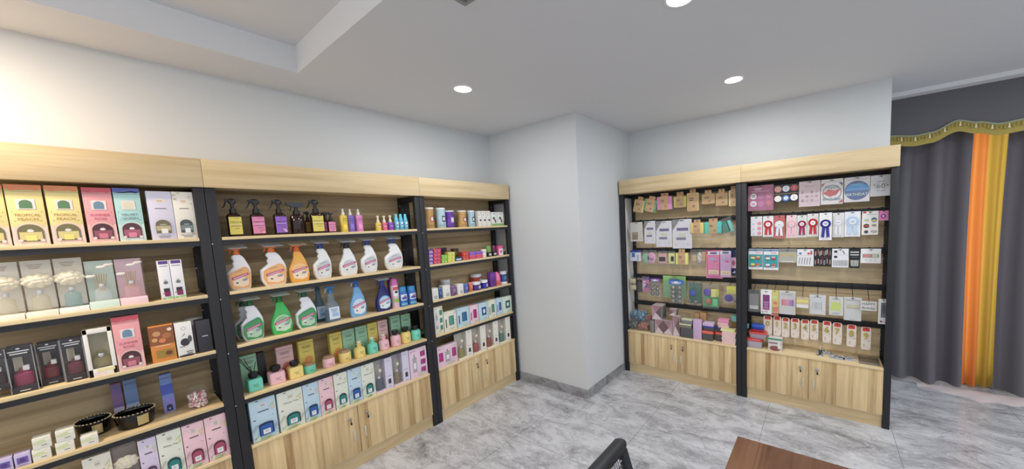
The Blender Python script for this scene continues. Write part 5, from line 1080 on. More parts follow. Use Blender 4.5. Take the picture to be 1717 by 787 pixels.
('lathe', (1.347, 2.665, 1.0372), (0.0513, 0.2239, 0.08), ('aerosol_can', [('can', (150, 60, 110), 'p', [(0, 0.94), (0.01, 1), (0.76, 1)]), ('cap', (120, 50, 100), 'p', [(0.762, 0.98), (0.9, 0.94), (0.97, 0.7), (1, 0.4)])], [(0, 0.66, 1.2, 0.1, (220, 90, 70)), (0, 0.5, 1.2, 0.18, (190, 150, 170)), (0, 0.26, 1.2, 0.12, (120, 90, 60)), (0, 0.54, 0.6, 0.08, (70, 66, 72))], 1), 'dark magenta spray can behind the pink one', 'spray can', None),
('lathe', (1.392, 2.585, 1.0372), (0.0669, 0.1521, 0.08), ('aerosol_can', [('can', (50, 110, 190), 'p', [(0, 0.94), (0.01, 1), (0.72, 1), (0.76, 0.9)]), ('cap', (60, 150, 214), 'p', [(0.762, 0.88), (0.98, 0.84), (1, 0.6)])], [(0, 0.46, 1.3, 0.3, (226, 232, 244)), (0, 0.42, 0.9, 0.12, (70, 80, 170)), (0.1, 0.52, 0.6, 0.06, (180, 90, 150)), (0, 0.12, 1.3, 0.12, (100, 180, 220))], 1), 'short blue spray can, left one of the pair', 'spray can', 'short blue spray cans', 'L', 0.0, 0),
('lathe', (1.4649, 2.585, 1.0372), (0.0679, 0.1461, 0.08), ('aerosol_can', [('can', (50, 110, 190), 'p', [(0, 0.94), (0.01, 1), (0.72, 1), (0.76, 0.9)]), ('cap', (60, 150, 214), 'p', [(0.762, 0.88), (0.98, 0.84), (1, 0.6)])], [(0, 0.46, 1.3, 0.3, (226, 232, 244)), (0, 0.42, 0.9, 0.12, (70, 80, 170)), (0.1, 0.52, 0.6, 0.06, (180, 90, 150)), (0, 0.12, 1.3, 0.12, (100, 180, 220))], 1), 'short blue spray can, right one of the pair', 'spray can', 'short blue spray cans', 'L', 0.0, 0),
('plain_box', (0.473, 2.683, 0.7442), (0.0745, 0.1946, 0.04), ('tall_carton', (150, 200, 166), [('rect', 0, 0.9, 1, 0.02, (120, 160, 132)), ('lines', 0, 0.8, 0.6, 2, 0.05, (90, 120, 99)), ('lines', 0, 0.62, 0.5, 1, 0.05, (112, 150, 124)), ('poly', [(-0.2, 0.1), (-0.05, 0.5), (0, 0.1)], (127, 170, 141)), ('poly', [(0.05, 0.1), (0.2, 0.42), (0.2, 0.1)], (135, 180, 149))]), 'tall mint carton at the left end behind the reed diffuser', 'carton', 'tall cartons behind the ceramic diffusers', 'L', 0.0, 0),
('plain_box', (0.5308, 2.683, 0.7442), (0.0372, 0.1898, 0.04), ('tall_carton', (24, 24, 26), []), 'narrow black carton beside the mint carton', 'carton', 'tall cartons behind the ceramic diffusers', 'L', 0.0, 0),
('plain_box', (0.6479, 2.695, 0.7442), (0.0852, 0.191, 0.04), ('tall_carton', (230, 186, 186), [('rect', 0, 0.9, 1, 0.02, (184, 148, 148)), ('lines', 0, 0.8, 0.6, 2, 0.05, (138, 111, 111)), ('lines', 0, 0.62, 0.5, 1, 0.05, (172, 139, 139)), ('circ', 0.1, 0.34, 0.28, (206, 110, 100)), ('circ', -0.15, 0.22, 0.22, (206, 110, 100)), ('ell', 0.2, 0.12, 0.4, 0.14, (206, 110, 100))]), 'tall pink carton behind the pink and yellow cube pots', 'carton', 'tall cartons behind the ceramic diffusers', 'L', 0.0, 0),
('plain_box', (0.761, 2.695, 0.7442), (0.0824, 0.1952, 0.04), ('tall_carton', (224, 206, 96), [('rect', 0, 0.9, 1, 0.02, (179, 164, 76)), ('lines', 0, 0.8, 0.6, 2, 0.05, (134, 123, 57)), ('lines', 0, 0.62, 0.5, 1, 0.05, (168, 154, 72)), ('circ', 0.1, 0.34, 0.28, (226, 150, 80)), ('circ', -0.15, 0.22, 0.22, (226, 150, 80)), ('ell', 0.2, 0.12, 0.4, 0.14, (226, 150, 80))]), 'tall yellow carton behind the low turquoise jar', 'carton', 'tall cartons behind the ceramic diffusers', 'L', 0.0, 0),
('plain_box', (0.9307, 2.683, 0.7442), (0.0738, 0.1987, 0.04), ('tall_carton', (224, 206, 96), [('rect', 0, 0.9, 1, 0.02, (179, 164, 76)), ('lines', 0, 0.8, 0.6, 2, 0.05, (134, 123, 57)), ('lines', 0, 0.62, 0.5, 1, 0.05, (168, 154, 72)), ('circ', 0.1, 0.34, 0.28, (226, 150, 80)), ('circ', -0.15, 0.22, 0.22, (226, 150, 80)), ('ell', 0.2, 0.12, 0.4, 0.14, (226, 150, 80))]), 'tall yellow carton behind the low yellow jar', 'carton', 'tall cartons behind the ceramic diffusers', 'L', 0.0, 0),
('plain_box', (1.0109, 2.683, 0.7442), (0.0778, 0.1997, 0.04), ('tall_carton', (150, 200, 166), [('rect', 0, 0.9, 1, 0.02, (120, 160, 132)), ('lines', 0, 0.8, 0.6, 2, 0.05, (90, 120, 99)), ('lines', 0, 0.62, 0.5, 1, 0.05, (112, 150, 124)), ('poly', [(-0.2, 0.1), (-0.05, 0.5), (0, 0.1)], (127, 170, 141)), ('poly', [(0.05, 0.1), (0.2, 0.42), (0.2, 0.1)], (135, 180, 149))]), 'tall mint carton, left one behind the yellow stoppered bottle', 'carton', 'tall cartons behind the ceramic diffusers', 'L', 0.0, 0),
('plain_box', (1.0974, 2.683, 0.7442), (0.0781, 0.2002, 0.04), ('tall_carton', (150, 200, 166), [('rect', 0, 0.9, 1, 0.02, (120, 160, 132)), ('lines', 0, 0.8, 0.6, 2, 0.05, (90, 120, 99)), ('lines', 0, 0.62, 0.5, 1, 0.05, (112, 150, 124)), ('poly', [(-0.2, 0.1), (-0.05, 0.5), (0, 0.1)], (127, 170, 141)), ('poly', [(0.05, 0.1), (0.2, 0.42), (0.2, 0.1)], (135, 180, 149))]), 'tall mint carton, right one behind the yellow stoppered bottle', 'carton', 'tall cartons behind the ceramic diffusers', 'L', 0.0, 0),
('plain_box', (1.1758, 2.683, 0.7442), (0.0689, 0.2042, 0.04), ('tall_carton', (224, 206, 96), [('rect', 0, 0.9, 1, 0.02, (179, 164, 76)), ('lines', 0, 0.8, 0.6, 2, 0.05, (134, 123, 57)), ('lines', 0, 0.62, 0.5, 1, 0.05, (168, 154, 72)), ('circ', 0.1, 0.34, 0.28, (226, 170, 90)), ('circ', -0.15, 0.22, 0.22, (226, 170, 90)), ('ell', 0.2, 0.12, 0.4, 0.14, (226, 170, 90))]), 'tall yellow carton behind the turquoise stoppered bottle', 'carton', 'tall cartons behind the ceramic diffusers', 'L', 0.0, 0),
('plain_box', (1.2514, 2.683, 0.7442), (0.0722, 0.2055, 0.04), ('tall_carton', (230, 186, 186), [('rect', 0, 0.9, 1, 0.02, (184, 148, 148)), ('lines', 0, 0.8, 0.6, 2, 0.05, (138, 111, 111)), ('lines', 0, 0.62, 0.5, 1, 0.05, (172, 139, 139)), ('circ', 0.1, 0.34, 0.28, (206, 110, 100)), ('circ', -0.15, 0.22, 0.22, (206, 110, 100)), ('ell', 0.2, 0.12, 0.4, 0.14, (206, 110, 100))]), 'tall pink carton behind the pink stoppered bottle', 'carton', 'tall cartons behind the ceramic diffusers', 'L', 0.0, 0),
('plain_box', (1.351, 2.683, 0.7442), (0.0742, 0.2185, 0.04), ('tall_carton', (150, 200, 166), [('rect', 0, 0.9, 1, 0.02, (120, 160, 132)), ('lines', 0, 0.8, 0.6, 2, 0.05, (90, 120, 99)), ('lines', 0, 0.62, 0.5, 1, 0.05, (112, 150, 124)), ('poly', [(-0.2, 0.1), (-0.05, 0.5), (0, 0.1)], (127, 170, 141)), ('poly', [(0.05, 0.1), (0.2, 0.42), (0.2, 0.1)], (135, 180, 149))]), 'tall mint carton behind the pink black-capped bottle', 'carton', 'tall cartons behind the ceramic diffusers', 'L', 0.0, 0),
('plain_box', (1.4362, 2.683, 0.7442), (0.0754, 0.2101, 0.04), ('tall_carton', (150, 200, 166), [('rect', 0, 0.9, 1, 0.02, (120, 160, 132)), ('lines', 0, 0.8, 0.6, 2, 0.05, (90, 120, 99)), ('lines', 0, 0.62, 0.5, 1, 0.05, (112, 150, 124)), ('poly', [(-0.2, 0.1), (-0.05, 0.5), (0, 0.1)], (127, 170, 141)), ('poly', [(0.05, 0.1), (0.2, 0.42), (0.2, 0.1)], (135, 180, 149))]), 'tall mint carton nearest the shelf post on the right', 'carton', 'tall cartons behind the ceramic diffusers', 'L', 0.0, 0),
('pot', (0.4757, 2.59, 0.7442), (0.0679, 0.1025, 0.08), ('cube', (110, 214, 190), (26, 26, 28), 1), 'turquoise cube diffuser pot with black reeds', 'diffuser', 'ceramic diffuser pots on the fourth shelf', 'L', 0.0, 0),
('pot', (0.5779, 2.59, 0.7442), (0.075, 0.1051, 0.08), ('cube', (240, 186, 196), (26, 26, 28), 0), 'pink cube diffuser pot with a black collar', 'diffuser', 'ceramic diffuser pots on the fourth shelf', 'L', 0.0, 0),
('pot', (0.6709, 2.59, 0.7442), (0.0713, 0.1037, 0.08), ('cube', (238, 212, 120), (26, 26, 28), 0), 'yellow cube diffuser pot with a black collar', 'diffuser', 'ceramic diffuser pots on the fourth shelf', 'L', 0.0, 0),
('pot', (0.7479, 2.595, 0.7442), (0.0658, 0.0598, 0.08), ('low', (110, 214, 190), (178, 140, 104), 0), 'low turquoise jar with a wooden lid', 'diffuser', 'ceramic diffuser pots on the fourth shelf', 'L', 0.0, 0),
('pot', (0.8547, 2.59, 0.7442), (0.0692, 0.0731, 0.08), ('low', (240, 186, 196), (178, 140, 104), 0), 'low pink jar with a wooden lid', 'diffuser', 'ceramic diffuser pots on the fourth shelf', 'L', 0.0, 0),
('pot', (0.9541, 2.59, 0.7442), (0.0741, 0.0806, 0.08), ('low', (238, 212, 120), (178, 140, 104), 0), 'low yellow jar with a wooden lid', 'diffuser', 'ceramic diffuser pots on the fourth shelf', 'L', 0.0, 0),
('pot', (1.0485, 2.59, 0.7442), (0.071, 0.1186, 0.08), ('ringcap', (238, 212, 120), (238, 232, 206), 0), 'yellow stoppered diffuser bottle with a cream cap', 'diffuser', 'ceramic diffuser pots on the fourth shelf', 'L', 0.0, 0),
('pot', (1.1374, 2.59, 0.7442), (0.0689, 0.1221, 0.08), ('ringcap', (110, 214, 190), (238, 232, 206), 0), 'turquoise stoppered diffuser bottle with a cream cap', 'diffuser', 'ceramic diffuser pots on the fourth shelf', 'L', 0.0, 0),
('pot', (1.2195, 2.59, 0.7442), (0.0725, 0.1197, 0.08), ('ringcap', (240, 186, 196), (238, 232, 206), 0), 'pink stoppered diffuser bottle with a cream cap', 'diffuser', 'ceramic diffuser pots on the fourth shelf', 'L', 0.0, 0),
('pot', (1.3106, 2.59, 0.7442), (0.072, 0.1211, 0.08), ('round', (240, 186, 196), (26, 26, 28), 0), 'pink round-shouldered bottle with a black cap', 'diffuser', 'ceramic diffuser pots on the fourth shelf', 'L', 0.0, 0),
('pot', (1.3917, 2.59, 0.7442), (0.0746, 0.1238, 0.08), ('round', (238, 212, 120), (26, 26, 28), 0), 'yellow round-shouldered bottle with a black cap', 'diffuser', 'ceramic diffuser pots on the fourth shelf', 'L', 0.0, 0),
('pot', (1.4765, 2.59, 0.7442), (0.0768, 0.1154, 0.08), ('round', (110, 214, 190), (26, 26, 28), 0), 'turquoise round-shouldered bottle with a black cap', 'diffuser', 'ceramic diffuser pots on the fourth shelf', 'L', 0.0, 0),
('leaf_carton', (0.4285, 2.645, 0.4552), (0.0389, 0.1952, 0.04), ((186, 214, 232), (40, 96, 176), '', 0), 'blue leaf-print carton squeezed behind the large blue one', 'carton', 'diffuser cartons standing on the middle cabinet', 'L', 0.0, 0),
('leaf_carton', (0.4867, 2.567, 0.4552), (0.1174, 0.2455, 0.07), ((186, 214, 232), (40, 96, 176), '', 0), 'large blue leaf-print diffuser carton at the left of the middle cabinet', 'carton', 'diffuser cartons standing on the middle cabinet', 'L', 0.0, 0),
('leaf_carton', (0.6156, 2.567, 0.4552), (0.1222, 0.2387, 0.07), ((224, 228, 214), (40, 130, 126), 'White Tea', 0), 'large white leaf-print diffuser carton, middle cabinet', 'carton', 'diffuser cartons standing on the middle cabinet', 'L', 0.0, 0),
('leaf_carton', (0.7215, 2.567, 0.4552), (0.082, 0.2386, 0.05), ((186, 214, 232), (40, 96, 176), '', 0), 'narrow blue leaf-print carton between the large white and the pink ones', 'carton', 'diffuser cartons standing on the middle cabinet', 'L', 0.0, 0),
('leaf_carton', (0.805, 2.567, 0.4552), (0.0805, 0.2405, 0.05), ((238, 196, 206), (176, 74, 104), '', 0), 'narrow pink leaf-print carton on the middle cabinet', 'carton', 'diffuser cartons standing on the middle cabinet', 'L', 0.0, 0),
('leaf_carton', (0.8906, 2.567, 0.4552), (0.0796, 0.2418, 0.05), ((224, 228, 214), (40, 130, 126), 'White Tea', 0), 'narrow white leaf-print carton right of the pink one', 'carton', 'diffuser cartons standing on the middle cabinet', 'L', 0.0, 0),
('leaf_carton', (0.976, 2.567, 0.4552), (0.0824, 0.243, 0.05), ((186, 214, 232), (40, 96, 176), '', 0), 'narrow blue leaf-print carton between two white ones', 'carton', 'diffuser cartons standing on the middle cabinet', 'L', 0.0, 0),
('leaf_carton', (1.063, 2.567, 0.4552), (0.0865, 0.2413, 0.05), ((224, 228, 214), (40, 130, 126), 'White Tea', 0), 'narrow white leaf-print carton beside the clear bottle box', 'carton', 'diffuser cartons standing on the middle cabinet', 'L', 0.0, 0),
('strip_box', (1.173, 2.567, 0.4552), (0.1264, 0.2377, 0.06), ((226, 200, 214), (214, 210, 232), 0, (150, 160, 170), (190, 186, 190)), 'clear bottle box with a lilac strip, left of the pair', 'gift box', 'diffuser cartons standing on the middle cabinet', 'L', 0.0, 0),
('strip_box', (1.3041, 2.567, 0.4552), (0.1256, 0.2435, 0.06), ((226, 200, 214), (214, 210, 232), 0, (200, 186, 150), (190, 186, 190)), 'clear bottle box with a lilac strip, right of the pair', 'gift box', 'diffuser cartons standing on the middle cabinet', 'L', 0.0, 0),
('set_box', (1.4454, 2.567, 0.4552), (0.1457, 0.2357, 0.055), ((232, 200, 218), (176, 40, 140), 'col'), 'pink gift box with a bottle and three magenta cups', 'gift box', 'diffuser cartons standing on the middle cabinet', 'L', 0.0, 0),
('lathe', (1.6766, 2.575, 1.6272), (0.0788, 0.1708, 0.08), ('canister', [('canister', (196, 150, 86), 'p', [(0, 0.92), (0.02, 0.98), (0.3, 0.98), (0.55, 0.8), (0.75, 0.9), (0.93, 0.98)]), ('lid', (236, 236, 236), 'p', [(0.932, 1), (0.99, 1), (1, 0.92)])], [(0.05, 0.45, 0.6, 0.3, (190, 110, 80)), (0.05, 0.45, 0.35, 0.16, (230, 226, 226)), (0, 0.14, 1.2, 0.14, (166, 127, 73))], 1), 'large gold canister with a white lid', 'canister', 'tall wipe canisters on the top shelf near the column', 'L', 0.0, 0),
('lathe', (1.7861, 2.575, 1.6272), (0.0802, 0.169, 0.08), ('canister', [('canister', (176, 206, 216), 'p', [(0, 0.92), (0.02, 0.98), (0.3, 0.98), (0.55, 0.96), (0.75, 0.96), (0.93, 0.98)]), ('lid', (236, 236, 236), 'p', [(0.932, 1), (0.99, 1), (1, 0.92)])], [(0.05, 0.45, 0.6, 0.3, (70, 80, 110)), (0.05, 0.45, 0.35, 0.16, (230, 226, 226)), (0, 0.14, 1.2, 0.14, (149, 175, 183))], 1), 'large straight pale blue canister with a white lid', 'canister', 'tall wipe canisters on the top shelf near the column', 'L', 0.0, 0),
('lathe', (1.8733, 2.575, 1.6272), (0.0823, 0.1464, 0.08), ('canister', [('canister', (110, 60, 170), 'p', [(0, 0.92), (0.02, 0.98), (0.3, 0.98), (0.55, 0.8), (0.75, 0.9), (0.93, 0.98)]), ('lid', (236, 236, 236), 'p', [(0.932, 1), (0.99, 1), (1, 0.92)])], [(0.05, 0.45, 0.6, 0.3, (190, 170, 220)), (0.05, 0.45, 0.35, 0.16, (230, 226, 226)), (0, 0.14, 1.2, 0.14, (93, 51, 144))], 1), 'purple canister with a white lid', 'canister', 'tall wipe canisters on the top shelf near the column', 'L', 0.0, 0),
('lathe', (2.005, 2.575, 1.6272), (0.0842, 0.1469, 0.08), ('canister', [('canister', (200, 156, 90), 'p', [(0, 0.92), (0.02, 0.98), (0.3, 0.98), (0.55, 0.8), (0.75, 0.9), (0.93, 0.98)]), ('lid', (236, 236, 236), 'p', [(0.932, 1), (0.99, 1), (1, 0.92)])], [(0.05, 0.45, 0.6, 0.3, (180, 100, 80)), (0.05, 0.45, 0.35, 0.16, (230, 226, 226)), (0, 0.14, 1.2, 0.14, (170, 132, 76))], 1), 'smaller gold canister with a white lid', 'canister', 'tall wipe canisters on the top shelf near the column', 'L', 0.0, 0),
('lathe', (2.1007, 2.575, 1.6272), (0.0699, 0.1473, 0.08), ('canister', [('canister', (170, 200, 216), 'p', [(0, 0.92), (0.02, 0.98), (0.3, 0.98), (0.55, 0.8), (0.75, 0.9), (0.93, 0.98)]), ('lid', (236, 236, 236), 'p', [(0.932, 1), (0.99, 1), (1, 0.92)])], [(0.05, 0.45, 0.6, 0.3, (60, 70, 100)), (0.05, 0.45, 0.35, 0.16, (230, 226, 226)), (0, 0.14, 1.2, 0.14, (144, 170, 183))], 1), 'smaller waisted pale blue canister with a white lid', 'canister', 'tall wipe canisters on the top shelf near the column', 'L', 0.0, 0),
('plain_box', (2.1783, 2.575, 1.6272), (0.0421, 0.1431, 0.045), ('white_carton', (226, 222, 214), [('ell', 0.1, 0.4, 0.5, 0.12, (50, 46, 50)), ('ell', -0.2, 0.75, 0.2, 0.06, (90, 80, 70)), ('ell', 0.25, 0.85, 0.16, 0.06, (80, 76, 70)), ('ell', -0.3, 0.9, 0.2, 0.04, (120, 110, 100))]), 'white spotted carton, left of three', 'carton', 'white spotted cartons', 'L', 0.0, 0),
('plain_box', (2.2295, 2.575, 1.6272), (0.0504, 0.1433, 0.045), ('white_carton', (226, 222, 214), [('ell', 0.1, 0.4, 0.5, 0.12, (50, 46, 50)), ('ell', -0.2, 0.75, 0.2, 0.06, (90, 80, 70)), ('ell', 0.25, 0.85, 0.16, 0.06, (80, 76, 70)), ('ell', -0.3, 0.9, 0.2, 0.04, (120, 110, 100))]), 'white spotted carton, middle of three', 'carton', 'white spotted cartons', 'L', 0.0, 0),
('plain_box', (2.2827, 2.575, 1.6272), (0.0488, 0.1434, 0.045), ('white_carton', (226, 222, 214), [('ell', 0.1, 0.4, 0.5, 0.12, (50, 46, 50)), ('ell', -0.2, 0.75, 0.2, 0.06, (90, 80, 70)), ('ell', 0.25, 0.85, 0.16, 0.06, (80, 76, 70)), ('ell', -0.3, 0.9, 0.2, 0.04, (120, 110, 100))]), 'white spotted carton, right of three', 'carton', 'white spotted cartons', 'L', 0.0, 0),
('plain_box', (2.3552, 2.575, 1.6272), (0.0737, 0.1321, 0.04), ('green_white_carton', (226, 228, 222), [('rect', 0, 0.08, 1, 0.16, (130, 180, 90)), ('ell', -0.1, 0.55, 0.4, 0.2, (60, 110, 60)), ('ell', 0.1, 0.4, 0.3, 0.16, (180, 60, 90)), ('ell', 0.15, 0.28, 0.3, 0.1, (40, 40, 40)), ('lines', 0, 0.9, 0.7, 2, 0.05, (170, 170, 180))]), 'white and green carton, front left one of three', 'carton', 'green-based white cartons', 'L', 0.0, 0),
('plain_box', (2.4372, 2.575, 1.6272), (0.0766, 0.1321, 0.04), ('green_white_carton', (226, 228, 222), [('rect', 0, 0.08, 1, 0.16, (130, 180, 90)), ('ell', -0.1, 0.55, 0.4, 0.2, (60, 110, 60)), ('ell', 0.1, 0.4, 0.3, 0.16, (180, 60, 90)), ('ell', 0.15, 0.28, 0.3, 0.1, (40, 40, 40)), ('lines', 0, 0.9, 0.7, 2, 0.05, (170, 170, 180))]), 'white and green carton, front right one of three', 'carton', 'green-based white cartons', 'L', 0.0, 0),
('plain_box', (2.569, 2.685, 1.6272), (0.0758, 0.1358, 0.04), ('green_white_carton', (226, 228, 222), [('rect', 0, 0.08, 1, 0.16, (130, 180, 90)), ('ell', -0.1, 0.55, 0.4, 0.2, (60, 110, 60)), ('ell', 0.1, 0.4, 0.3, 0.16, (180, 60, 90)), ('ell', 0.15, 0.28, 0.3, 0.1, (40, 40, 40)), ('lines', 0, 0.9, 0.7, 2, 0.05, (170, 170, 180))]), 'white and green carton set back near the shelf end', 'carton', 'green-based white cartons', 'L', 0.0, 0),
('stack_box', (1.6312, 2.57, 1.3332), (0.0374, 0.03, 0.055), ('small_tin', (170, 140, 200), (120, 80, 190), [('rect', 0, 0.36, 0.6, 0.34, (230, 200, 255)), ('ell', 0, 0.36, 0.3, 0.2, (70, 66, 72))]), 'purple tin stacked at the left end of the second shelf, bottom one', 'tin', 'purple tin stacked at the left end of the second shelf', 'L', 0.0, 0),
('stack_box', (1.634, 2.57, 1.3632), (0.0374, 0.03, 0.055), ('small_tin', (170, 140, 200), (120, 80, 190), [('rect', 0, 0.36, 0.6, 0.34, (230, 200, 255)), ('ell', 0, 0.36, 0.3, 0.2, (70, 66, 72))]), 'purple tin stacked at the left end of the second shelf, second from below', 'tin', 'purple tin stacked at the left end of the second shelf', 'L', 0.0, 0),
('stack_box', (1.6369, 2.57, 1.3932), (0.0374, 0.03, 0.055), ('small_tin', (170, 140, 200), (120, 80, 190), [('rect', 0, 0.36, 0.6, 0.34, (230, 200, 255)), ('ell', 0, 0.36, 0.3, 0.2, (70, 66, 72))]), 'purple tin stacked at the left end of the second shelf, third from below', 'tin', 'purple tin stacked at the left end of the second shelf', 'L', 0.0, 0),
('stack_box', (1.6397, 2.57, 1.4232), (0.0374, 0.03, 0.055), ('small_tin', (170, 140, 200), (120, 80, 190), [('rect', 0, 0.36, 0.6, 0.34, (230, 200, 255)), ('ell', 0, 0.36, 0.3, 0.2, (70, 66, 72))]), 'purple tin stacked at the left end of the second shelf, top one', 'tin', 'purple tin stacked at the left end of the second shelf', 'L', 0.0, 0),
('stack_box', (1.6894, 2.57, 1.3332), (0.0723, 0.031, 0.055), ('small_tin', (200, 60, 96), (220, 90, 110), [('rect', 0, 0.36, 0.6, 0.34, (255, 120, 156)), ('ell', 0, 0.36, 0.3, 0.2, (70, 66, 72))]), 'red tin stacked beside the purple ones, bottom one', 'tin', 'red tin stacked beside the purple ones', 'L', 0.0, 0),
('stack_box', (1.6923, 2.57, 1.3642), (0.0723, 0.031, 0.055), ('small_tin', (200, 60, 96), (220, 90, 110), [('rect', 0, 0.36, 0.6, 0.34, (255, 120, 156)), ('ell', 0, 0.36, 0.3, 0.2, (70, 66, 72))]), 'red tin stacked beside the purple ones, second from below', 'tin', 'red tin stacked beside the purple ones', 'L', 0.0, 0),
('stack_box', (1.6953, 2.57, 1.3952), (0.0723, 0.031, 0.055), ('small_tin', (200, 60, 96), (220, 90, 110), [('rect', 0, 0.36, 0.6, 0.34, (255, 120, 156)), ('ell', 0, 0.36, 0.3, 0.2, (70, 66, 72))]), 'red tin stacked beside the purple ones, third from below', 'tin', 'red tin stacked beside the purple ones', 'L', 0.0, 0),
('stack_box', (1.6982, 2.57, 1.4262), (0.0723, 0.031, 0.055), ('small_tin', (200, 60, 96), (220, 90, 110), [('rect', 0, 0.36, 0.6, 0.34, (255, 120, 156)), ('ell', 0, 0.36, 0.3, 0.2, (70, 66, 72))]), 'red tin stacked beside the purple ones, top one', 'tin', 'red tin stacked beside the purple ones', 'L', 0.0, 0),
('stack_box', (1.8157, 2.675, 1.3332), (0.0716, 0.046, 0.055), ('small_box', (70, 30, 30), (90, 40, 40), [('rect', 0, 0.36, 0.6, 0.34, (130, 90, 90)), ('ell', 0, 0.36, 0.3, 0.2, (70, 66, 72))]), 'dark brown box standing at the back of the second shelf, lower one', 'box', 'dark brown box standing at the back of the second shelf', 'L', 0.0, 0),
('stack_box', (1.82, 2.675, 1.3792), (0.0715, 0.046, 0.055), ('small_box', (70, 30, 30), (90, 40, 40), [('rect', 0, 0.36, 0.6, 0.34, (130, 90, 90)), ('ell', 0, 0.36, 0.3, 0.2, (70, 66, 72))]), 'dark brown box standing at the back of the second shelf, upper one', 'box', 'dark brown box standing at the back of the second shelf', 'L', 0.0, 0),
('stack_box', (1.8289, 2.675, 1.4252), (0.0687, 0.03, 0.055), ('small_tin', (50, 30, 60), (80, 50, 110), []), 'black and purple tin on top of the dark brown boxes', 'tin', None),
('stack_box', (1.7608, 2.57, 1.3332), (0.0577, 0.033, 0.055), ('small_tin', (130, 190, 60), (160, 206, 90), [('rect', 0, 0.36, 0.6, 0.34, (190, 250, 120)), ('ell', 0, 0.36, 0.3, 0.2, (70, 66, 72))]), 'lime green tin in a short stack, lower one', 'tin', 'lime green tin in a short stack', 'L', 0.0, 0),
('stack_box', (1.7639, 2.57, 1.3662), (0.0577, 0.033, 0.055), ('small_tin', (130, 190, 60), (160, 206, 90), [('rect', 0, 0.36, 0.6, 0.34, (190, 250, 120)), ('ell', 0, 0.36, 0.3, 0.2, (70, 66, 72))]), 'lime green tin in a short stack, upper one', 'tin', 'lime green tin in a short stack', 'L', 0.0, 0),
('stack_box', (1.8292, 2.57, 1.3332), (0.072, 0.028, 0.055), ('small_tin', (206, 206, 70), (232, 230, 130), [('rect', 0, 0.36, 0.6, 0.34, (255, 255, 130)), ('ell', 0, 0.36, 0.3, 0.2, (70, 66, 72))]), 'yellow tin in a stack of three, bottom one', 'tin', 'yellow tin in a stack of three', 'L', 0.0, 0),
('stack_box', (1.8318, 2.57, 1.3612), (0.072, 0.028, 0.055), ('small_tin', (206, 206, 70), (232, 230, 130), [('rect', 0, 0.36, 0.6, 0.34, (255, 255, 130)), ('ell', 0, 0.36, 0.3, 0.2, (70, 66, 72))]), 'yellow tin in a stack of three, middle one', 'tin', 'yellow tin in a stack of three', 'L', 0.0, 0),
('stack_box', (1.8344, 2.57, 1.3892), (0.072, 0.028, 0.055), ('small_tin', (206, 206, 70), (232, 230, 130), [('rect', 0, 0.36, 0.6, 0.34, (255, 255, 130)), ('ell', 0, 0.36, 0.3, 0.2, (70, 66, 72))]), 'yellow tin in a stack of three, top one', 'tin', 'yellow tin in a stack of three', 'L', 0.0, 0),
('stack_box', (1.9047, 2.57, 1.3332), (0.0655, 0.036, 0.055), ('small_tin', (40, 110, 170), (30, 50, 70), [('rect', 0, 0.4, 0.8, 0.3, (220, 230, 236))]), 'single blue tin with a dark lid', 'tin', None),
('lathe', (1.9689, 2.675, 1.3332), (0.0709, 0.104, 0.08), ('small_jar', [('jar', (120, 84, 40), 'p', [(0, 0.9), (0.05, 1), (0.7, 1), (0.75, 0.9)]), ('lid', (90, 66, 34), 'p', [(0.752, 0.95), (1, 0.95)])], [], 1), 'brown jar standing behind the blue tin', 'jar', None),
('stack_box', (1.9802, 2.57, 1.3332), (0.0714, 0.038, 0.055), ('small_tin', (206, 60, 50), (214, 90, 70), [('rect', 0, 0.36, 0.6, 0.34, (255, 120, 110)), ('ell', 0, 0.36, 0.3, 0.2, (70, 66, 72))]), 'red tin in the stack right of the blue tin, lower one', 'tin', 'red tin in the stack right of the blue tin', 'L', 0.0, 0),
('stack_box', (1.9837, 2.57, 1.3712), (0.0714, 0.038, 0.055), ('small_tin', (206, 60, 50), (214, 90, 70), [('rect', 0, 0.36, 0.6, 0.34, (255, 120, 110)), ('ell', 0, 0.36, 0.3, 0.2, (70, 66, 72))]), 'red tin in the stack right of the blue tin, upper one', 'tin', 'red tin in the stack right of the blue tin', 'L', 0.0, 0),
('stack_box', (2.0586, 2.57, 1.3332), (0.0709, 0.036, 0.055), ('wrapped_pack', (226, 80, 120), (236, 110, 140), []), 'pink wrapped pack at the bottom, left one', 'pack', 'soft wrapped packs beside the red tins', 'L', 0.0, 0),
('stack_box', (2.0619, 2.57, 1.3692), (0.0709, 0.028, 0.055), ('wrapped_pack', (150, 96, 206), (170, 120, 220), []), 'violet wrapped pack on top, left one', 'pack', 'soft wrapped packs beside the red tins', 'L', 0.0, 0),
('stack_box', (2.1349, 2.57, 1.3332), (0.0736, 0.036, 0.055), ('wrapped_pack', (226, 80, 120), (236, 110, 140), []), 'pink wrapped pack at the bottom, right one', 'pack', 'soft wrapped packs beside the red tins', 'L', 0.0, 0),
('stack_box', (2.1382, 2.57, 1.3692), (0.0736, 0.028, 0.055), ('wrapped_pack', (150, 96, 206), (170, 120, 220), []), 'violet wrapped pack on top, right one', 'pack', 'soft wrapped packs beside the red tins', 'L', 0.0, 0),
('lathe', (2.2067, 2.57, 1.3332), (0.0543, 0.038, 0.08), ('small_jar', [('jar', (226, 206, 196), 'p', [(0, 0.9), (0.05, 1), (0.6, 1), (0.64, 0.9)]), ('lid', (240, 238, 232), 'p', [(0.642, 1), (1, 1), (1, 0.9)])], [], 1), 'white cream jar, lower of the two', 'jar', 'white cream jars', 'L', 0.0, 0),
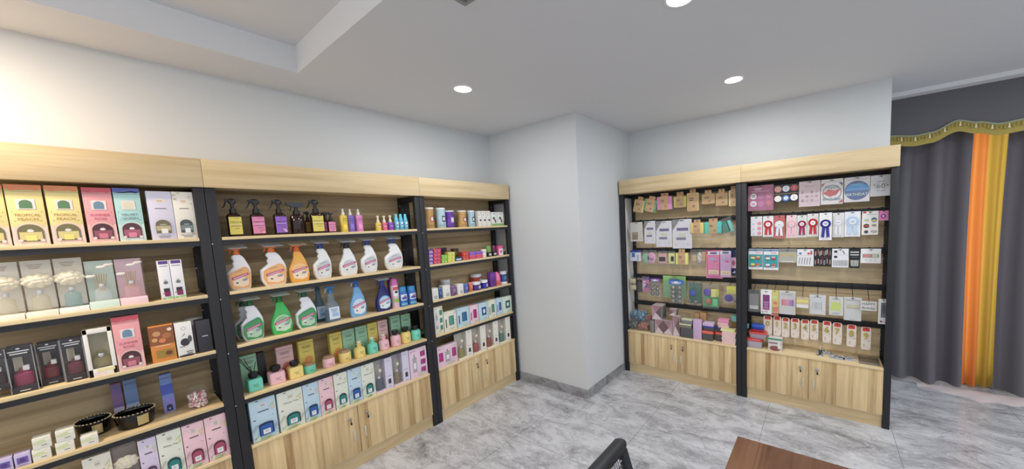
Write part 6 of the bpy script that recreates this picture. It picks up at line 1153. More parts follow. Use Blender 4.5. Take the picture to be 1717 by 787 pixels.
('lathe', (2.2102, 2.57, 1.3712), (0.0543, 0.038, 0.08), ('small_jar', [('jar', (226, 206, 196), 'p', [(0, 0.9), (0.05, 1), (0.6, 1), (0.64, 0.9)]), ('lid', (240, 238, 232), 'p', [(0.642, 1), (1, 1), (1, 0.9)])], [], 1), 'white cream jar, upper of the two', 'jar', 'white cream jars', 'L', 0.0, 0),
('lathe', (2.2755, 2.575, 1.3332), (0.0584, 0.1048, 0.08), ('round_bottle', [('bottle', (34, 34, 36), 'p', [(0, 0.95), (0.02, 1), (0.42, 1)]), ('cap', (110, 160, 70), 'p', [(0.422, 0.96), (0.9, 0.92), (1, 0.8)])], [(0, 0.2, 0.9, 0.2, (200, 200, 200))], 1), 'black bottle with a green cap', 'bottle', None),
('lathe', (2.3488, 2.585, 1.3332), (0.0581, 0.1016, 0.08), ('round_bottle', [('bottle', (30, 26, 30), 'p', [(0, 0.95), (0.02, 1), (0.42, 1)]), ('cap', (96, 30, 70), 'p', [(0.422, 0.96), (0.9, 0.92), (1, 0.8)])], [(0, 0.2, 0.9, 0.2, (200, 200, 200))], 1), 'black bottle with a wine-red cap', 'bottle', None),
('plain_box', (2.4053, 2.567, 1.3332), (0.0557, 0.0942, 0.035), ('pink_carton', (232, 90, 150), [('rect', 0, 0.36, 1, 0.7, (238, 216, 226)), ('ell', 0, 0.4, 0.5, 0.3, (226, 90, 150))]), 'pink and white carton near the end of the second shelf', 'carton', None),
('lathe', (2.4776, 2.585, 1.3332), (0.0451, 0.0494, 0.08), ('small_jar', [('jar', (86, 120, 80), 't', [(0, 0.95), (0.03, 1), (0.7, 1), (0.72, 0.9)]), ('cork', (190, 150, 100), 'w', [(0.722, 0.85), (1, 0.9)])], [], 1), 'tiny green jar with a cork lid', 'jar', None),
('plain_box', (1.6411, 2.567, 1.0372), (0.0633, 0.0972, 0.06), ('candle_carton', (228, 226, 222), [('ring', 0.1, 0.22, 0.12, 0.2, (110, 90, 90)), ('lines', 0, 0.6, 0.5, 1, 0.05, (190, 190, 190))]), 'white candle carton with a round emblem, left end of the third shelf', 'carton', 'third shelf candle boxes', 'L', 0.0, 0),
('lathe', (1.6962, 2.57, 1.0372), (0.0372, 0.0898, 0.08), ('candle_jar', [('jar', (50, 90, 140), 'p', [(0, 0.92), (0.03, 1), (0.86, 1), (0.9, 0.94)]), ('lid', (90, 130, 180), 'p', [(0.902, 0.96), (1, 0.94)])], [(0.1, 0.5, 0.5, 0.4, (100, 140, 190)), (0.1, 0.3, 0.4, 0.1, (30, 54, 84))], 1), 'dark blue candle jar between two white cartons', 'candle jar', None),
('plain_box', (1.7543, 2.567, 1.0372), (0.0703, 0.1028, 0.06), ('candle_carton', (228, 226, 222), [('ring', 0.1, 0.22, 0.12, 0.2, (110, 90, 90)), ('lines', 0, 0.6, 0.5, 1, 0.05, (190, 190, 190))]), 'white candle carton right of the dark blue jar', 'carton', 'third shelf candle boxes', 'L', 0.0, 0),
('lathe', (1.8319, 2.57, 1.0372), (0.0672, 0.0842, 0.08), ('candle_jar', [('jar', (120, 80, 130), 'p', [(0, 0.92), (0.03, 1), (0.86, 1), (0.9, 0.94)]), ('lid', (160, 120, 170), 'p', [(0.902, 0.96), (1, 0.94)])], [(0.1, 0.5, 0.5, 0.4, (170, 130, 180)), (0.1, 0.3, 0.4, 0.1, (72, 48, 78))], 1), 'dusky purple candle jar', 'candle jar', None),
('plain_box', (1.8969, 2.567, 1.0372), (0.0599, 0.092, 0.06), ('candle_carton', (228, 226, 222), [('ring', 0.1, 0.22, 0.12, 0.2, (110, 90, 90)), ('lines', 0, 0.6, 0.5, 1, 0.05, (190, 190, 190))]), 'white candle carton right of the dusky purple jar', 'carton', 'third shelf candle boxes', 'L', 0.0, 0),
('lathe', (1.9641, 2.57, 1.0372), (0.062, 0.0801, 0.08), ('candle_jar', [('jar', (70, 100, 170), 'p', [(0, 0.92), (0.03, 1), (0.86, 1), (0.9, 0.94)]), ('lid', (110, 140, 210), 'p', [(0.902, 0.96), (1, 0.94)])], [(0.1, 0.5, 0.5, 0.4, (120, 150, 220)), (0.1, 0.3, 0.4, 0.1, (42, 60, 102))], 1), 'medium blue candle jar', 'candle jar', None),
('lathe', (2.0251, 2.575, 1.0372), (0.0429, 0.0823, 0.08), ('candle_jar', [('jar', (214, 110, 90), 'p', [(0, 0.92), (0.03, 1), (0.86, 1), (0.9, 0.94)]), ('lid', (254, 150, 130), 'p', [(0.902, 0.96), (1, 0.94)])], [(0.1, 0.5, 0.5, 0.4, (255, 160, 140)), (0.1, 0.3, 0.4, 0.1, (128, 66, 54))], 1), 'coral candle jar beside the medium blue one', 'candle jar', None),
('lathe', (2.1001, 2.565, 1.0372), (0.0947, 0.0757, 0.08), ('wide_jar', [('jar', (80, 40, 130), 'p', [(0, 0.85), (0.06, 0.97), (0.4, 1), (0.66, 0.94), (0.7, 0.8)]), ('lid', (236, 236, 240), 'p', [(0.702, 0.94), (0.98, 0.94), (1, 0.86)])], [(0.2, 0.38, 0.5, 0.34, (226, 220, 226)), (0.2, 0.38, 0.3, 0.12, (170, 130, 170))], 1), 'wide purple jar with white lid', 'jar', 'wide jars with white lids', 'L', 0.0, 0),
('lathe', (2.1936, 2.567, 1.0372), (0.0732, 0.0799, 0.08), ('wide_jar', [('jar', (44, 50, 160), 'p', [(0, 0.85), (0.06, 0.97), (0.4, 1), (0.66, 0.94), (0.7, 0.8)]), ('lid', (236, 236, 240), 'p', [(0.702, 0.94), (0.98, 0.94), (1, 0.86)])], [(0.2, 0.38, 0.5, 0.34, (226, 220, 226)), (0.2, 0.38, 0.3, 0.12, (170, 130, 170))], 1), 'wide blue jar with white lid', 'jar', 'wide jars with white lids', 'L', 0.0, 0),
('lathe', (2.2231, 2.695, 1.0648), (0.1149, 0.0998, 0.08), ('wide_jar', [('jar', (210, 70, 50), 'p', [(0, 0.85), (0.06, 0.97), (0.4, 1), (0.66, 0.94), (0.7, 0.8)]), ('lid', (236, 236, 240), 'p', [(0.702, 0.94), (0.98, 0.94), (1, 0.86)])], [(0.2, 0.38, 0.5, 0.34, (226, 220, 226)), (0.2, 0.38, 0.3, 0.12, (170, 130, 170))], 1), 'wide red jar with white lid, raised behind the purple one', 'jar', 'wide jars with white lids', 'L', 0.0, 0),
('plain_box', (2.2875, 2.575, 1.0372), (0.0689, 0.1409, 0.05), ('purple_carton', (112, 56, 150), [('lines', 0, 0.8, 0.6, 2, 0.06, (150, 90, 190)), ('rect', 0, 0.3, 0.7, 0.4, (96, 44, 136))]), 'purple carton on the third shelf', 'carton', None),
('lathe', (2.3662, 2.575, 1.0372), (0.0714, 0.136, 0.08), ('egg_candle', [('base', (226, 100, 90), 'p', [(0, 0.92), (0.04, 1), (0.36, 1)]), ('cover', (250, 120, 170), 'p', [(0.362, 0.98), (0.6, 0.93), (0.8, 0.72), (0.93, 0.42), (1, 0.05)])], [], 1), 'pink egg-shaped candle on a coral base', 'candle', None),
('lathe', (2.4589, 2.58, 1.0372), (0.0787, 0.1291, 0.08), ('capped_jar', [('base', (236, 236, 238), 'p', [(0, 1), (0.18, 1)]), ('jar', (60, 80, 160), 'p', [(0.182, 0.9), (0.76, 0.9)]), ('lid', (214, 220, 230), 'p', [(0.762, 0.98), (1, 0.98)])], [(0, 0.48, 0.9, 0.3, (80, 130, 160))], 1), 'blue jar with white base and lid at the end of the third shelf', 'jar', None),
('lathe', (1.8491, 2.675, 1.0372), (0.0865, 0.1309, 0.08), ('canister', [('tub', (214, 214, 218), 'p', [(0, 0.95), (0.02, 1), (0.86, 1)]), ('lid', (226, 226, 230), 'p', [(0.862, 1.02), (1, 1.02), (1, 0.9)])], [], 1), 'plain white tub behind the white candle cartons', 'tub', None),
('set_box', (1.6566, 2.57, 0.7442), (0.0854, 0.2313, 0.045), ((226, 224, 206), (60, 136, 120), 'col'), 'tall cream gift box with green cups, cut by the shelf post', 'gift box', 'candle gift boxes on the fourth shelf near the column', 'L', 0.0, 0),
('set_box', (1.7657, 2.565, 0.7442), (0.1219, 0.1687, 0.05), ((226, 224, 206), (70, 150, 126), 'cup'), 'cream gift box with one green cup, low one at the left', 'gift box', 'candle gift boxes on the fourth shelf near the column', 'L', 0.0, 0),
('set_box', (1.9016, 2.565, 0.7442), (0.1309, 0.1697, 0.07), ((186, 214, 230), (40, 106, 150), 'cup'), 'light blue gift box with a blue cup, left of the pink box', 'gift box', 'candle gift boxes on the fourth shelf near the column', 'L', 0.0, 0),
('set_box', (2.0224, 2.565, 0.7442), (0.0969, 0.1661, 0.07), ((238, 200, 214), (170, 30, 110), 'cup'), 'pink gift box with a magenta cup', 'gift box', 'candle gift boxes on the fourth shelf near the column', 'L', 0.0, 0),
('set_box', (2.1328, 2.565, 0.7442), (0.1092, 0.1651, 0.07), ((186, 214, 230), (60, 100, 160), 'sq'), 'light blue gift box with a square blue candle', 'gift box', 'candle gift boxes on the fourth shelf near the column', 'L', 0.0, 0),
('set_box', (2.2417, 2.565, 0.7442), (0.0934, 0.1696, 0.07), ((226, 224, 206), (60, 136, 110), 'cup'), 'cream gift box with a green cup, right of the square blue one', 'gift box', 'candle gift boxes on the fourth shelf near the column', 'L', 0.0, 0),
('set_box', (2.3358, 2.565, 0.7442), (0.0787, 0.169, 0.05), ((186, 214, 230), (50, 100, 150), 'cup'), 'light blue gift box with a blue cup, narrow one near the end', 'gift box', 'candle gift boxes on the fourth shelf near the column', 'L', 0.0, 0),
('set_box', (2.4427, 2.565, 0.7442), (0.1262, 0.1654, 0.05), ((214, 226, 210), (50, 116, 110), 'sq'), 'pale green gift box with a square green candle, right end', 'gift box', 'candle gift boxes on the fourth shelf near the column', 'L', 0.0, 0),
('set_box', (1.7093, 2.565, 0.4552), (0.1961, 0.1778, 0.045), ((234, 198, 216), (186, 40, 130), 'row'), 'pink gift box with a bottle between two magenta cups', 'gift box', None),
('strip_box', (1.899, 2.565, 0.4552), (0.1507, 0.2447, 0.06), ((232, 226, 208), (230, 226, 214), 0, (206, 196, 130), (206, 198, 186)), 'clear dried-flower box with yellowish liquid', 'gift box', 'clear flower boxes on the right cabinet of the left wall', 'L', 0.0, 0),
('strip_box', (2.0616, 2.565, 0.4552), (0.1528, 0.2455, 0.06), ((232, 226, 208), (230, 226, 214), 0, (220, 130, 130), (206, 198, 186)), 'clear dried-flower box with rose liquid, second from left', 'gift box', 'clear flower boxes on the right cabinet of the left wall', 'L', 0.0, 0),
('strip_box', (2.2226, 2.565, 0.4552), (0.1458, 0.2455, 0.06), ((232, 226, 208), (230, 226, 214), 0, (214, 120, 110), (206, 198, 186)), 'clear dried-flower box with coral liquid, third from left', 'gift box', 'clear flower boxes on the right cabinet of the left wall', 'L', 0.0, 0),
('strip_box', (2.385, 2.565, 0.4552), (0.1521, 0.2455, 0.06), ((232, 226, 208), (230, 226, 214), 0, (130, 180, 170), (206, 198, 186)), 'clear dried-flower box with sea-green liquid', 'gift box', 'clear flower boxes on the right cabinet of the left wall', 'L', 0.0, 0),
('sponge', (3.385, 1.5486, 1.6955), (0.1114, 0.1585, 0.045), ((206, 206, 120), (120, 150, 110), 0.8, 0.22), 'sponge in kraft sleeve hanging askew, first from the left, top row', 'sponge', 'kitchen sponges and cloths hanging on the first hook unit', 'R', 0.22, 0.0),
('sponge', (3.385, 1.4256, 1.6939), (0.1323, 0.1553, 0.045), ((110, 160, 120), (216, 206, 110), 0.66, 0.22), 'green and yellow sponge in kraft sleeve hanging askew, second in the top row', 'sponge', 'kitchen sponges and cloths hanging on the first hook unit', 'R', 0.25, 0.0),
('sponge', (3.385, 1.2647, 1.7013), (0.1492, 0.1626, 0.05), ((216, 140, 190), (120, 140, 110), 0.5, 0.2), 'pink sponge in a kraft sleeve, top row', 'sponge', 'kitchen sponges and cloths hanging on the first hook unit', 'R', 0, 0.0),
('sponge', (3.41, 1.1182, 1.7146), (0.1269, 0.1479, 0.03), ((206, 200, 110), (120, 100, 60), 0.55, 0.28), 'yellow-green sponge in a kraft sleeve, top row', 'sponge', 'kitchen sponges and cloths hanging on the first hook unit', 'R', 0, 0.0),
('sponge', (3.385, 0.9909, 1.6721), (0.106, 0.2046, 0.035), ((222, 212, 150), (200, 190, 120), 0.86, 0.18), 'largest cream sponge in the top row, wide kraft sleeve', 'sponge', 'kitchen sponges and cloths hanging on the first hook unit', 'R', 0, 0.0),
('sponge', (3.385, 0.8518, 1.7282), (0.1141, 0.1238, 0.02), ((216, 190, 130), (180, 150, 90), 0.9, 0.3), 'flat sponge mostly covered by kraft paper, right of the largest', 'sponge', 'kitchen sponges and cloths hanging on the first hook unit', 'R', 0, 0.0),
('sponge', (3.385, 0.7373, 1.7037), (0.0999, 0.1476, 0.02), ((222, 200, 140), (180, 150, 90), 0.88, 0.26), 'flat kraft-wrapped sponge, second from the right in the top row', 'sponge', 'kitchen sponges and cloths hanging on the first hook unit', 'R', 0, 0.0),
('sponge', (3.385, 0.6435, 1.6932), (0.0709, 0.1744, 0.03), ((226, 216, 170), (160, 110, 60), 0.6, 0.2), 'checked cream sponge beside the middle post, top row', 'sponge', 'kitchen sponges and cloths hanging on the first hook unit', 'R', 0, 0.0),
('card', (3.385, 1.5665, 1.3934), (0.1363, 0.1986, 0.03), ('cloth_pack', (226, 222, 214), [('rect', -0.12, 0.28, 0.5, 0.4, (176, 138, 96)), ('lines', -0.12, 0.3, 0.4, 3, 0.08, (70, 66, 72)), ('lines', 0.32, 0.5, 0.05, 4, 0.12, (150, 130, 120))], 1), 'cream cloth pack with a brown label, left end of the second row', 'cloth pack', 'kitchen sponges and cloths hanging on the first hook unit', 'R', 0, 0.0),
('card', (3.385, 1.42, 1.3696), (0.1184, 0.2278, 0.03), ('cloth_pack', (228, 228, 236), [('poly', [(-0.5, 1), (-0.1, 1), (-0.5, 0.62)], (120, 122, 126)), ('rect', 0.02, 0.66, 0.6, 0.1, (84, 60, 140)), ('lines', 0.0, 0.5, 0.4, 2, 0.06, (200, 206, 120)), ('rect', -0.05, 0.34, 0.5, 0.09, (110, 106, 140)), ('ell', 0.3, 0.14, 0.12, 0.05, (190, 190, 196)), ('ell', -0.3, 0.14, 0.12, 0.03, (170, 170, 176))], 1), 'smallest white and purple cloth pack', 'cloth pack', 'kitchen sponges and cloths hanging on the first hook unit', 'R', 0, 0.0),
('card', (3.385, 1.2737, 1.3338), (0.1607, 0.2568, 0.03), ('cloth_pack', (228, 228, 236), [('poly', [(-0.5, 1), (-0.1, 1), (-0.5, 0.62)], (120, 122, 126)), ('rect', 0.02, 0.66, 0.6, 0.1, (84, 60, 140)), ('lines', 0.0, 0.5, 0.4, 2, 0.06, (200, 206, 120)), ('rect', -0.05, 0.34, 0.5, 0.09, (110, 106, 140)), ('ell', 0.3, 0.14, 0.12, 0.05, (190, 190, 196)), ('ell', -0.3, 0.14, 0.12, 0.03, (170, 170, 176))], 1), 'medium white and purple cloth pack', 'cloth pack', 'kitchen sponges and cloths hanging on the first hook unit', 'R', 0, 0.0),
('card', (3.385, 1.0943, 1.3182), (0.1841, 0.281, 0.03), ('cloth_pack', (228, 228, 236), [('poly', [(-0.5, 1), (-0.1, 1), (-0.5, 0.62)], (120, 122, 126)), ('rect', 0.02, 0.66, 0.6, 0.1, (84, 60, 140)), ('lines', 0.0, 0.5, 0.4, 2, 0.06, (200, 206, 120)), ('rect', -0.05, 0.34, 0.5, 0.09, (110, 106, 140)), ('ell', 0.3, 0.14, 0.12, 0.05, (190, 190, 196)), ('ell', -0.3, 0.14, 0.12, 0.03, (170, 170, 176))], 1), 'largest white and purple cloth pack', 'cloth pack', 'kitchen sponges and cloths hanging on the first hook unit', 'R', 0, 0.0),
('sponge', (3.37, 0.9523, 1.462), (0.1201, 0.1271, 0.045), ((222, 196, 116), (110, 180, 150), 0.5, 0.22), 'rounded yellow sponge in kraft paper, second row', 'sponge', 'kitchen sponges and cloths hanging on the first hook unit', 'R', 0, 0.0),
('sponge', (3.385, 0.8139, 1.4549), (0.151, 0.1374, 0.05), ((90, 200, 186), (150, 190, 110), 0.46, 0.22), 'turquoise sponge in kraft paper, second row', 'sponge', 'kitchen sponges and cloths hanging on the first hook unit', 'R', 0, 0.0),
('bag', (3.385, 0.662, 1.4351), (0.1109, 0.1636, 0.03), (0, [('pad', -0.1, 0.52, 0.5, 0.6, (60, 140, 124)), ('pad', 0.18, 0.5, 0.36, 0.62, (110, 214, 200)), ('ball', 0.26, 0.3, 0.2, 0.14, (226, 150, 190))], []), 'bagged turquoise sponge pair hanging beside the middle post', 'sponge', 'kitchen sponges and cloths hanging on the first hook unit', 'R', -0.35, 0.0),
('card', (3.385, 1.5846, 1.1861), (0.1177, 0.1135, 0.03), ('sachet_pack', (214, 222, 236), [('rect', 0, 0.9, 1, 0.2, (50, 70, 160)), ('rect', -0.22, 0.55, 0.3, 0.4, (80, 110, 190)), ('lines', 0.22, 0.5, 0.2, 4, 0.12, (110, 110, 130))], 0), 'small blue and white sachet pack, left end of third row', 'cloth pack', 'kitchen sponges and cloths hanging on the first hook unit', 'R', 0, 0.0),
('bag', (3.385, 1.4368, 1.1522), (0.1638, 0.1478, 0.03), (0, [('round', -0.22, 0.46, 0.44, 0.66, (130, 190, 160)), ('round', 0.16, 0.46, 0.56, 0.76, (216, 160, 190)), ('pad', 0.16, 0.42, 0.5, 0.34, (176, 138, 96))], [('lines', 0.16, 0.42, 0.3, 2, 0.08, (70, 66, 72))]), 'bagged round pads with a kraft band, third row', 'sponge', 'kitchen sponges and cloths hanging on the first hook unit', 'R', 0, 0.0),
('bag', (3.385, 1.2974, 1.1499), (0.1008, 0.1444, 0.03), (0, [('pad', 0, 0.46, 0.84, 0.68, (216, 160, 160)), ('pad', -0.02, 0.42, 0.72, 0.36, (190, 140, 110))], [('lines', 0, 0.44, 0.4, 2, 0.08, (70, 66, 72))]), 'bagged dusky pink square pad, third row', 'sponge', 'kitchen sponges and cloths hanging on the first hook unit', 'R', 0, 0.0),
('bag', (3.385, 1.2035, 1.1526), (0.0743, 0.1421, 0.025), (0, [('pad', 0, 0.46, 0.84, 0.74, (222, 220, 140)), ('pad', 0.1, 0.44, 0.5, 0.4, (176, 138, 96))], []), 'bagged pale yellow square pad, third row', 'sponge', 'kitchen sponges and cloths hanging on the first hook unit', 'R', 0, 0.0),
('sponge', (3.36, 1.0954, 1.1645), (0.1163, 0.1478, 0.035), ((226, 224, 130), (206, 196, 90), 0.6, 0.25), 'yellow flower-shaped sponge in kraft paper, third row', 'sponge', 'kitchen sponges and cloths hanging on the first hook unit', 'R', 0, 0.0),
('bag', (3.385, 0.9525, 1.154), (0.1493, 0.1529, 0.035), (0, [('ball', 0.1, 0.5, 0.34, 0.7, (214, 212, 206)), ('pad', -0.24, 0.46, 0.3, 0.4, (200, 170, 130)), ('pad', 0.36, 0.56, 0.24, 0.6, (196, 156, 110))], []), 'bagged white net scourer, third row', 'sponge', 'kitchen sponges and cloths hanging on the first hook unit', 'R', 0, 0.0),
('card', (3.37, 0.8065, 1.066), (0.0973, 0.226, 0.03), ('glove_pack', (236, 110, 170), [('rect', 0, 0.93, 1, 0.13, (226, 232, 240)), ('rect', 0, 0.93, 0.6, 0.08, (50, 70, 150)), ('ell', 0, 0.66, 0.7, 0.16, (190, 150, 206)), ('ell', 0.14, 0.6, 0.4, 0.08, (226, 70, 130)), ('ell', -0.16, 0.72, 0.3, 0.06, (150, 190, 220)), ('rect', 0, 0.16, 0.9, 0.16, (240, 216, 170)), ('ell', -0.2, 0.15, 0.12, 0.05, (210, 110, 70)), ('ell', 0.0, 0.15, 0.12, 0.05, (120, 160, 90)), ('ell', 0.2, 0.15, 0.12, 0.05, (206, 90, 110))], 1), 'hot pink card pack, front one at left', 'card pack', 'kitchen sponges and cloths hanging on the first hook unit', 'R', 0, 0.0),
('card', (3.365, 0.7026, 1.0607), (0.091, 0.2376, 0.03), ('glove_pack', (214, 160, 214), [('rect', 0, 0.93, 1, 0.13, (226, 232, 240)), ('rect', 0, 0.93, 0.6, 0.08, (60, 110, 160)), ('ell', 0, 0.66, 0.7, 0.16, (190, 150, 206)), ('ell', 0.14, 0.6, 0.4, 0.08, (226, 70, 130)), ('ell', -0.16, 0.72, 0.3, 0.06, (150, 190, 220)), ('rect', 0, 0.16, 0.9, 0.16, (240, 216, 170)), ('ell', -0.2, 0.15, 0.12, 0.05, (210, 110, 70)), ('ell', 0.0, 0.15, 0.12, 0.05, (120, 160, 90)), ('ell', 0.2, 0.15, 0.12, 0.05, (206, 90, 110))], 1), 'lilac card pack beside the hot pink one', 'card pack', 'kitchen sponges and cloths hanging on the first hook unit', 'R', 0, 0.0),
('card', (3.4, 0.8064, 1.0392), (0.1448, 0.2611, 0.03), ('glove_pack', (244, 136, 186), [('poly', [(-0.5, 1), (-0.1, 1), (-0.5, 0.84)], (214, 90, 120)), ('rect', 0, 0.5, 0.9, 0.02, (226, 110, 160))], 0), 'wide pink card pack hanging behind the hot pink one', 'card pack', 'kitchen sponges and cloths hanging on the first hook unit', 'R', 0, 0.0),
('card', (3.41, 0.6533, 1.07), (0.0729, 0.2325, 0.03), ('glove_pack', (36, 38, 96), [('rect', 0.1, 0.5, 0.6, 0.42, (226, 190, 206)), ('ell', 0.1, 0.5, 0.4, 0.2, (190, 90, 130)), ('poly', [(-0.1, 0.1), (0.3, 0.2), (0.3, 0.1)], (200, 196, 220))], 0), 'navy card pack beside the middle post', 'card pack', 'kitchen sponges and cloths hanging on the first hook unit', 'R', 0, 0.0),
('bag', (3.385, 1.6305, 0.8642), (0.0753, 0.1483, 0.035), (0, [('pad', 0, 0.72, 0.8, 0.3, (214, 206, 160)), ('pad', 0, 0.25, 0.9, 0.3, (214, 206, 160)), ('pad', 0, 0.48, 0.7, 0.16, (170, 160, 140))], [('rect', 0, 0.48, 0.3, 0.1, (90, 80, 70))]), 'bagged cream roll, left end of the fourth row', 'scourer', 'kitchen sponges and cloths hanging on the first hook unit', 'R', 0, 0.0),
('bag', (3.385, 1.5539, 0.8442), (0.0633, 0.1657, 0.035), (0, [('pad', 0, 0.45, 0.8, 0.8, (64, 54, 58)), ('pad', -0.2, 0.4, 0.2, 0.5, (200, 200, 200))], []), 'bagged black roll next to the cream one', 'scourer', 'kitchen sponges and cloths hanging on the first hook unit', 'R', 0, 0.0),
('card', (3.385, 1.4799, 0.8688), (0.0749, 0.1573, 0.03), ('scourer_pack', (196, 90, 160), [('rect', 0, 0.9, 1, 0.2, (60, 40, 120)), ('rect', 0.05, 0.4, 0.7, 0.3, (70, 50, 130)), ('ell', -0.2, 0.65, 0.4, 0.1, (240, 230, 240)), ('poly', [(-0.5, 0.1), (0.1, 0.5), (-0.5, 0.6)], (226, 180, 206))], 1), 'pink and purple scourer pack, fourth row', 'card pack', 'kitchen sponges and cloths hanging on the first hook unit', 'R', 0, 0.0),
('bag', (3.385, 1.3871, 0.8133), (0.1176, 0.1987, 0.04), ((110, 60, 150), [('ball', -0.24, 0.18, 0.36, 0.2, (150, 150, 150)), ('ball', -0.24, 0.42, 0.36, 0.2, (150, 150, 150)), ('ball', -0.24, 0.64, 0.36, 0.2, (150, 150, 150)), ('ball', 0.2, 0.18, 0.36, 0.2, (150, 150, 150)), ('ball', 0.2, 0.42, 0.36, 0.2, (150, 150, 150)), ('ball', 0.2, 0.64, 0.36, 0.2, (150, 150, 150))], []), 'purple-headed bag of steel wool balls', 'scourer', 'kitchen sponges and cloths hanging on the first hook unit', 'R', 0, 0.0),
('card', (3.43, 1.1955, 0.8144), (0.2288, 0.2246, 0.03), ('scourer_pack', (110, 200, 70), [('rect', 0, 0.9, 1, 0.2, (140, 214, 90)), ('ell', 0, 0.85, 0.5, 0.06, (60, 110, 60)), ('rect', 0, 0.4, 1, 0.7, (120, 180, 120))], 1), 'wide bright green pack behind the steel balls', 'card pack', 'kitchen sponges and cloths hanging on the first hook unit', 'R', 0, 0.0),
('bag', (3.36, 1.1591, 0.7657), (0.1408, 0.244, 0.045), ((50, 110, 200), [('ball', -0.24, 0.12, 0.36, 0.2, (150, 150, 150)), ('ball', -0.24, 0.3, 0.36, 0.2, (150, 150, 150)), ('ball', -0.24, 0.48, 0.36, 0.2, (150, 150, 150)), ('ball', -0.24, 0.66, 0.36, 0.2, (150, 150, 150)), ('ball', 0.2, 0.12, 0.36, 0.2, (150, 150, 150)), ('ball', 0.2, 0.3, 0.36, 0.2, (150, 150, 150)), ('ball', 0.2, 0.48, 0.36, 0.2, (150, 150, 150)), ('ball', 0.2, 0.66, 0.36, 0.2, (150, 150, 150))], []), 'blue-headed bag with the most steel wool balls', 'scourer', 'kitchen sponges and cloths hanging on the first hook unit', 'R', 0, 0.0),
('bag', (3.385, 0.9935, 0.7588), (0.1312, 0.2386, 0.04), (0, [('sheet', 0.04, 0.52, 0.9, 0.84, (50, 104, 80)), ('ball', -0.1, 0.52, 0.44, 0.28, (40, 80, 200)), ('ball', -0.36, 0.18, 0.26, 0.14, (150, 150, 150)), ('ball', 0.1, 0.16, 0.3, 0.16, (150, 150, 150))], []), 'bag with a dark green pad and a blue ball', 'scourer', 'kitchen sponges and cloths hanging on the first hook unit', 'R', 0, 0.0),
('bag', (3.385, 0.8425, 0.7453), (0.1476, 0.2438, 0.045), (0, [('ball', -0.22, 0.64, 0.44, 0.3, (110, 90, 190)), ('pad', 0.18, 0.62, 0.3, 0.3, (222, 216, 120)), ('pad', 0.4, 0.64, 0.2, 0.3, (190, 196, 100)), ('sheet', 0, 0.32, 0.92, 0.5, (90, 180, 120)), ('ball', -0.16, 0.28, 0.4, 0.26, (196, 120, 90)), ('pad', 0.26, 0.26, 0.3, 0.3, (100, 200, 130))], []), 'bag with purple and copper balls and a yellow pad', 'scourer', 'kitchen sponges and cloths hanging on the first hook unit', 'R', 0, 0.0),
('bag', (3.385, 0.6725, 0.8074), (0.1184, 0.192, 0.045), (0, [('pad', 0.08, 0.68, 0.66, 0.36, (214, 214, 90)), ('ball', -0.12, 0.28, 0.6, 0.34, (80, 66, 180)), ('ball', 0.36, 0.2, 0.3, 0.2, (150, 150, 150))], []), 'bag with a yellow pad over a purple ball', 'scourer', 'kitchen sponges and cloths hanging on the first hook unit', 'R', 0, 0.0),
('pouch', (3.32, 1.6323, 0.4552), (0.1529, 0.1122, 0.1), ((110, 112, 116),), 'bag of grey steel scourers at the left end of the cabinet', 'scourer', 'cleaning goods piled on the cabinet beside the column', 'R', 0, 0),
('pouch', (3.36, 1.587, 0.5305), (0.2062, 0.1361, 0.12), ((120, 170, 200),), 'bag with a pale blue cloth lying on the grey scourers', 'scourer', 'cleaning goods piled on the cabinet beside the column', 'R', 0, 0),
('pouch', (3.32, 1.5067, 0.4552), (0.1268, 0.1022, 0.08), ((190, 116, 100),), 'bag of copper scourers, lower one', 'scourer', 'cleaning goods piled on the cabinet beside the column', 'R', 0, 0),
('pouch', (3.36, 1.4652, 0.5397), (0.0925, 0.089, 0.07), ((186, 110, 96),), 'bag of copper scourers, upper one against the mauve cartons', 'scourer', 'cleaning goods piled on the cabinet beside the column', 'R', 0, 0),
('lathe', (3.32, 1.4011, 0.4552), (0.058, 0.1282, 0.06), ('scourer_roll', [('roll', (120, 122, 120), 'w', [(0, 0.9), (0.05, 1), (0.95, 1), (1, 0.85)])], [], 1), 'upright grey scourer roll in front of the mauve cartons', 'scourer', 'cleaning goods piled on the cabinet beside the column', 'R', 0, 0),
('geo_box', (3.325, 1.3239, 0.4552), (0.0879, 0.1427, 0.07), (0, 0), 'mauve triangle-print carton, bottom left', 'carton', 'cleaning goods piled on the cabinet beside the column', 'R', 0, 0),
('geo_box', (3.325, 1.2321, 0.4552), (0.09, 0.1427, 0.07), (0, 1), 'mauve triangle-print carton, bottom middle', 'carton', 'cleaning goods piled on the cabinet beside the column', 'R', 0, 0),
('geo_box', (3.325, 1.1501, 0.4552), (0.065, 0.2001, 0.07), (0, 0), 'mauve triangle-print carton, bottom right and tallest', 'carton', 'cleaning goods piled on the cabinet beside the column', 'R', 0, 0),
('geo_box', (3.325, 1.3456, 0.5979), (0.1008, 0.1452, 0.13), (1, 0), 'large mauve carton with green side, on top of the others', 'carton', 'cleaning goods piled on the cabinet beside the column', 'R', 0, 0),
('geo_box', (3.335, 1.1847, 0.6553), (0.0686, 0.065, 0.06), (1, 1), 'small mauve carton with green side, upper right', 'carton', 'cleaning goods piled on the cabinet beside the column', 'R', 0, 0),
('block', (3.325, 1.0488, 0.4552), (0.1171, 0.0944, 0.08), ('foam_block', (84, 84, 88), None, 0), 'dark grey foam block at the bottom of the stack', 'foam block', 'cleaning goods piled on the cabinet beside the column', 'R', 0, 0),
('block', (3.325, 1.0621, 0.5496), (0.1175, 0.04, 0.075), ('foam_block', (120, 118, 104), (214, 208, 172), 0), 'cream-topped foam block in the middle of the grey stack', 'foam block', 'cleaning goods piled on the cabinet beside the column', 'R', 0.0, 0),
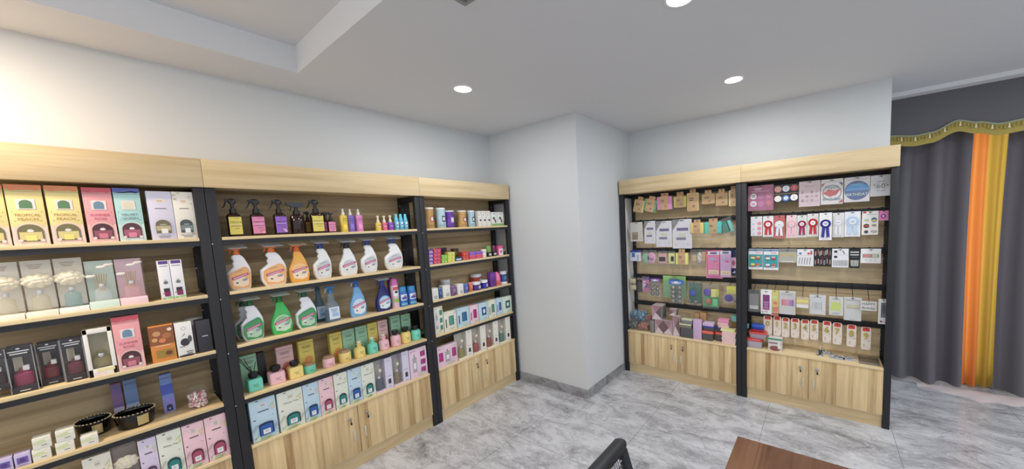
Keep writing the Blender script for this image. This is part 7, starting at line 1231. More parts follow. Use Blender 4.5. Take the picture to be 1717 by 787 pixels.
('block', (3.33, 1.0479, 0.5896), (0.1027, 0.05, 0.05), ('foam_block', (122, 124, 124), (206, 202, 170), 0), 'grey foam block with cream edge on top of the stack', 'foam block', 'cleaning goods piled on the cabinet beside the column', 'R', 0.0, 0),
('block', (3.325, 0.9483, 0.4552), (0.077, 0.1922, 0.04), ('foam_block', (202, 168, 206), None, 0), 'lilac foam block standing upright', 'foam block', 'cleaning goods piled on the cabinet beside the column', 'R', 0, 0),
('plain_box', (3.42, 0.9781, 0.4552), (0.048, 0.2268, 0.05), ('kraft_carton', (178, 138, 90), [('lines', 0, 0.6, 0.5, 2, 0.1, (110, 80, 50))]), 'small kraft carton at the back, left one', 'carton', 'cleaning goods piled on the cabinet beside the column', 'R', 0, 0),
('plain_box', (3.42, 0.9195, 0.4552), (0.0581, 0.2393, 0.05), ('kraft_carton', (178, 138, 90), [('lines', 0, 0.6, 0.5, 2, 0.1, (110, 80, 50))]), 'small kraft carton at the back, right one', 'carton', 'cleaning goods piled on the cabinet beside the column', 'R', 0, 0),
('tray', (3.325, 0.8587, 0.4552), (0.1093, 0.0923, 0.09), ('lunch_tub', (84, 84, 88), (226, 90, 70), []), 'grey tub with an orange-red lid, left one', 'tub', 'cleaning goods piled on the cabinet beside the column', 'R', 0, 0),
('tray', (3.328, 0.8494, 0.5475), (0.1114, 0.045, 0.1), ('lunch_tub', (84, 84, 88), (50, 66, 150), []), 'grey tub with a blue lid under the lilac sponge', 'tub', 'cleaning goods piled on the cabinet beside the column', 'R', 0.0, 0),
('block', (3.335, 0.8537, 0.5925), (0.0958, 0.028, 0.09), ('foam_block', (206, 176, 214), (214, 190, 220), 0), 'lilac sponge lying on the blue lid', 'sponge', 'cleaning goods piled on the cabinet beside the column', 'R', 0.0, 0),
('tray', (3.36, 0.7607, 0.4552), (0.0828, 0.0853, 0.09), ('lunch_tub', (84, 84, 88), (226, 90, 70), []), 'grey tub with an orange-red lid, half hidden right one', 'tub', 'cleaning goods piled on the cabinet beside the column', 'R', 0, 0),
('tray', (3.36, 0.7246, 0.5405), (0.1325, 0.042, 0.1), ('lunch_tub', (84, 84, 88), (50, 70, 160), []), 'grey tub with a blue lid under the pink sponges', 'tub', 'cleaning goods piled on the cabinet beside the column', 'R', 0.0, 0),
('block', (3.375, 0.7274, 0.5825), (0.0921, 0.024, 0.08), ('foam_block', (236, 196, 196), None, 0), 'pink sponge, lowest of the three on the blue lid', 'sponge', 'cleaning goods piled on the cabinet beside the column', 'R', 0.0, 0),
('block', (3.375, 0.7326, 0.6065), (0.0923, 0.024, 0.08), ('foam_block', (238, 190, 196), None, 0), 'pink sponge in the middle on the blue lid', 'sponge', 'cleaning goods piled on the cabinet beside the column', 'R', 0.0, 0),
('block', (3.375, 0.7288, 0.6305), (0.0947, 0.03, 0.08), ('foam_block', (236, 150, 180), None, 0), 'bright pink sponge on top of the three', 'sponge', 'cleaning goods piled on the cabinet beside the column', 'R', 0.0, 0),
('block', (3.312, 0.673, 0.4552), (0.1161, 0.0195, 0.07), ('foam_block', (234, 196, 194), None, 0), 'pale pink sponge in the pile by the middle post, lowest layer', 'sponge', 'cleaning goods piled on the cabinet beside the column', 'R', 0.0, 0),
('block', (3.312, 0.6698, 0.4747), (0.1145, 0.0195, 0.07), ('foam_block', (234, 196, 194), None, 0), 'pale pink sponge in the pile by the middle post, second layer from below', 'sponge', 'cleaning goods piled on the cabinet beside the column', 'R', 0.0, 0),
('block', (3.312, 0.6706, 0.4942), (0.121, 0.0195, 0.07), ('foam_block', (234, 196, 194), None, 0), 'pale pink sponge in the pile by the middle post, third layer from below', 'sponge', 'cleaning goods piled on the cabinet beside the column', 'R', 0.0, 0),
('block', (3.312, 0.671, 0.5137), (0.1121, 0.0195, 0.07), ('foam_block', (234, 196, 194), None, 0), 'pale pink sponge in the pile by the middle post, fourth layer from below', 'sponge', 'cleaning goods piled on the cabinet beside the column', 'R', 0.0, 0),
('block', (3.312, 0.6718, 0.5332), (0.1186, 0.0195, 0.07), ('foam_block', (234, 196, 194), None, 0), 'pale pink sponge in the pile by the middle post, fifth layer from below', 'sponge', 'cleaning goods piled on the cabinet beside the column', 'R', 0.0, 0),
('block', (3.312, 0.6686, 0.5527), (0.1169, 0.0195, 0.07), ('foam_block', (234, 196, 194), None, 0), 'pale pink sponge in the pile by the middle post, sixth layer from below', 'sponge', 'cleaning goods piled on the cabinet beside the column', 'R', 0.0, 0),
('block', (3.312, 0.6793, 0.5722), (0.1189, 0.018, 0.075), ('foam_block', (226, 222, 150), None, 0), 'pale yellow sponge topping the pile of pink ones', 'sponge', 'cleaning goods piled on the cabinet beside the column', 'R', 0.0, 0),
('lathe', (3.41, 0.6407, 0.4552), (0.0648, 0.2394, 0.06), ('tall_jar', [('jar', (190, 160, 110), 't', [(0, 0.95), (0.02, 1), (0.8, 1)]), ('lid', (110, 190, 180), 'p', [(0.802, 1.03), (1, 1.03), (1, 0.9)])], [], 1), 'tall jar with a turquoise lid behind the pink pile', 'jar', 'cleaning goods piled on the cabinet beside the column', 'R', 0, 0),
('card', (3.385, 0.4312, 1.6399), (0.1888, 0.2102, 0.03), ('badge_card', (176, 56, 120), [('lines', -0.1, 0.88, 0.3, 2, 0.05, (240, 200, 220)), ('lines', 0, 0.76, 0.7, 1, 0.04, (230, 170, 200)), ('circ', -0.28, 0.58, 0.13, (240, 236, 240)), ('circ', -0.28, 0.28, 0.13, (238, 226, 236)), ('circ', 0.02, 0.56, 0.12, (190, 80, 150)), ('circ', 0.02, 0.26, 0.13, (200, 90, 160)), ('circ', 0.32, 0.56, 0.11, (206, 100, 160)), ('circ', 0.32, 0.28, 0.11, (214, 90, 110)), ('lines', -0.28, 0.6, 0.14, 2, 0.05, (60, 60, 90)), ('lines', -0.28, 0.3, 0.14, 2, 0.05, (190, 60, 110))], 1), 'magenta card with six round badges', 'badge card', 'party badge cards hanging on the second hook unit', 'R', 0, 0.0),
('card', (3.385, 0.2498, 1.6922), (0.1682, 0.1458, 0.03), ('badge_card', (34, 30, 36), [('rect', 0, 0.5, 1, 0.02, (206, 170, 120)), ('circ', -0.33, 0.76, 0.15, (226, 160, 150)), ('circ', 0, 0.77, 0.15, (226, 230, 240)), ('circ', 0.33, 0.78, 0.15, (196, 90, 100)), ('circ', -0.33, 0.24, 0.15, (228, 224, 216)), ('circ', 0, 0.25, 0.15, (70, 120, 200)), ('circ', 0.33, 0.26, 0.15, (236, 232, 232)), ('circ', 0, 0.25, 0.09, (220, 230, 244)), ('text', 0, 0.77, 0.22, (60, 110, 190), '1'), ('text', 0.33, 0.78, 0.22, (240, 220, 220), '1'), ('text', 0, 0.25, 0.2, (40, 80, 170), '1'), ('text', 0.33, 0.26, 0.2, (150, 60, 70), '1')], 0), 'black card with six number badges', 'badge card', 'party badge cards hanging on the second hook unit', 'R', 0, 0.0),
('card', (3.385, 0.0932, 1.6502), (0.1367, 0.1975, 0.03), ('badge_card', (224, 200, 206), [('lines', 0, 0.8, 0.5, 1, 0.04, (150, 130, 140)), ('circ', -0.33, 0.56, 0.075, (190, 150, 170)), ('circ', -0.11000000000000001, 0.56, 0.075, (214, 190, 200)), ('circ', 0.10999999999999999, 0.56, 0.075, (160, 140, 150)), ('circ', 0.33, 0.56, 0.075, (206, 170, 180)), ('circ', -0.33, 0.4, 0.075, (214, 190, 200)), ('circ', -0.11000000000000001, 0.4, 0.075, (160, 140, 150)), ('circ', 0.10999999999999999, 0.4, 0.075, (206, 170, 180)), ('circ', 0.33, 0.4, 0.075, (190, 150, 170)), ('circ', -0.33, 0.24000000000000005, 0.075, (160, 140, 150)), ('circ', -0.11000000000000001, 0.24000000000000005, 0.075, (206, 170, 180)), ('circ', 0.10999999999999999, 0.24000000000000005, 0.075, (190, 150, 170)), ('circ', 0.33, 0.24000000000000005, 0.075, (214, 190, 200))], 1), 'pale pink card with twelve tiny badges', 'badge card', 'party badge cards hanging on the second hook unit', 'R', 0, 0.0),
('card', (3.385, -0.0461, 1.657), (0.1336, 0.1887, 0.03), ('badge_card', (232, 228, 226), [('lines', 0, 0.93, 0.9, 2, 0.04, (190, 190, 196)), ('ring', 0, 0.46, 0.4, 0.44, (90, 100, 130)), ('poly', [(-0.44, 0.46), (-0.14, 0.6), (0.1, 0.54), (0.4, 0.6), (0.2, 0.36), (-0.1, 0.3)], (206, 60, 60)), ('text', 0, 0.69, 0.17, (30, 120, 150), 'Happy', 0.6), ('text', 0, 0.22, 0.17, (30, 120, 150), 'Birthday', 0.8), ('poly', [(-0.48, 0.84), (-0.3, 0.86), (-0.46, 0.7)], (200, 60, 70)), ('poly', [(0.48, 0.84), (0.3, 0.86), (0.46, 0.7)], (60, 80, 140)), ('poly', [(0.48, 0.06), (0.3, 0.04), (0.46, 0.2)], (200, 60, 70))], 1), 'white card with a red and teal Happy Birthday badge', 'badge card', 'party badge cards hanging on the second hook unit', 'R', 0, 0.0),
('card', (3.385, -0.1918, 1.6639), (0.1453, 0.1811, 0.03), ('badge_card', (226, 222, 226), [('lines', 0, 0.93, 0.9, 2, 0.04, (180, 180, 190)), ('ell', 0, 0.46, 0.98, 0.78, (36, 80, 150)), ('rect', 0, 0.54, 0.9, 0.16, (40, 150, 220)), ('ell', 0, 0.62, 0.8, 0.2, (50, 160, 230)), ('text', 0, 0.7, 0.14, (120, 210, 240), 'HAPPY', 0.6), ('text', 0, 0.3, 0.16, (214, 236, 226), 'BIRTHDAY', 0.86)], 1), 'white card with a sparkling blue birthday badge', 'badge card', 'party badge cards hanging on the second hook unit', 'R', 0, 0.0),
('card', (3.385, -0.3234, 1.6941), (0.1121, 0.1489, 0.03), ('badge_card', (214, 216, 224), [('text', 0, 0.48, 0.34, (70, 66, 70), '60', 0.6), ('ring', 0, 0.48, 0.28, 0.3, (150, 146, 150)), ('lines', 0, 0.7, 0.4, 1, 0.04, (90, 80, 90)), ('lines', 0, 0.26, 0.4, 1, 0.04, (90, 80, 90)), ('ell', -0.32, 0.55, 0.08, 0.06, (130, 110, 90)), ('ell', 0.32, 0.5, 0.08, 0.06, (130, 110, 90))], 1), 'silver card with a sixtieth birthday badge, top right', 'badge card', 'party badge cards hanging on the second hook unit', 'R', 0, 0.0),
('card', (3.385, 0.4612, 1.4255), (0.0859, 0.166, 0.03), ('badge_card', (226, 224, 228), [('circ', -0.24, 0.62, 0.2, (236, 236, 240)), ('circ', -0.24, 0.37, 0.2, (236, 236, 240)), ('circ', -0.24, 0.12, 0.2, (236, 236, 240)), ('circ', 0.26, 0.64, 0.2, (236, 170, 186)), ('circ', 0.26, 0.39, 0.2, (236, 170, 186)), ('circ', 0.26, 0.14, 0.2, (236, 170, 186)), ('circ', -0.24, 0.62, 0.12, (206, 206, 214)), ('circ', -0.24, 0.37, 0.12, (206, 206, 214)), ('circ', -0.24, 0.12, 0.12, (206, 206, 214)), ('circ', 0.26, 0.64, 0.12, (226, 140, 166)), ('circ', 0.26, 0.39, 0.12, (226, 140, 166)), ('circ', 0.26, 0.14, 0.12, (226, 140, 166))], 0), 'card with three white and three pink badges', 'badge card', 'party badge cards hanging on the second hook unit', 'R', 0, 0.0),
('rosette', (3.385, 0.3742, 1.416), (0.0773, 0.1746, 0.03), ((230, 226, 226), (206, 46, 50), (240, 236, 236), '50'), 'red rosette on a white card, left one', 'rosette', 'rosette badges hanging in the second row', 'R', 0, 0.0),
('rosette', (3.385, 0.294, 1.4021), (0.0769, 0.189, 0.03), ((196, 96, 96), (230, 230, 236), (240, 240, 244), ''), 'white rosette on a red card', 'rosette', 'rosette badges hanging in the second row', 'R', 0, 0.0),
('rosette', (3.385, 0.2096, 1.4054), (0.0709, 0.1833, 0.03), ((238, 206, 210), (240, 190, 200), (244, 214, 220), ''), 'pale pink rosette on a pink card', 'rosette', 'rosette badges hanging in the second row', 'R', 0, 0.0),
('rosette', (3.385, 0.1395, 1.4075), (0.0649, 0.1773, 0.03), ((214, 226, 216), (170, 30, 86), (244, 230, 236), ''), 'magenta rosette on a pale green card', 'rosette', 'rosette badges hanging in the second row', 'R', 0, 0.0),
('rosette', (3.385, 0.0682, 1.4132), (0.0721, 0.1787, 0.03), ((230, 226, 226), (206, 46, 50), (240, 236, 236), '50'), 'red rosette on a white card, beside the blue one', 'rosette', 'rosette badges hanging in the second row', 'R', 0, 0.0),
('rosette', (3.37, -0.0114, 1.3838), (0.0785, 0.2107, 0.03), ((236, 236, 240), (50, 50, 156), (232, 232, 240), ''), 'royal blue rosette on a white card', 'rosette', 'rosette badges hanging in the second row', 'R', 0, 0.0),
('rosette', (3.385, -0.0891, 1.4044), (0.0705, 0.1853, 0.03), ((222, 222, 222), (228, 228, 234), (238, 238, 240), ''), 'white rosette on a silver-edged card', 'rosette', 'rosette badges hanging in the second row', 'R', 0, 0.0),
('rosette', (3.385, -0.1726, 1.4072), (0.0919, 0.1862, 0.03), ((228, 232, 240), (190, 214, 236), (224, 234, 244), ''), 'pale blue rosette on a white card', 'rosette', 'rosette badges hanging in the second row', 'R', 0, 0.0),
('card', (3.385, -0.2716, 1.4183), (0.091, 0.172, 0.03), ('badge_card', (232, 228, 222), [('rect', -0.34, 0.95, 0.2, 0.07, (196, 40, 50)), ('lines', 0.1, 0.86, 0.6, 1, 0.04, (170, 170, 180)), ('ell', -0.22, 0.62, 0.3, 0.14, (190, 196, 180)), ('ell', 0.24, 0.63, 0.36, 0.2, (60, 110, 170)), ('ell', 0.24, 0.6, 0.34, 0.08, (226, 190, 80)), ('ell', -0.22, 0.38, 0.36, 0.18, (60, 40, 50)), ('ell', -0.22, 0.38, 0.3, 0.06, (200, 90, 60)), ('ell', 0.24, 0.4, 0.3, 0.1, (170, 140, 130)), ('ell', -0.22, 0.13, 0.26, 0.14, (70, 70, 80)), ('ell', 0.24, 0.14, 0.36, 0.08, (90, 84, 90)), ('ell', 0.24, 0.14, 0.28, 0.04, (232, 228, 222))], 0), 'white card with six small picture badges', 'badge card', 'party badge cards hanging on the second hook unit', 'R', 0, 0.0),
('card', (3.385, -0.3448, 1.519), (0.0497, 0.07, 0.03), ('badge_card', (220, 130, 180), [('ring', -0.05, 0.45, 0.16, 0.3, (150, 50, 150)), ('circ', -0.05, 0.45, 0.14, (236, 190, 220))], 0), 'small square pink pack at the right end of the second row', 'badge card', 'party badge cards hanging on the second hook unit', 'R', 0, 0.0),
('clip_card', (3.37, 0.4651, 1.139), (0.1078, 0.1751, 0.04), ((60, 160, 170), (110, 140, 170), ((236, 226, 110), (226, 90, 90)), 4), 'teal clip pack with yellow clips', 'clip pack', 'kitchen clips and candles in the third and fourth rows', 'R', 0, 0.0),
('clip_card', (3.37, 0.3521, 1.138), (0.1073, 0.1737, 0.04), ((60, 160, 170), (120, 150, 190), ((226, 226, 230), (200, 90, 90)), 4), 'teal clip pack with white clips', 'clip pack', 'kitchen clips and candles in the third and fourth rows', 'R', 0, 0.0),
('card', (3.385, 0.2349, 1.2021), (0.1232, 0.1133, 0.03), ('clip_pack', (190, 188, 170), [('rect', 0, 0.88, 1, 0.2, (120, 120, 118)), ('rect', 0, 0.08, 0.7, 0.07, (236, 236, 230)), ('ell', -0.4, 0.5, 0.12, 0.2, (206, 190, 90)), ('ell', -0.27, 0.58, 0.12, 0.2, (206, 190, 90)), ('ell', -0.14, 0.5, 0.12, 0.2, (206, 190, 90)), ('ell', -0.010000000000000009, 0.58, 0.12, 0.2, (206, 190, 90)), ('ell', 0.12, 0.5, 0.12, 0.2, (206, 190, 90)), ('ell', 0.25, 0.58, 0.12, 0.2, (206, 190, 90)), ('ell', 0.38, 0.5, 0.12, 0.2, (206, 190, 90))], 1), 'bag of small gold clips, third row', 'clip pack', 'kitchen clips and candles in the third and fourth rows', 'R', 0, 0.0),
('card', (3.385, 0.1147, 1.176), (0.1093, 0.137, 0.03), ('pick_card', (230, 230, 232), [('rect', -0.1, 0.62, 0.9, 0.02, (180, 180, 186)), ('rect', -0.3, 0.74, 0.14, 0.1, (50, 90, 160)), ('rect', 0.2, 0.74, 0.14, 0.1, (190, 60, 90)), ('rect', 0.36, 0.74, 0.12, 0.1, (190, 60, 70)), ('rect', 0.36, 0.86, 0.12, 0.1, (206, 90, 70)), ('poly', [(-0.4, 0.1), (-0.37, 0.1), (-0.3, 0.5), (-0.34, 0.52)], (130, 126, 136)), ('poly', [(-0.24000000000000002, 0.1), (-0.21, 0.1), (-0.13999999999999999, 0.5), (-0.18000000000000002, 0.52)], (130, 126, 136)), ('poly', [(-0.08000000000000002, 0.1), (-0.04999999999999999, 0.1), (0.020000000000000018, 0.5), (-0.020000000000000018, 0.52)], (130, 126, 136)), ('poly', [(0.07999999999999996, 0.1), (0.10999999999999999, 0.1), (0.18, 0.5), (0.13999999999999996, 0.52)], (130, 126, 136)), ('poly', [(0.24, 0.1), (0.27, 0.1), (0.34, 0.5), (0.3, 0.52)], (130, 126, 136))], 0), 'white card of tiny cocktail picks', 'card pack', 'kitchen clips and candles in the third and fourth rows', 'R', 0, 0.0),
('card', (3.385, 0.0023, 1.177), (0.1097, 0.1394, 0.03), ('pick_card', (36, 30, 34), [('rect', 0, 0.5, 1, 0.04, (20, 20, 24)), ('lines', 0.1, 0.5, 0.5, 1, 0.03, (170, 60, 60)), ('rect', -0.42, 0.72, 0.035, 0.26, (214, 210, 200)), ('rect', -0.33499999999999996, 0.77, 0.035, 0.26, (190, 60, 60)), ('rect', -0.24999999999999997, 0.82, 0.035, 0.26, (150, 140, 140)), ('rect', -0.16499999999999998, 0.72, 0.035, 0.26, (222, 222, 210)), ('rect', -0.07999999999999996, 0.77, 0.035, 0.26, (214, 210, 200)), ('rect', 0.00500000000000006, 0.82, 0.035, 0.26, (190, 60, 60)), ('rect', 0.09000000000000002, 0.72, 0.035, 0.26, (150, 140, 140)), ('rect', 0.1750000000000001, 0.77, 0.035, 0.26, (222, 222, 210)), ('rect', 0.26000000000000006, 0.82, 0.035, 0.26, (214, 210, 200)), ('rect', 0.34500000000000003, 0.72, 0.035, 0.26, (190, 60, 60)), ('rect', 0.4300000000000001, 0.77, 0.035, 0.26, (150, 140, 140)), ('rect', -0.42, 0.22, 0.035, 0.26, (200, 190, 190)), ('rect', -0.33499999999999996, 0.26, 0.035, 0.26, (150, 40, 50)), ('rect', -0.24999999999999997, 0.3, 0.035, 0.26, (214, 206, 196)), ('rect', -0.16499999999999998, 0.22, 0.035, 0.26, (120, 110, 120)), ('rect', -0.07999999999999996, 0.26, 0.035, 0.26, (200, 190, 190)), ('rect', 0.00500000000000006, 0.3, 0.035, 0.26, (150, 40, 50)), ('rect', 0.09000000000000002, 0.22, 0.035, 0.26, (214, 206, 196)), ('rect', 0.1750000000000001, 0.26, 0.035, 0.26, (120, 110, 120)), ('rect', 0.26000000000000006, 0.3, 0.035, 0.26, (200, 190, 190)), ('rect', 0.34500000000000003, 0.22, 0.035, 0.26, (150, 40, 50)), ('rect', 0.4300000000000001, 0.26, 0.035, 0.26, (214, 206, 196))], 0), 'black card set with rows of metal tips', 'card pack', 'kitchen clips and candles in the third and fourth rows', 'R', 0, 0.0),
('card', (3.385, -0.1057, 1.1725), (0.0992, 0.1439, 0.03), ('pick_card', (228, 230, 234), [('ell', -0.28, 0.84, 0.22, 0.13, (40, 40, 46)), ('ell', -0.28, 0.56, 0.22, 0.13, (40, 40, 46)), ('rect', 0, 0.68, 1, 0.01, (180, 180, 186)), ('poly', [(0.1, 0.9), (0.2, 0.86), (0.3, 0.72), (0.26, 0.72)], (60, 60, 66)), ('rect', -0.4, 0.24, 0.035, 0.3, (150, 146, 150)), ('rect', -0.31000000000000005, 0.24, 0.035, 0.3, (150, 146, 150)), ('rect', -0.22000000000000003, 0.24, 0.035, 0.3, (150, 146, 150)), ('rect', -0.13, 0.24, 0.035, 0.3, (150, 146, 150)), ('rect', -0.040000000000000036, 0.24, 0.035, 0.3, (150, 146, 150)), ('rect', 0.04999999999999993, 0.24, 0.035, 0.3, (150, 146, 150)), ('rect', 0.14, 0.24, 0.035, 0.3, (150, 146, 150)), ('rect', 0.22999999999999998, 0.24, 0.035, 0.3, (150, 146, 150)), ('rect', 0.31999999999999995, 0.24, 0.035, 0.3, (150, 146, 150)), ('rect', 0.4099999999999999, 0.24, 0.035, 0.3, (150, 146, 150))], 0), 'white card with two black ovals', 'card pack', 'kitchen clips and candles in the third and fourth rows', 'R', 0, 0.0),
('card', (3.385, -0.1897, 1.1693), (0.0624, 0.144, 0.03), ('pick_card', (28, 28, 34), [('rect', 0, 0.84, 0.8, 0.06, (220, 220, 224)), ('rect', 0, 0.7, 0.8, 0.06, (200, 200, 206)), ('lines', 0, 0.58, 0.6, 1, 0.03, (150, 150, 150)), ('poly', [(-0.3, 0.1), (-0.24, 0.1), (-0.28, 0.42), (-0.36, 0.42)], (214, 214, 206)), ('poly', [(-0.18, 0.1), (-0.12, 0.1), (-0.15000000000000002, 0.42), (-0.22999999999999998, 0.42)], (214, 214, 206)), ('poly', [(-0.06, 0.1), (0.0, 0.1), (-0.020000000000000018, 0.42), (-0.09999999999999998, 0.42)], (214, 214, 206)), ('poly', [(0.06, 0.1), (0.12, 0.1), (0.10999999999999999, 0.42), (0.030000000000000027, 0.42)], (214, 214, 206)), ('poly', [(0.18, 0.1), (0.24, 0.1), (0.24, 0.42), (0.16000000000000003, 0.42)], (214, 214, 206)), ('poly', [(0.3, 0.1), (0.36, 0.1), (0.37, 0.42), (0.29000000000000004, 0.42)], (214, 214, 206))], 0), 'narrow black card of silver tips', 'card pack', 'kitchen clips and candles in the third and fourth rows', 'R', 0, 0.0),
('card', (3.385, -0.2813, 1.2099), (0.1129, 0.1064, 0.03), ('clip_pack', (230, 230, 230), [('rect', 0, 0.5, 0.8, 0.26, (150, 140, 130)), ('rect', -0.16, 0.5, 0.34, 0.2, (214, 140, 130)), ('rect', 0.2, 0.5, 0.26, 0.2, (190, 200, 180)), ('circ', -0.22, 0.2, 0.07, (206, 206, 206)), ('circ', 0, 0.2, 0.07, (206, 206, 206)), ('circ', 0.22, 0.2, 0.07, (206, 206, 206))], 0), 'white landscape pack with a small window', 'clip pack', 'kitchen clips and candles in the third and fourth rows', 'R', 0, 0.0),
('card', (3.37, 0.4771, 0.7659), (0.0888, 0.1953, 0.03), ('pick_card', (40, 38, 42), [('rect', 0, 0.48, 0.76, 0.66, (150, 148, 150)), ('rect', 0, 0.2, 0.76, 0.16, (206, 206, 206)), ('rect', -0.3, 0.54, 0.03, 0.5, (90, 88, 92)), ('rect', -0.19999999999999998, 0.54, 0.03, 0.5, (90, 88, 92)), ('rect', -0.09999999999999998, 0.54, 0.03, 0.5, (90, 88, 92)), ('rect', 5.551115123125783e-17, 0.54, 0.03, 0.5, (90, 88, 92)), ('rect', 0.10000000000000003, 0.54, 0.03, 0.5, (90, 88, 92)), ('rect', 0.2, 0.54, 0.03, 0.5, (90, 88, 92)), ('rect', 0.3000000000000001, 0.54, 0.03, 0.5, (90, 88, 92))], 1), 'black comb-like pack at the left of the fourth row', 'card pack', 'kitchen clips and candles in the third and fourth rows', 'R', 0, 0.0),
('slim_box', (3.36, 0.3832, 0.7577), (0.0809, 0.2068, 0.05), ((230, 228, 228), [('rect', 0, 0.5, 0.62, 0.62, (130, 60, 120)), ('lines', 0, 0.5, 0.5, 6, 0.08, (206, 150, 200)), ('ring', -0.3, 0.08, 0.05, 0.08, (70, 66, 72)), ('rect', 0, 0.94, 0.3, 0.02, (70, 66, 72))]), 'white window box with a purple pattern', 'carton', 'kitchen clips and candles in the third and fourth rows', 'R', 0, 0.0),
('card', (3.375, 0.3232, 0.7454), (0.0575, 0.2206, 0.03), ('candle_card', (236, 220, 90), [('rect', 0, 0.5, 0.8, 0.2, (246, 190, 60)), ('rect', 0, 0.26, 0.9, 0.2, (240, 110, 70)), ('rect', -0.3, 0.26, 0.2, 0.2, (120, 200, 90)), ('rect', 0, 0.06, 1, 0.13, (206, 50, 50)), ('ell', 0, 0.74, 0.7, 0.14, (220, 236, 120)), ('ell', 0.1, 0.5, 0.5, 0.1, (226, 120, 50))], 1), 'neon yellow and red candle card', 'card pack', 'kitchen clips and candles in the third and fourth rows', 'R', 0, 0.0),
('card', (3.385, 0.234, 0.7661), (0.1163, 0.1995, 0.03), ('candle_card', (222, 220, 220), [('text', 0, 0.84, 0.1, (110, 110, 116), "IT'S A PARTY", 0.7), ('rect', -0.28, 0.5, 0.12, 0.26, (232, 90, 110)), ('rect', -0.13000000000000003, 0.5, 0.12, 0.26, (236, 110, 140)), ('rect', 0.019999999999999962, 0.5, 0.12, 0.26, (232, 130, 170)), ('rect', 0.16999999999999993, 0.5, 0.12, 0.26, (190, 110, 200)), ('rect', 0.31999999999999995, 0.5, 0.12, 0.26, (150, 80, 190))], 1), 'white card with a row of pink to purple candles', 'card pack', 'kitchen clips and candles in the third and fourth rows', 'R', 0, 0.0),
('card', (3.36, 0.1272, 0.8384), (0.0806, 0.0882, 0.03), ('candle_card', (228, 224, 222), [('rect', 0, 0.66, 1, 0.68, (206, 190, 150)), ('circ', -0.36, 0.62, 0.13, (236, 220, 100)), ('circ', -0.12, 0.62, 0.13, (236, 220, 100)), ('circ', 0.12, 0.62, 0.13, (236, 220, 100)), ('circ', 0.36, 0.62, 0.13, (236, 220, 100))], 0), 'small card with four yellow balls', 'card pack', 'kitchen clips and candles in the third and fourth rows', 'R', 0, 0.0),
('card', (3.385, 0.03, 0.7894), (0.1048, 0.1574, 0.03), ('candle_card', (226, 228, 232), [('lines', 0, 0.88, 0.5, 1, 0.05, (120, 120, 130)), ('rect', 0, 0.44, 0.8, 0.4, (238, 238, 240)), ('rect', -0.3, 0.44, 0.045, 0.38, (160, 190, 200)), ('rect', -0.19, 0.44, 0.045, 0.38, (206, 150, 160)), ('rect', -0.07999999999999999, 0.44, 0.045, 0.38, (120, 140, 160)), ('rect', 0.030000000000000027, 0.44, 0.045, 0.38, (150, 180, 170)), ('rect', 0.14, 0.44, 0.045, 0.38, (160, 190, 200)), ('rect', 0.25000000000000006, 0.44, 0.045, 0.38, (206, 150, 160))], 1), 'white card with thin pastel candles', 'card pack', 'kitchen clips and candles in the third and fourth rows', 'R', 0, 0.0),
('card', (3.385, -0.0875, 0.7956), (0.0867, 0.1464, 0.03), ('candle_card', (226, 228, 222), [('lines', 0, 0.86, 0.5, 1, 0.06, (90, 90, 90)), ('rect', 0, 0.48, 0.62, 0.46, (214, 236, 90)), ('poly', [(-0.42, 0.24), (-0.3, 0.62), (-0.3, 0.24)], (214, 236, 90)), ('ell', 0, 0.1, 0.6, 0.05, (170, 170, 180))], 1), 'white card with neon green candles', 'card pack', 'kitchen clips and candles in the third and fourth rows', 'R', 0, 0.0),
('card', (3.385, -0.1869, 0.7653), (0.1022, 0.1804, 0.03), ('candle_card', (220, 222, 222), [('text', 0, 0.88, 0.09, (110, 104, 90), 'Happy Birthday', 0.8), ('rect', 0, 0.62, 0.7, 0.13, (214, 208, 170)), ('rect', 0, 0.54, 0.7, 0.04, (190, 184, 140)), ('lines', 0, 0.06, 0.3, 1, 0.03, (90, 90, 90))], 1), 'white card with gold letter candles', 'card pack', 'kitchen clips and candles in the third and fourth rows', 'R', 0, 0.0),
('card', (3.36, -0.2769, 0.8573), (0.0904, 0.0718, 0.03), ('candle_card', (206, 204, 200), [('text', 0, 0.7, 0.34, (60, 56, 60), 'HAPPY', 0.8), ('text', 0, 0.28, 0.34, (80, 60, 60), 'Birthday', 0.8)], 0), 'small landscape Happy Birthday candle pack', 'card pack', 'kitchen clips and candles in the third and fourth rows', 'R', 0, 0.0),
('card', (3.36, -0.3582, 0.7664), (0.0551, 0.1855, 0.03), ('candle_card', (226, 224, 222), [('rect', 0.05, 0.56, 0.6, 0.6, (120, 120, 132)), ('ell', 0, 0.6, 0.4, 0.4, (90, 90, 104)), ('circ', -0.2, 0.1, 0.12, (90, 60, 90)), ('lines', 0.2, 0.1, 0.3, 1, 0.05, (150, 150, 150))], 0), 'tall white pack with a grey window at the right end of the fourth row', 'card pack', 'kitchen clips and candles in the third and fourth rows', 'R', 0, 0.0),
('number', (3.4, 0.3754, 0.562), (0.0645, 0.1713, 0.03), ('0',), 'gold candle shaped like the number zero, on a red and cream card', 'number candle', 'gold number candles hanging in the bottom row', 'R', 0, 0.0),
('number', (3.4, 0.305, 0.5653), (0.0583, 0.171, 0.03), ('1',), 'gold candle shaped like the number one, on a red and cream card', 'number candle', 'gold number candles hanging in the bottom row', 'R', 0, 0.0),
('number', (3.4, 0.2442, 0.5632), (0.056, 0.17, 0.03), ('2',), 'gold candle shaped like the number two, on a red and cream card', 'number candle', 'gold number candles hanging in the bottom row', 'R', 0, 0.0),
('number', (3.4, 0.1772, 0.5685), (0.059, 0.1652, 0.03), ('3',), 'gold candle shaped like the number three, on a red and cream card', 'number candle', 'gold number candles hanging in the bottom row', 'R', 0, 0.0),
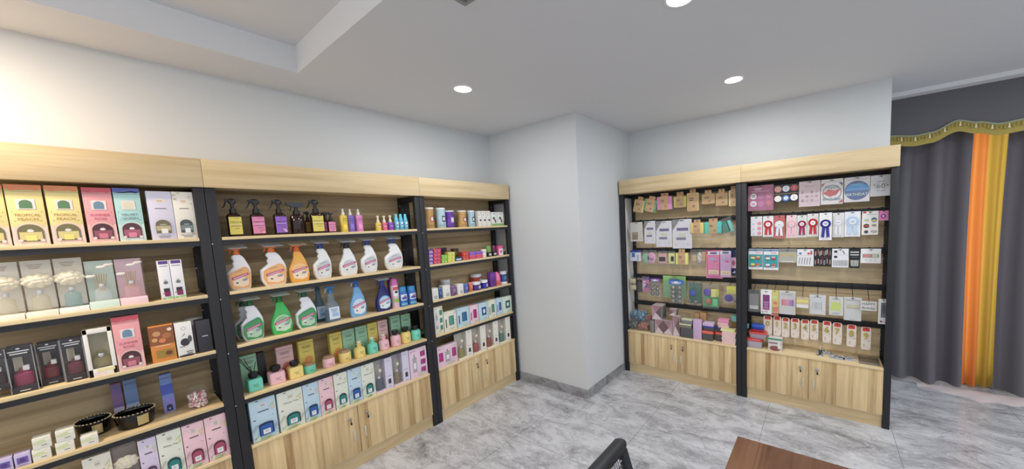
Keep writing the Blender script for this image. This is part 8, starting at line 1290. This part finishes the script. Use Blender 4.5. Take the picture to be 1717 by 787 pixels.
('number', (3.4, 0.1088, 0.564), (0.0553, 0.169, 0.03), ('4',), 'gold candle shaped like the number four, on a red and cream card', 'number candle', 'gold number candles hanging in the bottom row', 'R', 0, 0.0),
('number', (3.4, 0.0484, 0.5711), (0.0555, 0.1668, 0.03), ('5',), 'gold candle shaped like the number five, on a red and cream card', 'number candle', 'gold number candles hanging in the bottom row', 'R', 0, 0.0),
('number', (3.4, -0.0339, 0.5623), (0.0558, 0.1753, 0.03), ('6',), 'gold candle shaped like the number six, on a red and cream card', 'number candle', 'gold number candles hanging in the bottom row', 'R', 0, 0.0),
('number', (3.4, -0.0995, 0.5585), (0.0579, 0.1744, 0.03), ('7',), 'gold candle shaped like the number seven, on a red and cream card', 'number candle', 'gold number candles hanging in the bottom row', 'R', 0, 0.0),
('number', (3.4, -0.1855, 0.554), (0.0574, 0.1745, 0.03), ('8',), 'gold candle shaped like the number eight, on a red and cream card', 'number candle', 'gold number candles hanging in the bottom row', 'R', 0, 0.0),
('number', (3.4, -0.2704, 0.5453), (0.058, 0.1761, 0.03), ('9',), 'gold candle shaped like the number nine, on a red and cream card', 'number candle', 'gold number candles hanging in the bottom row', 'R', 0, 0.0),
('lathe', (3.38, 0.5344, 0.4552), (0.031, 0.1888, 0.06), ('tall_jar', [('jar', (120, 170, 190), 't', [(0, 0.95), (0.02, 1), (0.8, 1)]), ('lid', (110, 190, 210), 'p', [(0.802, 1.03), (1, 1.03), (1, 0.9)])], [], 1), 'tall blue-lidded jar against the middle post', 'jar', 'tubs and packets on the cabinet nearest the curtains', 'R', 0, 0),
('tray', (3.315, 0.4706, 0.4552), (0.1284, 0.0822, 0.11), ('food_tub', (176, 172, 190), (206, 60, 60), []), 'clear tub with a red lid, lower one', 'tub', 'tubs and packets on the cabinet nearest the curtains', 'R', 0, 0),
('tray', (3.325, 0.445, 0.5374), (0.1449, 0.058, 0.12), ('food_tub', (170, 160, 176), (210, 70, 62), []), 'clear tub with a red lid, upper one', 'tub', 'tubs and packets on the cabinet nearest the curtains', 'R', 0.0, 0),
('tray', (3.335, 0.4458, 0.5954), (0.0999, 0.018, 0.09), ('food_tub', (170, 40, 50), (190, 50, 60), []), 'flat dark red tub on the two clear ones', 'tub', 'tubs and packets on the cabinet nearest the curtains', 'R', 0.0, 0),
('tray', (3.345, 0.4471, 0.6134), (0.1002, 0.038, 0.09), ('food_tub', (40, 80, 190), (50, 100, 214), []), 'glossy blue tub on top of the red-lidded ones', 'tub', 'tubs and packets on the cabinet nearest the curtains', 'R', 0.0, 0),
('plain_box', (3.33, 0.314, 0.4552), (0.0994, 0.1077, 0.09), ('baking_carton', (214, 206, 200), [('rect', 0, 0.93, 1, 0.14, (50, 150, 110)), ('rect', 0, 0.62, 0.9, 0.12, (150, 110, 120)), ('ell', 0, 0.2, 0.8, 0.4, (140, 80, 76)), ('rect', 0.3, 0.5, 0.2, 0.6, (226, 222, 216))]), 'carton with a green top edge', 'carton', 'tubs and packets on the cabinet nearest the curtains', 'R', 0, 0),
('foil', (3.42, -0.031, 0.4552), (0.1218, 0.02, 0.07), (3,), 'silver clasp packet lying at the back left', 'packet', 'tubs and packets on the cabinet nearest the curtains', 'R', 0.0, 0),
('foil', (3.345, -0.1003, 0.4552), (0.0939, 0.022, 0.06), (5,), 'silver clasp packet lying nearest the front', 'packet', 'tubs and packets on the cabinet nearest the curtains', 'R', 0.0, 0),
('foil', (3.36, -0.174, 0.4552), (0.0807, 0.012, 0.1), (8,), 'flat silver packet next to the empty clear tray', 'packet', 'tubs and packets on the cabinet nearest the curtains', 'R', 0.0, 0),
('lathe', (3.36, 0.0075, 0.4552), (0.0459, 0.0834, 0.06), ('small_ornament', [('foot', (200, 200, 206), 'm', [(0, 1), (0.1, 0.9), (0.14, 0.3)]), ('body', (90, 90, 96), 'm', [(0.142, 0.4), (0.5, 0.5), (0.6, 0.3)]), ('finial', (226, 226, 230), 'm', [(0.602, 0.28), (0.8, 0.14), (1, 0.03)])], [], 1), 'small pointed silver ornament', 'ornament', 'tubs and packets on the cabinet nearest the curtains', 'R', 0, 0),
('clear_tray', (3.33, -0.2904, 0.4552), (0.1151, 0.016, 0.16), (0,), 'empty clear tray at the right end of the cabinet', 'tray', 'tubs and packets on the cabinet nearest the curtains', 'R', 0.0, 0),
('towel', (3.4, 0.5526, 0.9612), (0.0464, 0.2343, 0.03), ((44, 48, 60),), 'dark cloth hanging in the gap beside the middle post', 'cloth', 'tubs and packets on the cabinet nearest the curtains', 'R', 0, 0.0)]
HOOKS = [(3.403, 1.5486, 1.842, 1.862, 1), (3.403, 1.4256, 1.8372, 1.862, 1), (3.405, 1.2647, 1.8519, 1.862, 1), (3.422, 1.1182, 1.8505, 1.862, 1), (3.399, 0.9909, 1.8647, 1.862, 1), (3.393, 0.8518, 1.84, 1.862, 1), (3.393, 0.7373, 1.8392, 1.862, 1), (3.397, 0.6435, 1.8556, 1.862, 1), (3.387, 1.5665, 1.58, 1.59, 1), (3.387, 1.42, 1.5854, 1.59, 1), (3.387, 1.2737, 1.5786, 1.59, 1), (3.387, 1.0943, 1.5873, 1.59, 1), (3.388, 0.9523, 1.5771, 1.59, 1), (3.405, 0.8139, 1.5803, 1.59, 1), (3.397, 0.662, 1.5867, 1.59, 1), (3.387, 1.5846, 1.2936, 1.292, 1), (3.397, 1.4368, 1.288, 1.292, 1), (3.397, 1.2974, 1.2824, 1.292, 1), (3.395, 1.2035, 1.2827, 1.292, 1), (3.374, 1.0954, 1.3003, 1.292, 1), (3.399, 0.9525, 1.2949, 1.292, 1), (3.372, 0.8065, 1.28, 1.292, 1), (3.367, 0.7026, 1.2863, 1.292, 1), (3.412, 0.6533, 1.2905, 1.292, 1), (3.399, 1.6305, 1.0005, 1.01, 1), (3.399, 1.5539, 0.9979, 1.01, 1), (3.387, 1.4799, 1.0141, 1.01, 1), (3.401, 1.3871, 1.0, 1.01, 1), (3.432, 1.1955, 1.027, 1.01, 1), (3.378, 1.1591, 0.9977, 1.01, 1), (3.401, 0.9935, 0.9854, 1.01, 1), (3.403, 0.8425, 0.9771, 1.01, 1), (3.403, 0.6725, 0.9873, 1.01, 1), (3.387, 0.4312, 1.8381, 1.862, 2), (3.387, 0.2498, 1.826, 1.862, 2), (3.387, 0.0932, 1.8357, 1.862, 2), (3.387, -0.0461, 1.8337, 1.862, 2), (3.387, -0.1918, 1.8331, 1.862, 2), (3.387, -0.3234, 1.831, 1.862, 2), (3.387, 0.4612, 1.5794, 1.59, 2), (3.387, 0.3742, 1.5786, 1.59, 2), (3.387, 0.294, 1.5791, 1.59, 2), (3.387, 0.2096, 1.5767, 1.59, 2), (3.387, 0.1395, 1.5727, 1.59, 2), (3.387, 0.0682, 1.5798, 1.59, 2), (3.372, -0.0114, 1.5825, 1.59, 2), (3.387, -0.0891, 1.5777, 1.59, 2), (3.387, -0.1726, 1.5814, 1.59, 2), (3.387, -0.2716, 1.5782, 1.59, 2), (3.387, -0.3448, 1.585, 1.59, 2), (3.372, 0.4651, 1.3021, 1.292, 2), (3.372, 0.3521, 1.2997, 1.292, 2), (3.387, 0.2349, 1.3034, 1.292, 2), (3.387, 0.1147, 1.301, 1.292, 2), (3.387, 0.0023, 1.3044, 1.292, 2), (3.387, -0.1057, 1.3044, 1.292, 2), (3.387, -0.1897, 1.3012, 1.292, 2), (3.387, -0.2813, 1.3043, 1.292, 2), (3.372, 0.4771, 0.9492, 1.01, 2), (3.362, 0.3832, 0.9525, 1.01, 2), (3.377, 0.3232, 0.9541, 1.01, 2), (3.387, 0.234, 0.9536, 1.01, 2), (3.362, 0.1272, 0.9367, 1.01, 2), (3.387, 0.03, 0.9347, 1.01, 2), (3.387, -0.0875, 0.93, 1.01, 2), (3.387, -0.1869, 0.9337, 1.01, 2), (3.362, -0.2769, 0.9392, 1.01, 2), (3.362, -0.3582, 0.9399, 1.01, 2), (3.402, 0.3754, 0.7273, 0.716, 2), (3.402, 0.305, 0.7303, 0.716, 2), (3.402, 0.2442, 0.7272, 0.716, 2), (3.402, 0.1772, 0.7277, 0.716, 2), (3.402, 0.1088, 0.727, 0.716, 2), (3.402, 0.0484, 0.732, 0.716, 2), (3.402, -0.0339, 0.7315, 0.716, 2), (3.402, -0.0995, 0.7269, 0.716, 2), (3.402, -0.1855, 0.7225, 0.716, 2), (3.402, -0.2704, 0.7154, 0.716, 2), (3.402, 0.5526, 1.1836, 1.292, 2)]
for it in ITEMS:
    place(*it)
for hk in HOOKS:
    hook(hk[0], hk[1], hk[2], hk[3], U1 if hk[4] == 1 else U2)
